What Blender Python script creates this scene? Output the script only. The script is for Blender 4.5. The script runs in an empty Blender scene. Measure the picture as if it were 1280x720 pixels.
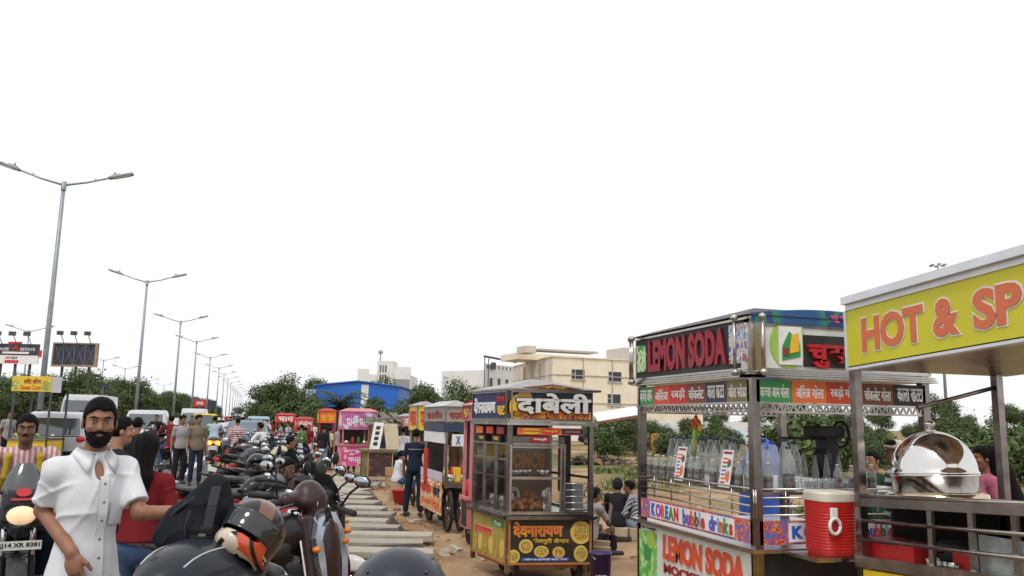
import bpy, bmesh, math, random
import numpy as np
from mathutils import Vector, Matrix, Euler
R = math.radians
rnd = random.Random(7)
scene = bpy.context.scene
COL = scene.collection

# ------------------------------------------------------------------ camera
F = 1050.0
YAW, PITCH, ROLL = math.atan(0.295), R(9.05), R(1.15)
CAM = Vector((0, 0, 1.65))
FH = Vector((math.sin(YAW), math.cos(YAW), 0)); RT = Vector((math.cos(YAW), -math.sin(YAW), 0)); UPZ = Vector((0, 0, 1))
FW = FH*math.cos(PITCH) + UPZ*math.sin(PITCH); UP = UPZ*math.cos(PITCH) - FH*math.sin(PITCH)
CR = RT*math.cos(ROLL) + UP*math.sin(ROLL); CU = UP*math.cos(ROLL) - RT*math.sin(ROLL)
cam_data = bpy.data.cameras.new('camera'); cam = bpy.data.objects.new('camera', cam_data); COL.objects.link(cam)
cam.matrix_world = Matrix(((CR.x, CU.x, -FW.x, CAM.x), (CR.y, CU.y, -FW.y, CAM.y), (CR.z, CU.z, -FW.z, CAM.z), (0, 0, 0, 1)))
cam_data.sensor_width = 36; cam_data.lens = F/1280*36; cam_data.clip_start = .05; cam_data.clip_end = 4000
scene.camera = cam

def ray(px, py): return FW + CR*((px-640)/F) + CU*((360-py)/F)
def D(px, py, d):
    r = ray(px, py); return CAM + r*(d/r.dot(FH))
def Zp(px, py, z):
    r = ray(px, py); return CAM + r*((z-CAM.z)/r.z)
def XP(px, py, x):
    r = ray(px, py); return CAM + r*((x-CAM.x)/r.x)
def YP(px, py, y):
    r = ray(px, py); return CAM + r*((y-CAM.y)/r.y)
def proj(p):
    q = Vector(p)-CAM; w = q.dot(FW); return (640+F*q.dot(CR)/w, 360-F*q.dot(CU)/w)
def gz(x, y=0):
    t = min(1, max(0, (x+1.1)/3.2)); t = t*t*(3-2*t)
    return -.21*t
def GP(px, d):
    "ground point in the pixel column px at forward distance d"
    p = D(px, 520, d); return Vector((p.x, p.y, gz(p.x)))

# ------------------------------------------------------------------ materials
MATS = {}
def mat(name, col, rough=.6, metal=0., var=.18, scale=6., bump=0., spec=.5, dirt=0., dirtcol=(.22, .17, .12), alpha=1., trans=0., coat=0., emit=None, stretch=None):
    if name in MATS: return MATS[name]
    m = bpy.data.materials.new(name); m.use_nodes = True
    nt = m.node_tree; N = nt.nodes; L = nt.links; b = N['Principled BSDF']
    b.inputs['Roughness'].default_value = rough; b.inputs['Metallic'].default_value = metal
    b.inputs['Specular IOR Level'].default_value = spec
    if coat: b.inputs['Coat Weight'].default_value = coat; b.inputs['Coat Roughness'].default_value = .06
    tc = N.new('ShaderNodeTexCoord'); src = tc.outputs['Object']
    if stretch:
        mp = N.new('ShaderNodeMapping'); mp.inputs['Scale'].default_value = stretch; L.new(src, mp.inputs['Vector']); src = mp.outputs['Vector']
    nz = N.new('ShaderNodeTexNoise'); nz.inputs['Scale'].default_value = scale; nz.inputs['Detail'].default_value = 5
    nz.inputs['Roughness'].default_value = .6; L.new(src, nz.inputs['Vector'])
    ramp = N.new('ShaderNodeValToRGB'); e = ramp.color_ramp.elements
    e[0].position, e[1].position = .3, .72
    c = Vector(col[:3])
    e[0].color = (*[max(0, x*(1-var)) for x in c], 1); e[1].color = (*[min(1, x*(1+var*.6)) for x in c], 1)
    L.new(nz.outputs['Fac'], ramp.inputs['Fac']); out = ramp.outputs['Color']
    if dirt:
        n2 = N.new('ShaderNodeTexNoise'); n2.inputs['Scale'].default_value = scale*.35; n2.inputs['Detail'].default_value = 8
        n2.inputs['Roughness'].default_value = .75; L.new(src, n2.inputs['Vector'])
        r2 = N.new('ShaderNodeValToRGB'); r2.color_ramp.elements[0].position = .52; r2.color_ramp.elements[1].position = .75
        r2.color_ramp.elements[0].color = (0, 0, 0, 1); r2.color_ramp.elements[1].color = (dirt, dirt, dirt, 1)
        L.new(n2.outputs['Fac'], r2.inputs['Fac'])
        mx = N.new('ShaderNodeMixRGB'); mx.inputs['Color2'].default_value = (*dirtcol, 1)
        L.new(r2.outputs['Color'], mx.inputs['Fac']); L.new(out, mx.inputs['Color1']); out = mx.outputs['Color']
    L.new(out, b.inputs['Base Color'])
    if metal > .5 or coat:   # uneven gloss
        mr = N.new('ShaderNodeMapRange'); mr.inputs['To Min'].default_value = rough*.75; mr.inputs['To Max'].default_value = min(1, rough*1.5)
        L.new(nz.outputs['Fac'], mr.inputs['Value']); L.new(mr.outputs['Result'], b.inputs['Roughness'])
    if bump:
        bp = N.new('ShaderNodeBump'); bp.inputs['Strength'].default_value = bump; bp.inputs['Distance'].default_value = .02
        L.new(nz.outputs['Fac'], bp.inputs['Height']); L.new(bp.outputs['Normal'], b.inputs['Normal'])
    if alpha < 1: b.inputs['Alpha'].default_value = alpha
    if trans: b.inputs['Transmission Weight'].default_value = trans
    if emit: b.inputs['Emission Color'].default_value = (*emit[0], 1); b.inputs['Emission Strength'].default_value = emit[1]
    MATS[name] = m; return m
def clear(name, col, alpha=.25, rough=.08, milk=0.):
    "thin clear sheet: mostly see-through with a glossy skin"
    if name in MATS: return MATS[name]
    m = bpy.data.materials.new(name); m.use_nodes = True; MATS[name] = m; nt = m.node_tree; N = nt.nodes; L = nt.links
    N.remove(N['Principled BSDF']); out = N['Material Output']
    tr = N.new('ShaderNodeBsdfTransparent'); tr.inputs['Color'].default_value = (*[1-(1-c)*alpha for c in col], 1)
    gl = N.new('ShaderNodeBsdfGlossy'); gl.inputs['Roughness'].default_value = rough; gl.inputs['Color'].default_value = (.9, .92, .93, 1)
    lw = N.new('ShaderNodeLayerWeight'); lw.inputs['Blend'].default_value = .22
    mp = N.new('ShaderNodeMapRange'); mp.inputs['To Min'].default_value = .11; mp.inputs['To Max'].default_value = .75; L.new(lw.outputs['Facing'], mp.inputs['Value'])
    pw = N.new('ShaderNodeMath'); pw.operation = 'POWER'; pw.inputs[1].default_value = 1.6; L.new(mp.outputs['Result'], pw.inputs[0])
    mx = N.new('ShaderNodeMixShader'); L.new(pw.outputs['Value'], mx.inputs['Fac']); L.new(tr.outputs['BSDF'], mx.inputs[1]); L.new(gl.outputs['BSDF'], mx.inputs[2]); sh = mx.outputs['Shader']
    if milk:
        df = N.new('ShaderNodeBsdfDiffuse'); df.inputs['Color'].default_value = (*col, 1); m2 = N.new('ShaderNodeMixShader'); m2.inputs['Fac'].default_value = milk; L.new(sh, m2.inputs[1]); L.new(df.outputs['BSDF'], m2.inputs[2]); sh = m2.outputs['Shader']
    L.new(sh, out.inputs['Surface'])
    return m
def stripes(name, c1, c2, scale, axis='X', rough=.8, soft=.02, ratio=.5):
    if name in MATS: return MATS[name]
    m = mat(name, c1, rough, bump=.15, scale=20); nt = m.node_tree; N = nt.nodes; L = nt.links
    tc = N.new('ShaderNodeTexCoord'); w = N.new('ShaderNodeTexWave'); w.wave_type = 'BANDS'; w.bands_direction = axis
    w.inputs['Scale'].default_value = scale; w.inputs['Distortion'].default_value = .6; w.inputs['Detail'].default_value = 1
    L.new(tc.outputs['Object'], w.inputs['Vector'])
    r = N.new('ShaderNodeValToRGB'); r.color_ramp.elements[0].position = ratio-soft; r.color_ramp.elements[1].position = ratio+soft
    r.color_ramp.elements[0].color = (*c1, 1); r.color_ramp.elements[1].color = (*c2, 1)
    L.new(w.outputs['Fac'], r.inputs['Fac']); L.new(r.outputs['Color'], N['Principled BSDF'].inputs['Base Color'])
    return m
def patches(name, cols, scale=6, rough=.6, stretch=None, kind='voronoi'):
    "printed multi-colour pattern: flat patches of a few colours"
    if name in MATS: return MATS[name]
    m = bpy.data.materials.new(name); m.use_nodes = True; MATS[name] = m
    nt = m.node_tree; N = nt.nodes; L = nt.links; b = N['Principled BSDF']; b.inputs['Roughness'].default_value = rough
    tc = N.new('ShaderNodeTexCoord'); src = tc.outputs['Object']
    mp = N.new('ShaderNodeMapping'); mp.inputs['Scale'].default_value = stretch or (1, 1, 1); L.new(src, mp.inputs['Vector'])
    nz = N.new('ShaderNodeTexNoise'); nz.inputs['Scale'].default_value = scale; nz.inputs['Detail'].default_value = 3
    L.new(mp.outputs['Vector'], nz.inputs['Vector'])
    r = N.new('ShaderNodeValToRGB'); r.color_ramp.interpolation = 'CONSTANT'; els = r.color_ramp.elements
    n = len(cols)
    els[0].position = 0; els[0].color = (*cols[0], 1); els[1].position = .36+.28/n; els[1].color = (*cols[1], 1)
    for i in range(2, n):
        e = els.new(.36+.28*i/n); e.color = (*cols[i], 1)
    L.new(nz.outputs['Fac'], r.inputs['Fac']); L.new(r.outputs['Color'], b.inputs['Base Color'])
    return m

# ------------------------------------------------------------------ mesh building
class Frame:
    "flat local frame: x along u, y along v, z along the outward normal n"
    def __init__(s, o, u, v=(0, 0, 1), flip=False):
        s.o = Vector(o); s.u = Vector(u).normalized(); s.v = Vector(v).normalized(); s.n = s.u.cross(s.v)
        if flip: s.n = -s.n
    def p(s, x, y, z=0): return s.o + s.u*x + s.v*y + s.n*z
WORLD = Frame((0, 0, 0), (1, 0, 0), (0, 1, 0))
class MB:
    def __init__(s): s.v = []; s.f = []; s.m = []; s.sm = []; s.mats = []
    def mi(s, m):
        if m not in s.mats: s.mats.append(m)
        return s.mats.index(m)
    def add(s, vs, fs, m, smooth=False):
        o = len(s.v); s.v += [tuple(v) for v in vs]; i = s.mi(m)
        for f in fs: s.f.append([o+k for k in f]); s.m.append(i); s.sm.append(smooth)
        return s
    def hexa(s, c, m): return s.add(c, [(3, 2, 1, 0), (4, 5, 6, 7), (0, 1, 5, 4), (1, 2, 6, 5), (2, 3, 7, 6), (3, 0, 4, 7)], m)
    def fbox(s, fr, x0, x1, y0, y1, z0, z1, m):
        return s.hexa([fr.p(x, y, z) for z in (z0, z1) for x, y in ((x0, y0), (x1, y0), (x1, y1), (x0, y1))], m)
    def box(s, x0, x1, y0, y1, z0, z1, m): return s.fbox(WORLD, x0, x1, y0, y1, z0, z1, m)
    def obox(s, c, h, m, rot=None, bev=0):
        c = Vector(c); rot = rot or Matrix.Identity(3)
        if not bev:
            return s.hexa([c+rot@Vector((x*h[0], y*h[1], z*h[2])) for z in (-1, 1) for x, y in ((-1, -1), (1, -1), (1, 1), (-1, 1))], m)
        bm = bmesh.new(); bmesh.ops.create_cube(bm, size=2)
        for v in bm.verts: v.co = Vector((v.co.x*h[0], v.co.y*h[1], v.co.z*h[2]))
        bmesh.ops.bevel(bm, geom=bm.edges[:]+bm.verts[:], offset=bev, segments=2, affect='EDGES', profile=.5)
        bm.verts.index_update(); s.add([c+rot@v.co for v in bm.verts], [[v.index for v in f.verts] for f in bm.faces], m); bm.free(); return s
    def bar(s, a, b, w, h, m, up=(0, 0, 1)):
        a = Vector(a); b = Vector(b); d = (b-a).normalized(); up = Vector(up)
        if abs(d.dot(up)) > .95: up = Vector((1, 0, 0))
        x = d.cross(up).normalized()*w/2; y = x.cross(d).normalized()*h/2
        return s.hexa([q+i*x+j*y for q in (a, b) for i, j in ((-1, -1), (1, -1), (1, 1), (-1, 1))], m)
    def tube(s, pts, r, m, n=8, cap=True, smooth=True):
        pts = [Vector(p) for p in pts]; k = len(pts); rr = r if isinstance(r, (list, tuple)) else [r]*k
        vs = []; ref = None
        for i, p in enumerate(pts):
            d = (pts[min(i+1, k-1)]-pts[max(i-1, 0)]).normalized()
            if ref is None: ref = Vector((0, 0, 1)) if abs(d.z) < .9 else Vector((1, 0, 0))
            x = d.cross(ref).normalized(); y = x.cross(d).normalized(); ref = y
            for j in range(n):
                a = 2*math.pi*j/n; vs.append(p+(x*math.cos(a)+y*math.sin(a))*rr[i])
        fs = [(i*n+j, i*n+(j+1) % n, (i+1)*n+(j+1) % n, (i+1)*n+j) for i in range(k-1) for j in range(n)]
        s.add(vs, fs, m, smooth)
        if cap: s.add(vs[:n], [tuple(range(n))[::-1]], m); s.add(vs[-n:], [tuple(range(n))], m)
        return s
    def lathe(s, prof, c, m, axis='Z', n=20, smooth=True, arc=None, mfun=None):
        "prof: list of (radius, height along axis)"
        c = Vector(c); vs = []; a0, a1 = arc or (0, 2*math.pi); nn = n if not arc else n+1
        ax = {'Z': (Vector((1, 0, 0)), Vector((0, 1, 0)), Vector((0, 0, 1))), 'X': (Vector((0, 1, 0)), Vector((0, 0, 1)), Vector((1, 0, 0))), 'Y': (Vector((0, 0, 1)), Vector((1, 0, 0)), Vector((0, 1, 0)))}
        X, Y, Z = ax[axis] if isinstance(axis, str) else axis
        for r, h in prof:
            for j in range(nn):
                a = a0+(a1-a0)*j/n; vs.append(c+X*(r*math.cos(a))+Y*(r*math.sin(a))+Z*h)
        fs = []
        for i in range(len(prof)-1):
            for j in range(n):
                j2 = (j+1) % nn; fs.append((i*nn+j, i*nn+j2, (i+1)*nn+j2, (i+1)*nn+j))
        return s.add(vs, fs, m, smooth)
    def ball(s, c, r, m, n=10, rot=None):
        r = (r, r, r) if not isinstance(r, (tuple, list)) else r; rot = rot or Matrix.Identity(3); c = Vector(c)
        vs = []; k = max(4, n//2+1)
        for i in range(k+1):
            t = math.pi*i/k
            for j in range(n):
                a = 2*math.pi*j/n; vs.append(c+rot@Vector((r[0]*math.sin(t)*math.cos(a), r[1]*math.sin(t)*math.sin(a), r[2]*math.cos(t))))
        return s.add(vs, [(i*n+j, (i+1)*n+j, (i+1)*n+(j+1) % n, i*n+(j+1) % n) for i in range(k) for j in range(n)], m, True)
    def poly(s, pts, m): return s.add(pts, [tuple(range(len(pts)))], m)
    def prism(s, fr, pts, z0, z1, m):
        n = len(pts); vs = [fr.p(x, y, z) for z in (z0, z1) for x, y in pts]
        return s.add(vs, [tuple(range(n))[::-1], tuple(range(n, 2*n))]+[(i, (i+1) % n, n+(i+1) % n, n+i) for i in range(n)], m)
    def disc(s, fr, x, y, rx, ry, z0, z1, m, n=16):
        return s.prism(fr, [(x+rx*math.cos(2*math.pi*i/n), y+ry*math.sin(2*math.pi*i/n)) for i in range(n)], z0, z1, m)
    def build(s, name, parent=None, bevel=0):
        me = bpy.data.meshes.new(name); off = Vector(parent['_loc']) if parent is not None and '_loc' in parent else Vector()
        me.from_pydata([(v[0]-off.x, v[1]-off.y, v[2]-off.z) for v in s.v], [], s.f)
        for m in s.mats: me.materials.append(m)
        me.polygons.foreach_set('material_index', s.m); me.polygons.foreach_set('use_smooth', s.sm)
        bm = bmesh.new(); bm.from_mesh(me); bmesh.ops.remove_doubles(bm, verts=bm.verts, dist=1e-5); bmesh.ops.recalc_face_normals(bm, faces=bm.faces); bm.to_mesh(me); bm.free()
        return link(name, me, parent, off)
def link(name, me, parent, off):
    o = bpy.data.objects.new(name, me); COL.objects.link(o)
    if parent is not None:
        o.parent = parent
        o['_loc'] = tuple(off)
    else: o['_loc'] = (0., 0., 0.)
    return o
def thing(name, label, cat, loc=(0, 0, 0), group=None):
    o = bpy.data.objects.new(name, None); COL.objects.link(o); o.location = loc; o['_loc'] = tuple(loc)
    o.empty_display_size = .1
    return tag(o, label, cat, group)
def tag(o, label, cat, group=None, kind=None):
    o['label'] = label; o['category'] = cat
    if group: o['group'] = group
    if kind: o['kind'] = kind
    return o
def solo(mb, name, label, cat, group=None, kind=None):
    "a thing that is one mesh, its origin at its base"
    xs = np.array(mb.v); c = (xs.min(0)+xs.max(0))/2; loc = Vector((c[0], c[1], xs[:, 2].min()))
    mb.v = [(v[0]-loc.x, v[1]-loc.y, v[2]-loc.z) for v in mb.v]
    o = mb.build(name); o.location = loc; o['_loc'] = tuple(loc); return tag(o, label, cat, group, kind)
def struct(mb, name, kind='structure'):
    o = mb.build(name); o['kind'] = kind; return o
def dup(root, loc=None, rot=None, label=None, group=None, scale=None):
    r = root.copy(); COL.objects.link(r)
    if loc is not None: r.location = loc
    if rot is not None: r.rotation_euler = rot
    if scale is not None: r.scale = (scale,)*3 if not isinstance(scale, (tuple, list)) else scale
    if label: r['label'] = label
    if group: r['group'] = group
    for ch in list(root.children):
        c = ch.copy(); COL.objects.link(c); c.parent = r
        for g in ch.children:
            d = g.copy(); COL.objects.link(d); d.parent = c
    return r
def recolour(root, part, m):
    for c in root.children:
        if c.name.split('.')[0] == part:
            for sl in c.material_slots: sl.link = 'OBJECT'; sl.material = m

# ------------------------------------------------------------------ lettering
_glyph = {}
def glyph(s, half=False, bold=.0):
    key = (s, half, bold)
    if key in _glyph: return _glyph[key]
    c = bpy.data.curves.new('t', 'FONT'); c.body = s; c.resolution_u = 3; c.offset = bold; c.fill_mode = 'BOTH'; c.extrude = .5
    o = bpy.data.objects.new('t', c); COL.objects.link(o); bpy.context.view_layer.update()
    me = bpy.data.meshes.new_from_object(o.evaluated_get(bpy.context.evaluated_depsgraph_get()))
    vs = [tuple(v.co) for v in me.vertices]; fs = [tuple(p.vertices) for p in me.polygons]
    bpy.data.objects.remove(o); bpy.data.curves.remove(c)
    if half:   # half consonant: the right-hand stem is left out
        bm = bmesh.new(); bm.from_mesh(me); xs = [v[0] for v in vs]; cut = min(xs)+(max(xs)-min(xs))*.70
        bmesh.ops.bisect_plane(bm, geom=bm.verts[:]+bm.edges[:]+bm.faces[:], plane_co=(cut, 0, 0), plane_no=(1, 0, 0), clear_outer=True)
        bm.verts.index_update(); vs = [tuple(v.co) for v in bm.verts]; fs = [tuple(v.index for v in f.verts) for f in bm.faces]; bm.free()
    bpy.data.meshes.remove(me)
    _glyph[key] = (vs, fs); return vs, fs
def split_half(s):
    out = []; cur = ''
    i = 0
    while i < len(s):
        if i+1 < len(s) and s[i+1] == '\u094d' and i+2 < len(s):
            if cur: out.append((cur, False))
            cur = ''; out.append((s[i], True)); i += 2; continue
        cur += s[i]; i += 1
    if cur: out.append((cur, False))
    return out
def letter(mb, fr, s, x0, x1, y0, y1, z, t, m, bold=0., cols=None):
    "fits the text s into the box x0..x1, y0..y1 of a frame, t thick, standing at z"
    # a short i-sign is written before its consonant
    q = list(s); i = 0
    while i < len(q):
        if q[i] == '\u093f' and i: q[i-1], q[i] = q[i], q[i-1]
        i += 1
    s = ''.join(q)
    parts = []; xo = 0
    segs = [(ch, False) for ch in s] if cols else split_half(s)
    for k, (g, h) in enumerate(segs):
        if g == ' ': xo += .3; continue
        vs, fs = glyph(g, h, bold); xs = [v[0] for v in vs]; a, b = min(xs), max(xs)
        parts.append((vs, fs, xo-a, k)); xo += (b-a)+(.06 if cols else 0)
    ys = [v[1] for p in parts for v in p[0]]; ya, yb = min(ys), max(ys)
    for vs, fs, dx, k in parts:
        mm = cols[k % len(cols)] if cols else m
        mb.add([fr.p(x0+(v[0]+dx)/xo*(x1-x0), y0+(v[1]-ya)/(yb-ya)*(y1-y0), z+(v[2]+.5)*t) for v in vs], fs, mm)
    return mb

# ------------------------------------------------------------------ distance-field bodies
def rot_to(d, fwd=(0, 1, 0)):
    "3x3 with z along d and y as near fwd as possible"
    z = Vector(d).normalized(); y = Vector(fwd); y = (y-z*y.dot(z))
    if y.length < 1e-4: y = Vector((0, 0, 1))-z*z.z
    if y.length < 1e-4: y = Vector((0, 1, 0))
    y.normalize(); x = y.cross(z); return Matrix((x, y, z)).transposed()
class SDF:
    def __init__(s, k=.02): s.p = []; s.k = k; s.cl = []
    def _a(s, f, lo, hi, k, op): s.p.append((f, np.array(lo), np.array(hi), s.k if k is None else k, op)); return s
    def cone(s, a, b, ra, rb, k=None, flat=0, op=1):
        a = np.array(a, float); b = np.array(b, float); ba = b-a; L2 = max(1e-9, ba@ba); L = math.sqrt(L2); rm = max(ra, rb)
        def f(P):
            pa = P-a; t = pa@ba/L2; tc = np.clip(t, 0, 1); d = np.linalg.norm(pa-tc[..., None]*ba, axis=-1)-(ra+(rb-ra)*tc)
            if flat & 1: d = np.maximum(d, (t-1)*L)
            if flat & 2: d = np.maximum(d, -t*L)
            return d
        return s._a(f, np.minimum(a, b)-rm, np.maximum(a, b)+rm, k, op)
    def ell(s, c, r, rot=None, k=None, op=1):
        c = np.array(c, float); r = np.array(r, float); M = np.array(rot) if rot is not None else np.eye(3); rm = np.abs(M)@r
        def f(P):
            q = (P-c)@M; k0 = np.linalg.norm(q/r, axis=-1); k1 = np.linalg.norm(q/(r*r), axis=-1); return k0*(k0-1)/np.maximum(k1, 1e-6)
        return s._a(f, c-rm, c+rm, k, op)
    def box(s, c, h, rot=None, rd=.01, k=None, op=1):
        c = np.array(c, float); h = np.array(h, float); M = np.array(rot) if rot is not None else np.eye(3); rm = np.abs(M)@h
        def f(P):
            q = np.abs((P-c)@M)-(h-rd); return np.linalg.norm(np.maximum(q, 0), axis=-1)+np.minimum(q.max(-1), 0)-rd
        return s._a(f, c-rm, c+rm, k, op)
    def clip(s, p, n): s.cl.append((np.array(p, float), np.array(Vector(n).normalized()))); return s
    def mesh(s, vox, post=None, grow=0.):
        lo = np.min([p[1] for p in s.p if p[4] > 0], axis=0)-vox*3-grow; hi = np.max([p[2] for p in s.p if p[4] > 0], axis=0)+vox*3+grow
        n = np.ceil((hi-lo)/vox).astype(int)+1; Fd = np.full(n, 9., np.float32)
        ax = [lo[i]+vox*np.arange(n[i]) for i in range(3)]
        for f, a, b, k, op in s.p:
            pad = k*1.5+vox*2.5+grow; i0 = np.clip(np.floor((a-pad-lo)/vox).astype(int), 0, n); i1 = np.clip(np.ceil((b+pad-lo)/vox).astype(int)+1, 0, n)
            if np.any(i1-i0 < 1): continue
            sl = tuple(slice(i0[i], i1[i]) for i in range(3))
            P = np.stack(np.meshgrid(ax[0][sl[0]], ax[1][sl[1]], ax[2][sl[2]], indexing='ij'), -1)
            d = f(P)-(grow if op > 0 else 0); A = Fd[sl]
            if op > 0:
                h = np.clip(.5+.5*(d-A)/k, 0, 1); Fd[sl] = d+(A-d)*h-k*h*(1-h)
            else:
                d = -d; h = np.clip(.5-.5*(d-A)/k, 0, 1); Fd[sl] = d+(A-d)*h+k*h*(1-h)
        if post or s.cl:
            P = np.stack(np.meshgrid(*ax, indexing='ij'), -1)
            if post: Fd = post(P, Fd)
            for p, nn in s.cl: Fd = np.maximum(Fd, (P-p)@nn)
        return nets(Fd, lo, vox)
C8 = np.array([(i, j, k) for i in (0, 1) for j in (0, 1) for k in (0, 1)])
E12 = [(a, b) for a in range(8) for b in range(a+1, 8) if np.abs(C8[a]-C8[b]).sum() == 1]
def nets(Fd, lo, h):
    s = Fd < 0; n = np.array(Fd.shape); cnt = np.zeros(n-1, np.int8)
    for c in C8: cnt += s[c[0]:n[0]-1+c[0], c[1]:n[1]-1+c[1], c[2]:n[2]-1+c[2]]
    cells = np.argwhere((cnt > 0) & (cnt < 8)); idx = np.full(n-1, -1, np.int32); idx[tuple(cells.T)] = np.arange(len(cells))
    V8 = np.stack([Fd[tuple((cells+c).T)] for c in C8], 1); acc = np.zeros((len(cells), 3)); w = np.zeros(len(cells))
    for a, b in E12:
        fa, fb = V8[:, a], V8[:, b]; m = (fa < 0) != (fb < 0); t = np.where(m, fa/np.where(m, fa-fb, 1), 0)
        acc += np.where(m[:, None], C8[a]+t[:, None]*(C8[b]-C8[a]), 0); w += m
    verts = lo+h*(cells+acc/np.maximum(w, 1)[:, None]); quads = []
    for ax in range(3):
        o1, o2 = [(1, 2), (2, 0), (0, 1)][ax]; e = [slice(1, -1)]*3; e[ax] = slice(0, -1); f = list(e); f[ax] = slice(1, None)
        A = s[tuple(e)]; B = s[tuple(f)]; q = np.argwhere(A != B)
        if not len(q): continue
        sg = A[tuple(q.T)]; base = q.copy(); base[:, o1] += 1; base[:, o2] += 1
        u = np.zeros(3, int); u[o1] = 1; v = np.zeros(3, int); v[o2] = 1
        g = [idx[tuple((base-x).T)] for x in (u+v, v, 0*u, u)]; Q = np.stack(g, 1)
        Q = np.where(sg[:, None], Q, Q[:, ::-1]); quads.append(Q)
    return verts, np.concatenate(quads)
def sdf_obj(name, vf, m, parent=None, mfun=None, smooth_iter=0):
    vs, qs = vf; off = np.array(parent['_loc']) if parent is not None and '_loc' in parent else np.zeros(3)
    me = bpy.data.meshes.new(name); me.from_pydata((vs-off).tolist(), [], qs.tolist())
    ms = m if isinstance(m, (list, tuple)) else [m]
    for x in ms: me.materials.append(x)
    me.polygons.foreach_set('use_smooth', [True]*len(me.polygons))
    if mfun is not None: me.polygons.foreach_set('material_index', mfun(vs[qs].mean(1)).astype(np.int32))
    return link(name, me, parent, Vector(off))
# ------------------------------------------------------------------ sky, light
w = bpy.data.worlds.new('World'); scene.world = w; w.use_nodes = True
nt = w.node_tree; N = nt.nodes; L = nt.links; bg = N['Background']
SUN_EL, SUN_ROT = R(58), R(215)
sky = N.new('ShaderNodeTexSky'); sky.sky_type = 'NISHITA'; sky.sun_disc = False; sky.sun_elevation = SUN_EL; sky.sun_rotation = SUN_ROT
sky.air_density = 1.0; sky.dust_density = 6.0; sky.ozone_density = 1.0
hs = N.new('ShaderNodeHueSaturation'); hs.inputs['Saturation'].default_value = .25; L.new(sky.outputs['Color'], hs.inputs['Color'])
tc = N.new('ShaderNodeTexCoord'); cn = N.new('ShaderNodeTexNoise'); cn.inputs['Scale'].default_value = 2.2; cn.inputs['Detail'].default_value = 5
L.new(tc.outputs['Generated'], cn.inputs['Vector'])
cr = N.new('ShaderNodeValToRGB'); cr.color_ramp.elements[0].color = (11.4, 11.5, 11.7, 1); cr.color_ramp.elements[1].color = (12.6, 12.6, 12.7, 1)
L.new(cn.outputs['Fac'], cr.inputs['Fac'])
mx = N.new('ShaderNodeMixRGB'); mx.inputs['Fac'].default_value = .82; L.new(hs.outputs['Color'], mx.inputs['Color1']); L.new(cr.outputs['Color'], mx.inputs['Color2'])
L.new(mx.outputs['Color'], bg.inputs['Color']); bg.inputs['Strength'].default_value = .1
sl = bpy.data.lights.new('sun', 'SUN'); so = bpy.data.objects.new('sun', sl); COL.objects.link(so); sl.energy = 1.3; sl.angle = R(14); sl.color = (1, .97, .92)
sd = Vector((math.sin(SUN_ROT)*math.cos(SUN_EL), math.cos(SUN_ROT)*math.cos(SUN_EL), math.sin(SUN_EL)))
so.rotation_euler = sd.to_track_quat('Z', 'Y').to_euler(); so.location = (0, 0, 30)
scene.view_settings.view_transform = 'Standard'; scene.view_settings.look = 'None'; scene.view_settings.exposure = 0; scene.view_settings.gamma = 1

# ------------------------------------------------------------------ ground and road
def ground_mat():
    m = bpy.data.materials.new('dirt_ground'); m.use_nodes = True; nt = m.node_tree; N = nt.nodes; L = nt.links; b = N['Principled BSDF']
    b.inputs['Roughness'].default_value = .95; b.inputs['Specular IOR Level'].default_value = .15
    tc = N.new('ShaderNodeTexCoord')
    def noise(sc, det=6, ro=.65, mapping=None):
        n = N.new('ShaderNodeTexNoise'); n.inputs['Scale'].default_value = sc; n.inputs['Detail'].default_value = det; n.inputs['Roughness'].default_value = ro
        L.new(tc.outputs['Object'], n.inputs['Vector']); return n.outputs['Fac']
    def ramp(src, p0, c0, p1, c1, mid=None):
        r = N.new('ShaderNodeValToRGB'); e = r.color_ramp.elements; e[0].position = p0; e[0].color = (*c0, 1); e[1].position = p1; e[1].color = (*c1, 1)
        if mid: x = e.new(mid[0]); x.color = (*mid[1], 1)
        L.new(src, r.inputs['Fac']); return r.outputs['Color']
    def mix(f, a, c):
        x = N.new('ShaderNodeMixRGB'); L.new(f, x.inputs['Fac']); L.new(a, x.inputs['Color1'])
        if isinstance(c, tuple): x.inputs['Color2'].default_value = (*c, 1)
        else: L.new(c, x.inputs['Color2'])
        return x.outputs['Color']
    base = ramp(noise(.8, 9, .72), .3, (.2, .12, .06), .72, (.5, .355, .215), (.5, (.38, .25, .142)))
    base = mix(ramp(noise(.35, 5), .52, (0, 0, 0), .64, (.8, .8, .8)), base, (.26, .13, .065))
    base = mix(ramp(noise(9, 6, .8), .55, (0, 0, 0), .75, (.5, .5, .5)), base, (.5, .42, .32))
    base = mix(ramp(noise(3, 7, .8), .6, (0, 0, 0), .72, (.6, .6, .6)), base, (.13, .085, .055))
    # green patches far from the carts and beyond the kerb
    sx = N.new('ShaderNodeSeparateXYZ'); L.new(tc.outputs['Object'], sx.inputs['Vector'])
    far = N.new('ShaderNodeMapRange'); far.inputs['From Min'].default_value = 9; far.inputs['From Max'].default_value = 13; L.new(sx.outputs['X'], far.inputs['Value'])
    patch = ramp(noise(.16, 5, .6), .46, (0, 0, 0), .54, (.85, .85, .85))
    gm = N.new('ShaderNodeMath'); gm.operation = 'MULTIPLY'; L.new(far.outputs['Result'], gm.inputs[0]); L.new(patch, gm.inputs[1])
    grass = ramp(noise(4, 6), .35, (.055, .085, .02), .7, (.16, .18, .06))
    base = mix(gm.outputs['Value'], base, grass)
    L.new(base, b.inputs['Base Color'])
    bp = N.new('ShaderNodeBump'); bp.inputs['Strength'].default_value = .8; bp.inputs['Distance'].default_value = .07
    L.new(noise(5, 9, .75), bp.inputs['Height']); L.new(bp.outputs['Normal'], b.inputs['Normal'])
    return m
from mathutils import noise as mnoise
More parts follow.
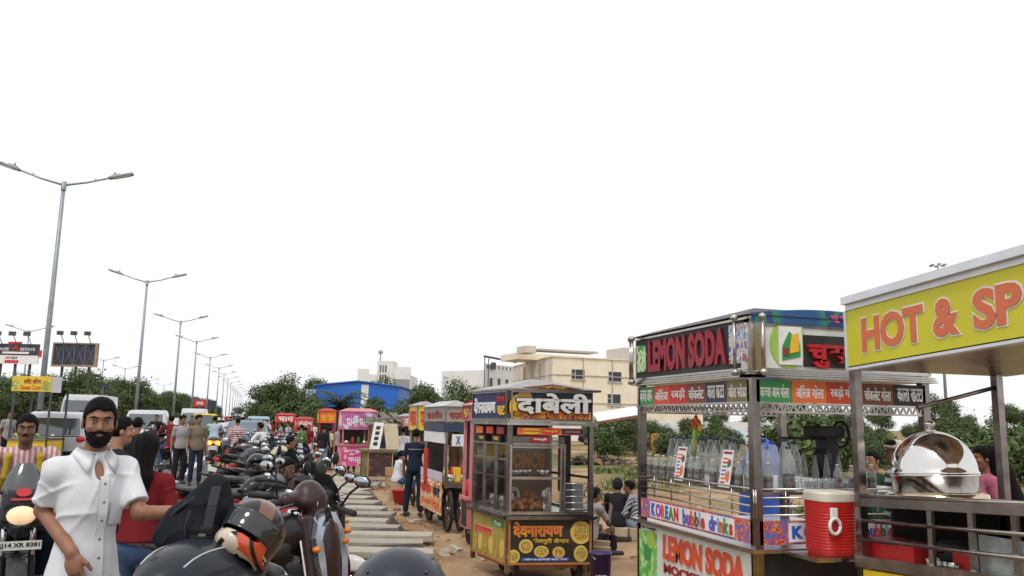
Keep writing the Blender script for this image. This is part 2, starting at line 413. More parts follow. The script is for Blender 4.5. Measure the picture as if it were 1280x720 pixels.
def build_ground():
    xs = [-900, -300, -120, -60, -30, -20]+[-16+.5*i for i in range(8)]+[-12+i for i in range(11)]+[-1.2+.22*i for i in range(66)]+[14+1.2*i for i in range(22)]+[45, 60, 90, 150, 300, 900]
    ys = [-30, -10, -2]+[i*.22 for i in range(140)]+[31+1.5*i for i in range(20)]+[65, 80, 100, 140, 200, 300, 500, 900, 1900]
    vs = []
    for y in ys:
        for x in xs:
            z = gz(x)-.012
            if x > -1.0 and 0 < y < 70 and x < 42:
                a = min(1, (x+1.0)/1.2)*min(1, y/2)
                z += a*(.05*mnoise.noise(Vector((x*.7, y*.7, 0)))+.035*mnoise.noise(Vector((x*2.1, y*2.1, 3)))+.012*mnoise.noise(Vector((x*6, y*6, 5))))
                if x > 8: z += .18*max(0, mnoise.noise(Vector((x*.22, y*.22, 9))))*min(1, (x-8)/5)
            if x > 3.4 and y < 5.3: z += .061*(5.3-max(y, 1.5))*min(1, (x-3.4)/.6)
            if -14 < x < -1.25: z = -.06
            vs.append((x, y, z))
    n = len(xs); fs = [(j*n+i, j*n+i+1, (j+1)*n+i+1, (j+1)*n+i) for j in range(len(ys)-1) for i in range(n-1)]
    mb = MB(); mb.add(vs, fs, ground_mat(), True); return struct(mb, 'ground')
build_ground()
asph = mat('asphalt', (.105, .105, .11), .85, var=.25, scale=1.5, bump=.25, dirt=.5, dirtcol=(.19, .16, .13))
paint = mat('road_paint', (.66, .66, .62), .7, var=.2, scale=4, dirt=.7, dirtcol=(.28, .26, .23))
mb = MB(); mb.box(-7.0, -1.3, -20, 900, -.2, 0, asph); mb.box(-14, -8.0, -20, 900, -.2, 0, asph); struct(mb, 'road')
mb = MB()
mb.box(-2.02, -1.84, -20, 800, .001, .004, paint); mb.box(-6.82, -6.7, -20, 800, .001, .004, paint); mb.box(-8.3, -8.16, -20, 800, .001, .004, paint)
for k in range(60): mb.box(-4.4, -4.27, -10+9*k, -7+9*k, .001, .004, paint)
struct(mb, 'road_marking')
mb = MB(); mb.box(-8.0, -7.0, -20, 900, -.2, .0, mat('median_soil', (.2, .16, .1), .95, var=.3, scale=2, bump=.4))
kb = mat('kerb_concrete', (.42, .41, .38), .85, var=.25, scale=3, dirt=.6)
mb2 = MB(); mb2.box(-7.16, -7.0, -20, 900, -.1, .16, kb); mb2.box(-8.0, -7.84, -20, 900, -.1, .16, kb); struct(mb, 'median'); struct(mb2, 'kerb')

# ------------------------------------------------------------------ street lamps
galv = mat('galvanised_steel', (.34, .37, .41), .5, .55, var=.25, scale=3)
lampgrey = mat('lamp_housing', (.3, .32, .35), .5, .3, var=.2)
lens = mat('lamp_lens', (.55, .57, .6), .2, var=.1)
def street_lamp(h=10.5):
    r = thing('street_lamp', 'x', 'street lamp')
    b = MB(); b.box(-.19, .19, -.19, .19, 0, .03, galv); b.lathe([(.16, .03), (.1, .35)], (0, 0, 0), galv, n=8); b.box(-.07, .07, -.11, -.1, .5, .9, lampgrey); b.build('base_plate', r)
    b = MB(); b.tube([(0, 0, .03), (0, 0, h*.5), (0, 0, h)], [.115, .095, .07], galv, n=8); b.build('pole', r)
    b = MB(); b.lathe([(.1, h-.25), (.1, h+.08), (.02, h+.12)], (0, 0, 0), galv, n=8); b.build('bracket', r)
    for sx in (-1, 1):
        b = MB(); b.tube([(0, 0, h-.05), (sx*.8, 0, h+.14), (sx*1.65, 0, h+.42)], [.045, .04, .034], galv, n=6)
        b.tube([(sx*1.1, 0, h+.24), (sx*1.1, 0, h+.33)], .03, galv, n=6); b.build('arm', r)
        d = Vector((sx*1, 0, .30)).normalized(); c = Vector((sx*2.0, 0, h+.53)); rot = Matrix((d, Vector((0, 1, 0)), d.cross(Vector((0, 1, 0))))).transposed()
        b = MB(); b.obox(c, (.46, .15, .05), lampgrey, rot, .03); b.obox(c-d*.2+Vector((0, 0, .07)), (.16, .09, .03), lampgrey, rot, .01)
        b.tube([c-d*.25+Vector((0, 0, .08)), c-d*.25+Vector((0, 0, .2))], .04, lampgrey, n=6)
        hd = b.build('lamp_head', r)
        b = MB(); b.obox(c+d*.06-Vector((0, 0, .058)), (.3, .12, .012), lens, rot); b.build('lens', hd)
    return r
tops = [(80, 230), (184, 352), (226, 402), (246, 427), (263, 447), (274, 460)]
LX = -7.5; lys = [XP(px, py, LX).y for px, py in tops]
LZ = [XP(px, py, LX).z for px, py in tops]
print('lamp tops z', [round(z, 2) for z in LZ], 'y', [round(y, 1) for y in lys])
LH = LZ[0]
proto = street_lamp(10.5)
ordw = ['nearest', 'second nearest', 'third nearest', 'fourth nearest', 'fifth nearest', 'sixth nearest']
for i in range(16):
    if i < 6:
        y = lys[i]; sc = LZ[i]/10.5; lab = 'tall grey double-arm street lamp on the median, %s of the row%s' % (ordw[i], '' if i == 0 else '')
    else:
        y = lys[5]+24*(i-5); sc = LZ[5]/10.5; lab = 'tiny distant double-arm street lamp far down the median row where the lamps crowd together'
    g = 'street lamps along the median'
    if i == 0: o = proto; o.location = (LX, y, 0); o['label'] = lab; o['group'] = g; o.scale = (sc,)*3
    else: dup(proto, (LX, y, 0), (0, 0, R(rnd.uniform(-6, 6))), lab, g, sc)
# lamps of the service road beyond the far carriageway
for i, (px, py, t) in enumerate([(37, 409, 'behind the white billboard on the far left'), (130, 447, 'between the empty dark billboard and the second median lamp'), (157, 458, 'just left of the second median lamp pole'), (187, 474, 'seen just right of the second median lamp pole'), (205, 480, 'in a pair left of the third median lamp')]):
    p = Zp(px, py, 10.5); dup(proto, (p.x, p.y, 0), (0, 0, R(rnd.uniform(-10, 10))), 'thin far street lamp '+t, 'street lamps beyond the far carriageway')

# ------------------------------------------------------------------ trees
leafA = [mat('leaf_a%d' % i, c, .65, var=.35, scale=1.5, spec=.25) for i, c in enumerate([(.075, .11, .035), (.105, .15, .05), (.05, .078, .027), (.14, .18, .07)])]
bark = mat('bark', (.13, .095, .065), .9, var=.3, scale=8, bump=.4)
def leaf_blob(mb, c, r, n, size, mats, rr, shell=.62):
    for _ in range(n):
        d = Vector((rr.gauss(0, 1), rr.gauss(0, 1), rr.gauss(0, 1))).normalized(); q = (shell+(1-shell)*rr.random())*(1+.22*rr.gauss(0, 1))
        p = Vector(c)+Vector((d.x*r[0], d.y*r[1], d.z*r[2]))*q
        nn = (d+Vector((rr.uniform(-1, 1), rr.uniform(-1, 1), rr.uniform(-.2, 1.2)))*.75).normalized(); x = nn.orthogonal().normalized(); y = nn.cross(x); a = rr.uniform(0, 6.28)
        x, y = x*math.cos(a)+y*math.sin(a), y*math.cos(a)-x*math.sin(a); s = size*rr.choice((.55, .75, .9, 1.1, 1.5))
        mb.add([p-x*s, p-y*s*.5+x*s*.1, p+x*s, p+y*s*.5+nn*s*.25], [(0, 1, 2, 3)], mats[0 if rr.random() < .4 else rr.randrange(len(mats))])
def tree(seed, h=7, wd=3.2, trunk=2.0, blobs=9, n=330, size=.3, name='broadleaf_tree', mats=None):
    rr = random.Random(seed); mats = mats or leafA; r = thing(name, 'x', 'tree'); b = MB()
    c0 = Vector((0, 0, trunk+(h-trunk)*.4)); b.tube([(0, 0, -.3), (.08, .05, trunk*.6), (.05, 0, trunk+.6)], [.26, .19, .13], bark, n=7)
    bl = []
    for i in range(blobs):
        a = rr.uniform(0, 6.28); q = rr.uniform(.15, 1)**.6*wd*.62; z = rr.uniform(trunk*.75+.2, h*.9); q *= math.sqrt(max(.15, 1-((z-c0.z)/(h-c0.z))**2)) if z > c0.z else 1
        bl.append((Vector((math.cos(a)*q, math.sin(a)*q, z)), (rr.uniform(.3, .48)*wd, rr.uniform(.3, .48)*wd, rr.uniform(.24, .36)*wd)))
        b.tube([(.05, 0, trunk*.7), bl[-1][0]*.5+Vector((0, 0, trunk*.3)), bl[-1][0]], [.1, .07, .03], bark, n=5)
    b.build('trunk', r); b = MB()
    for c, q in bl: leaf_blob(b, c, q, n, size, mats, rr)
    b.build('crown', r); return r
def bush(seed, h=2.6, wd=2.4, n=300, size=.2, name='bush', mats=None, blobs=5):
    rr = random.Random(seed); mats = mats or leafA; r = thing(name, 'x', 'bush'); b = MB(); st = MB()
    for i in range(blobs):
        c = Vector((rr.uniform(-.5, .5)*wd, rr.uniform(-.4, .4)*wd, rr.uniform(.3, .68)*h)); leaf_blob(b, c, (wd*.38, wd*.38, h*.32), n, size, mats, rr)
        st.tube([(0, 0, -.1), c*.5, c], [.05, .04, .015], bark, n=5)
    st.build('stem', r); b.build('foliage', r); return r
def palm(seed):
    rr = random.Random(seed); r = thing('palm_tree', 'x', 'palm tree'); b = MB(); b.tube([(0, 0, -.2), (.05, 0, 1.3), (0, 0, 2.6)], [.3, .26, .24], bark, n=8); b.build('trunk', r); b = MB()
    for i in range(70):
        a = rr.uniform(0, 6.28); el = rr.uniform(-.6, 1.4); ln = rr.uniform(2.3, 3.1); u = Vector((math.cos(a), math.sin(a), 0)); sd_ = Vector((-u.y, u.x, 0)); pts = []
        p = Vector((0, 0, 2.6)); e = el
        for k in range(8): pts.append(p.copy()); p += (u*math.cos(e)+Vector((0, 0, math.sin(e))))*ln/7; e -= .24
        b.tube(pts, [.035*(1-k/9) for k in range(8)], leafA[0], n=4)
        for k in range(1, 8):
            for s_ in (-1, 1):
                for j in (0, .5):
                    q = pts[k]+(pts[k]-pts[k-1])*(-j); ll = .62*math.sin(math.pi*min(1, .25+k/10.))
                    t = q+sd_*s_*ll+u*ll*.6-Vector((0, 0, .12)); b.add([q-u*.075, q+u*.075, t], [(0, 1, 2)], leafA[rr.randrange(2)+(1 if el > .4 else 0)])
    b.build('crown', r); return r
TP = [tree(11, 7.2, 4.0, 1.2, 16, 800, .15), tree(12, 6.2, 3.9, .8, 15, 800, .14), tree(13, 8.2, 4.0, 1.5, 18, 800, .155), tree(14, 5.2, 3.6, .6, 14, 760, .13)]
BP = [bush(21, 2.6, 2.4, 700, .11), bush(22, 3.0, 2.6, 700, .115), bush(23, 2.2, 2.8, 700, .11)]
used = {}
def plant(proto, p, label, group, sc=1., zs=1., z=None):
    loc = (p.x, p.y, gz(p.x) if z is None else z); rot = (0, 0, rnd.uniform(0, 6.28))
    if id(proto) not in used and True:
        used[id(proto)] = 1; proto.location = loc; proto.rotation_euler = rot; proto.scale = (sc, sc, sc*zs); proto['label'] = label
        if group: proto['group'] = group
        return proto
    return dup(proto, loc, rot, label, group, (sc, sc, sc*zs))
def top_at(px, py, d, hproto):
    "ground point and scale so that a plant of height hproto tops out at py"
    p = D(px, py, d); return Vector((p.x, p.y, 0)), (p.z-gz(p.x))/hproto
# big trees left of the blue shed and round it
g = 'trees round the blue shed'
for px, py, d, k, t in [(333, 480, 88, 0, 'at the left edge of the big clump beside the road'), (352, 468, 84, 2, 'tallest of the clump left of the blue shed'), (374, 478, 82, 1, 'in the clump just left of the blue shed, right of its tallest tree'),
                        (402, 474, 98, 0, 'peeking over the left end of the blue shed roof'), (470, 470, 104, 2, 'behind the blue shed in front of the white block'), (447, 476, 106, 1, 'peeking over the peak of the blue shed roof'),
                        (478, 497, 68, 3, 'dark and conical in front of the right end of the blue shed'), (512, 484, 74, 1, 'right of the blue shed, left of the tall one beside it'), (536, 481, 70, 0, 'broad one right of the blue shed'), (563, 492, 66, 1, 'over the yellow fronted cart roof'),
                        (584, 474, 66, 2, 'just left of the white building behind the dabeli cart')]:
    p, sc = top_at(px, py, d, [7.2, 6.2, 8.2, 5.2][k]); plant(TP[k], p, 'green tree '+t, g, sc*.97)
pm = palm(5); p = GP(424, 72); pm.location = p; pm.scale = (1.05,)*3; pm['label'] = 'bushy palm with arching fronds in front of the blue shed'
# right hand trees
g = 'trees behind the right hand carts'
for px, py, d, k, t in [(760, 508, 62, 1, 'in front of the cream building, right of the dabeli cart'), (790, 512, 60, 3, 'under the cream building, left of the soda cart post'), (826, 517, 62, 1, 'behind the soda cart above the yellow crates'), (862, 523, 60, 0, 'behind the garland in the soda cart'),
                        (900, 522, 60, 3, 'seen over the bottles of the soda cart'), (985, 516, 40, 1, 'right of the soda cart corner post'), (1015, 519, 37, 0, 'seen through the soda cart behind the black machine'), (1050, 522, 38, 3, 'seen through the soda cart behind the red cooler'), (1090, 530, 42, 1, 'between the soda cart and the far steel pot'),
                        (1190, 512, 62, 2, 'thin and tall above the steel dome'), (1216, 530, 48, 3, 'low and right behind the steel dome'), (1255, 537, 48, 1, 'at the right edge, left of the last one'), (1290, 530, 50, 0, 'cut by the right edge of the picture')]:
    p, sc = top_at(px, py, d, [7.2, 6.2, 8.2, 5.2][k]); plant(TP[k], p, 'green roadside tree '+t, g, sc*.97)
g = 'bushes on the waste ground'
for i, (px, d, sc, t) in enumerate([(835, 54, .7, 'just right of the yellow crates'), (870, 52, .7, 'behind the left bottles of the soda cart'), (905, 52, .7, 'behind the middle bottles of the soda cart'), (985, 33, .95, 'beside the blue tarpaulin heap'), (1020, 31, 1.0, 'behind the black machine on the soda cart'), (1245, 30, .9, 'at the right edge behind the woman in pink'), (1275, 32, 1.0, 'furthest right of the low scrub'), (752, 50, .6, 'beside the parked dark car')]):
    plant(BP[i % 3], GP(px, d), 'low green bush on the waste ground '+t, g, sc)
for i in range(26):
    p = GP(700+i*34+rnd.uniform(-14, 14), rnd.uniform(105, 165)); plant(TP[i % 4], p, 'distant tree in the loose tree line across the far waste ground', 'far tree line on the right', rnd.uniform(.6, .95))
# trees on the left: along the far carriageway
g = 'trees beyond the far carriageway'
for i in range(64):
    y = 58+i*5.4+rnd.uniform(-2, 2); x = -17.5-rnd.uniform(0, 5); k = i % 4; hgt = (rnd.uniform(4.2, 6.4)+i*.03)*(.72 if i < 9 else 1)
    lab = ['big dark tree just right of the empty billboard legs', 'bushy tree behind the far bus', 'rounded tree above the white jeep on the left', 'green tree over the first parked white car'][i] if i < 4 else 'distant green tree in the even hedge of trees beyond the far carriageway'
    plant(TP[k], Vector((x, y, 0)), lab, g, hgt/[7.2, 6.2, 8.2, 5.2][k], z=0)
for i, (px, d, sc) in enumerate([(4, 62, .4), (24, 66, .38), (76, 64, .6), (100, 72, .4)]):
    p = GP(px, d); plant(TP[i], Vector((p.x, p.y, 0)), ['dark tree left of the billboards', 'dark tree below the red and white billboard', 'large green tree between the two billboards', 'green tree under the empty billboard'][i], g, sc, z=0)
# far end of the road
for i, (px, py, d) in enumerate([(296, 517, 330), (318, 512, 300), (326, 506, 210), (310, 516, 360)]):
    p, sc = top_at(px, py, d, 7.2); plant(TP[i], p, 'hazy far tree at the vanishing end of the road, %s' % ['left of the lamps', 'behind the traffic', 'beside the large clump', 'half hidden by riders'][i], 'trees at the end of the road', max(.7, sc))

# ------------------------------------------------------------------ buildings
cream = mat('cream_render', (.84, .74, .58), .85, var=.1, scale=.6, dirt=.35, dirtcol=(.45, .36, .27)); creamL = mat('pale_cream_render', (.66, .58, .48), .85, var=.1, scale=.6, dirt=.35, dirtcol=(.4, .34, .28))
white = mat('white_render', (.74, .74, .73), .85, var=.08, scale=.5, dirt=.35, dirtcol=(.42, .41, .4)); conc = mat('roof_concrete', (.45, .42, .38), .9, var=.2, scale=1, dirt=.5)
dkwin = mat('dark_window_glass', (.03, .035, .045), .15, var=.3); frm = mat('white_window_frame', (.6, .58, .54), .6)
dkmet = mat('dark_painted_metal', (.06, .06, .065), .5, var=.2)
def window(parent, fr, x, y, w_, h_, split=.28, fm=frm, sill=True):
    b = MB(); t = .07
    b.fbox(fr, x, x+w_, y, y+t, -.1, .05, fm); b.fbox(fr, x, x+w_, y+h_-t, y+h_, -.1, .05, fm); b.fbox(fr, x, x+t, y+t, y+h_-t, -.1, .05, fm); b.fbox(fr, x+w_-t, x+w_, y+t, y+h_-t, -.1, .05, fm)
    if split: b.fbox(fr, x+w_*split, x+w_*split+t, y+t, y+h_-t, -.1, .045, fm); b.fbox(fr, x+t, x+w_*split, y+h_*.55, y+h_*.55+t, -.1, .04, fm)
    if sill: b.fbox(fr, x-.08, x+w_+.08, y-.1, y-.002, .0, .16, conc)
    o = b.build('window', parent); b = MB(); b.fbox(fr, x+t, x+w_-t, y+t, y+h_-t, .004, .02, dkwin); b.build('pane', o)
def cream_building():
    c = D(691, 446, 106); L_ = D(642, 456, 128); Rr = D(830, 452, 112); H = c.z
    u = (Rr-c); u.z = 0; W = u.length+6; v = (L_-c); v.z = 0; LD = v.length; o = Vector((c.x, c.y, 0))
    r = thing('apartment_building', 'cream and peach four-sided building with dark windows behind the dabeli cart', 'building', o)
    fr = Frame(o, u); fl = Frame(o+v, -v)
    un = u.normalized(); vn = v.normalized()
    b = MB(); P = [o, o+un*W, o+un*W+vn*LD, o+vn*LD]
    b.prism(WORLD, [(p.x, p.y) for p in P], 0, H, cream); b.build('wall', r)
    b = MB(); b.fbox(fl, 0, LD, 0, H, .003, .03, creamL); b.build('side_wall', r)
    b = MB()
    for y in (H*.42, H*.77): b.fbox(fr, 0, W, y, y+.12, .003, .09, conc); b.fbox(fl, 0, LD, y, y+.12, .033, .12, conc)
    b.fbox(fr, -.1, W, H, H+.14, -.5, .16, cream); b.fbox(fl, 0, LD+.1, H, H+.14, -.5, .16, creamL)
    for x in (4.2, 8.4, 12.6): b.fbox(fr, x, x+.14, 0, H, .003, .08, conc)
    b.build('cornice', r)
    def wp(px, py):
        q = ray(px, py); t = fr.n.dot(o-CAM)/fr.n.dot(q); w_ = CAM+q*t; return (w_-o).dot(fr.u), w_.z
    for xa, xb, ya, yb in ((714, 731, 461, 475), (760, 777, 464, 478), (759, 776, 492, 507), (799, 808, 494, 510), (714, 731, 489, 504), (799, 812, 466, 480)):
        (x0, z1), (x1, z0) = wp(xa, ya), wp(xb, yb); window(r, fr, x0, z0, x1-x0, z1-z0)
    k = 0
    for i in range(5):
        for y in (H-3.4, H-6.5): window(r, fl, LD*(.04+.19*i), y, LD*.09, 2.3, 0)
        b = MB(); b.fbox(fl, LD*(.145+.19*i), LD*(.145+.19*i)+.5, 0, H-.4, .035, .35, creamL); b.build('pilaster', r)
    # roof rooms
    q = o+un*-2+vn*8
    b = MB(); fq = Frame(q+Vector((0, 0, H)), u); b.fbox(fq, -1, 9, .14, 1.0, -6, 0, cream); b.build('roof_room', r)
    b = MB(); fq2 = Frame(o+un*1+vn*3+Vector((0, 0, H+1.02)), u); b.fbox(fq2, -2, 6.5, 0, .22, -3, 0, conc); b.fbox(fq2, -3.6, -2.05, -.3, .6, -4, -1, creamL); b.build('roof_slab', r)
    b = MB(); fq3 = Frame(o+un*15+vn*2+Vector((0, 0, H)), u); b.fbox(fq3, -4, 4, .14, 1.9, -5, 0, mat('grey_render', (.5, .48, .44), .9, var=.1, scale=.5)); b.build('stair_tower', r)
cream_building()
def white_side():
    a = D(607, 452, 132); c = D(642, 452, 138); H = D(625, 455, 135).z; o = Vector((a.x, a.y, 0)); u = Vector((c.x-a.x, c.y-a.y, 0)); W = u.length
    r = thing('office_building', 'narrow white building with small windows and a rooftop steel frame left of the cream building', 'building', o); fr = Frame(o, u)
    b = MB(); b.fbox(fr, 0, W, 0, H-1.2, -9, 0, white); b.build('wall', r)
    for i in range(3):
        for y in (H-4.1, H-7.4): window(r, fr, W*(.14+.28*i), y, W*.12, 1.8, 0)
    b = MB(); b.fbox(fr, 0, W, H-1.2, H-.2, -.15, .02, white)
    for i in range(7): b.fbox(fr, W*(.05+.135*i), W*(.05+.135*i)+.25, H-.9, H-.4, .022, .05, dkwin)
    b.build('parapet', r)
    b = MB(); zt = H+.9
    for x in (-.6, .4): b.bar(fr.p(x, 0, .3), fr.p(x, zt, .3), .12, .12, dkmet)
    b.bar(fr.p(-.8, zt, .3), fr.p(W+.4, zt-.35, .3), .2, .3, dkmet); b.fbox(fr, 1.0, 2.2, H-1.0, H+.1, .3, .4, dkmet); b.build('steel_frame', r)
white_side()
def white_far():
    a = D(447, 467, 150); c = D(513, 469, 150); o = Vector((a.x, a.y, 0)); u = Vector((c.x-a.x, c.y-a.y, 0)); W = u.length; H1 = D(480, 468, 150).z; H2 = D(480, 451, 150).z; S = W/66
    r = thing('white_building', 'far white stepped building with a gridded window rising over the blue shed', 'building', o); fr = Frame(o, u)
    b = MB(); b.fbox(fr, 0, W, 0, H1, -12, 0, white); b.fbox(fr, 0, 14*S, H1, H1+.9, -.3, .01, white); b.fbox(fr, 48*S, W, H1, H1+1.4, -.3, .01, white); b.build('wall', r)
    b = MB(); b.fbox(fr, 24*S, 44*S, H1, H2, -6, .02, white); b.build('tower', r)
    b = MB(); b.fbox(fr, 46*S, W-.1, H1-4.2, H1-.8, .003, .06, mat('grey_cladding', (.3, .3, .3), .7)); b.build('cladding', r)
    for i in range(3):
        for j in range(3): window(r, fr, (27+i*3.4)*S, H2-1.6-1.65*(j+.3), 2.6*S, 1.35, 0, sill=False)
    for x in (3, 16): window(r, fr, x*S, H1-2.6, 5*S, 1.4, 0)
    b = MB(); b.tube([fr.p(27*S, H2, -.5), fr.p(27*S, H2+1.3, -.5)], .12, conc); b.tube([fr.p(27*S, H2+1.3, -.5), fr.p(27*S, H2+1.9, -.5)], .4, conc, n=10); b.build('mast', r)
white_far()
blue = mat('blue_corrugated_sheet', (.02, .16, .62), .45, var=.1, scale=.8, dirt=.15, bump=.05); blueD = mat('blue_trim', (.04, .2, .6), .45)
def blue_shed():
    d0 = 84; a = D(396, 482, d0); c = D(499, 484, d0); o = Vector((a.x, a.y, 0)); u = Vector((c.x-a.x, c.y-a.y, 0)); W = u.length; z1 = a.z; z2 = D(446, 477.5, d0).z
    r = thing('blue_shed', 'bright blue metal shed with a low gable and a white upright strip', 'shed', o); fr = Frame(o, u)
    b = MB(); b.prism(fr, [(0, 0), (W, 0), (W, c.z), (W*.5, z2), (0, z1)], -22, 0, blue); b.build('wall', r)
    b = MB()
    for i in range(60): b.fbox(fr, W*i/60+.02, W*i/60+.07, 0, z1-.1, .003, .03, blue)
    b.build('corrugation', r)
    x = W*(452-396)/103; b = MB(); b.fbox(fr, x, x+.72, 0, z2-.25, .033, .06, white); b.build('white_strip', r)
    b = MB()
    for (xa, ya, xb, yb) in ((-.3, z1, W*.5, z2+.06), (W*.5, z2+.06, W+.3, c.z)):
        b.add([fr.p(x_, y_+dy, z_) for z_ in (-22.3, .25) for x_, y_, dy in ((xa, ya, 0), (xb, yb, 0), (xb, yb, .1), (xa, ya, .1))], [(0, 1, 2, 3), (4, 5, 6, 7), (0, 1, 5, 4), (1, 2, 6, 5), (2, 3, 7, 6), (3, 0, 4, 7)], blueD)
    b.build('roof', r)
    # lean-to on the left with pale stripes
    b = MB(); q = Frame(o+fr.u*-.9+fr.n*-2, u); b.fbox(q, -.6, .85, 0, z1-.3, -15, 0, mat('pale_blue_sheet', (.22, .4, .62), .5))
    for i in range(4): b.fbox(q, -.6+i*.4, -.45+i*.4, 0, z1-.32, .003, .03, white)
    b.build('side_bay', r)
blue_shed()
# boundary wall on the far left
brick = mat('brick_wall', (.3, .15, .115), .9, var=.3, scale=5, dirt=.4, bump=.2)
b = MB(); p = GP(-40, 46); b.box(-19.6, -19.3, 20, 60, 0, 2.25, brick); b.box(-19.68, -19.22, 20, 60, 2.25, 2.33, conc)
for i in range(14): b.box(-19.72, -19.18, 20+i*3, 20.4+i*3, 0, 2.24, brick)
solo(b, 'boundary_wall', 'reddish brick boundary wall beyond the road on the left', 'wall')
b = MB(); p1 = GP(742, 90); p2 = GP(850, 90); fr = Frame(p1, p2-p1); b.fbox(fr, -8, 22, 0, 2.3, -.2, 0, white)
for i in range(8): b.fbox(fr, i*2.8-6, i*2.8-5.7, 0, 2.45, .002, .1, white)
solo(b, 'compound_wall', 'pale compound wall behind the dark car right of the dabeli cart', 'wall')
# white canopy roof right of the dabeli cart
a = D(747, 527, 50); c = D(803, 518, 50)
r = thing('shade_canopy', 'slanting white sheet canopy with a rusty edge between the dabeli and soda carts', 'canopy', (a.x, a.y, gz(a.x)))
fr = Frame(a, c-a, (0, 0, 1)); W = (c-a).length
b = MB(); q = fr.n; sheet = mat('white_tin_sheet', (.75, .75, .74), .6, dirt=.3)
b.add([a, c, c-q*3+Vector((0, 0, .5)), a-q*3+Vector((0, 0, .5)), a+Vector((0, 0, .04)), c+Vector((0, 0, .04)), c-q*3+Vector((0, 0, .54)), a-q*3+Vector((0, 0, .54))], [(3, 2, 1, 0), (4, 5, 6, 7), (0, 1, 5, 4), (1, 2, 6, 5), (2, 3, 7, 6), (3, 0, 4, 7)], sheet); b.build('roof_sheet', r)
b = MB(); b.bar(a+Vector((0, 0, -.08)), c+Vector((0, 0, -.08)), .1, .14, mat('rusty_steel', (.24, .1, .05), .85, var=.4, scale=5)); b.build('edge_beam', r)
for p in (a, c, a-q*3, c-q*3): b = MB(); b.tube([(p.x, p.y, gz(p.x)-.05), p+Vector((0, 0, -.02))], .05, dkmet); b.build('post', r)

# ------------------------------------------------------------------ billboards
def billboard(name, label, x0, x1, yt, yb, d, face):
    a = D(x0, yb, d); c = D(x1, yb, d); H = D((x0+x1)/2, yt, d).z-D((x0+x1)/2, yb, d).z; u = Vector((c.x-a.x, c.y-a.y, 0)); W = u.length
    r = thing(name, label, 'billboard', (a.x, a.y, 0)); fr = Frame(Vector((a.x, a.y, a.z)), u); face(r, fr, W, H)
    lg = dkmet
    for x in (W*.2, W*.5, W*.8): b = MB(); b.tube([fr.p(x, -a.z-.1, -.4), fr.p(x, H, -.4)], .14, lg); b.build('leg', r)
    for i in range(3):
        x = W*(.2+.3*i); b = MB(); b.tube([fr.p(x, H, -.2), fr.p(x, H+.9, .6)], .04, lg, n=5); f = b.build('floodlight', r); b = MB(); b.obox(fr.p(x, H+.95, .7), (.3, .16, .2), lg); b.build('lamp_head', f)
def bb1(r, fr, W, H):
    dk = mat('navy_print', (.05, .045, .075), .6); rd = mat('red_print', (.55, .035, .03), .6); wh = mat('white_print', (.8, .8, .8), .6)
    b = MB(); b.fbox(fr, 0, W, H*.42, H, -.15, 0, dk); b.fbox(fr, 0, W, 0, H*.42, -.15, .001, wh); b.fbox(fr, W*.35, W*.62, H, H*1.1, -.15, .003, rd); b.fbox(fr, W, W*1.05, H*.35, H*.7, -.15, .003, rd); b.build('panel', r)
    b = MB(); letter(b, fr, 'A', W*.44, W*.6, H*.66, H*.94, .003, .03, rd, .04); letter(b, fr, 'HOUSE', W*.08, W*.38, H*.66, H*.8, .003, .03, wh, .02); letter(b, fr, 'ESTATE', W*.62, W*.92, H*.66, H*.8, .003, .03, wh, .02)
    b.fbox(fr, W*.25, W*.8, H*.5, H*.6, .003, .02, wh); b.fbox(fr, W*.32, W*.6, H*.04, H*.18, .004, .03, rd); letter(b, fr, 'HOT', W*.33, W*.44, H*.24, H*.35, .004, .03, rd, .02); letter(b, fr, 'BUY', W*.46, W*.58, H*.24, H*.35, .004, .03, dk, .02); b.build('lettering', r)
billboard('printed_billboard', 'navy and white printed billboard with a red letter A at the far left', -14, 47, 429, 454, 84, bb1)
def bb2(r, fr, W, H):
    wd = mat('weathered_timber', (.33, .25, .19), .85, var=.3); scr = mat('dark_blank_sheet', (.035, .04, .065), .55, var=.25, scale=1.2)
    b = MB(); b.fbox(fr, .1, W-.1, .1, H-.1, -.1, 0, scr); b.build('panel', r)
    b = MB()
    for q in ((0, W, 0, .2), (0, W, H-.14, H), (0, .14, .2, H-.14), (W-.3, W, .2, H-.14)): b.fbox(fr, *q, -.15, .12, wd)
    for i in range(1, 4): b.fbox(fr, W*i/4.2, W*i/4.2+.05, .2, H-.14, .003, .05, mat('grey_batten', (.24, .25, .28), .7))
    for i in range(4): b.bar(fr.p(W*i/4.2+.2, .2, .02), fr.p(W*(i+1)/4.2-.1, H-.2, .02), .03, .03, MATS['grey_batten']); b.bar(fr.p(W*i/4.2+.2, H-.2, .02), fr.p(W*(i+1)/4.2-.1, .2, .02), .03, .03, MATS['grey_batten'])
    b.build('frame', r)
billboard('empty_billboard', 'empty dark billboard in a timber frame on tall legs at the left', 64, 121, 428, 458, 88, bb2)
def small_sign(name, label, px, py, w_, h_, d, m, txt=None):
    p = D(px, py, d); r = thing(name, label, 'sign', (p.x, p.y, 0)); fr = Frame(p-RT*w_/2-UPZ*h_/2, RT); b = MB(); b.fbox(fr, 0, w_, 0, h_, -.08, 0, m); b.build('panel', r)
    if txt: b = MB(); letter(b, fr, txt, w_*.2, w_*.8, h_*.3, h_*.7, .002, .02, MATS['white_print'], .03); b.build('lettering', r)
    b = MB(); b.tube([(p.x, p.y, -.1), (p.x, p.y, p.z)], .09, dkmet); b.build('post', r)
small_sign('road_sign', 'small red billboard far down the road behind the standing pair', 250, 504, 2.2, 1.3, 150, MATS['red_print'], 'S')
small_sign('road_sign', 'small dark panel beside the little red billboard far down the road', 263, 506, 2.2, 1.6, 160, MATS['dark_blank_sheet'])
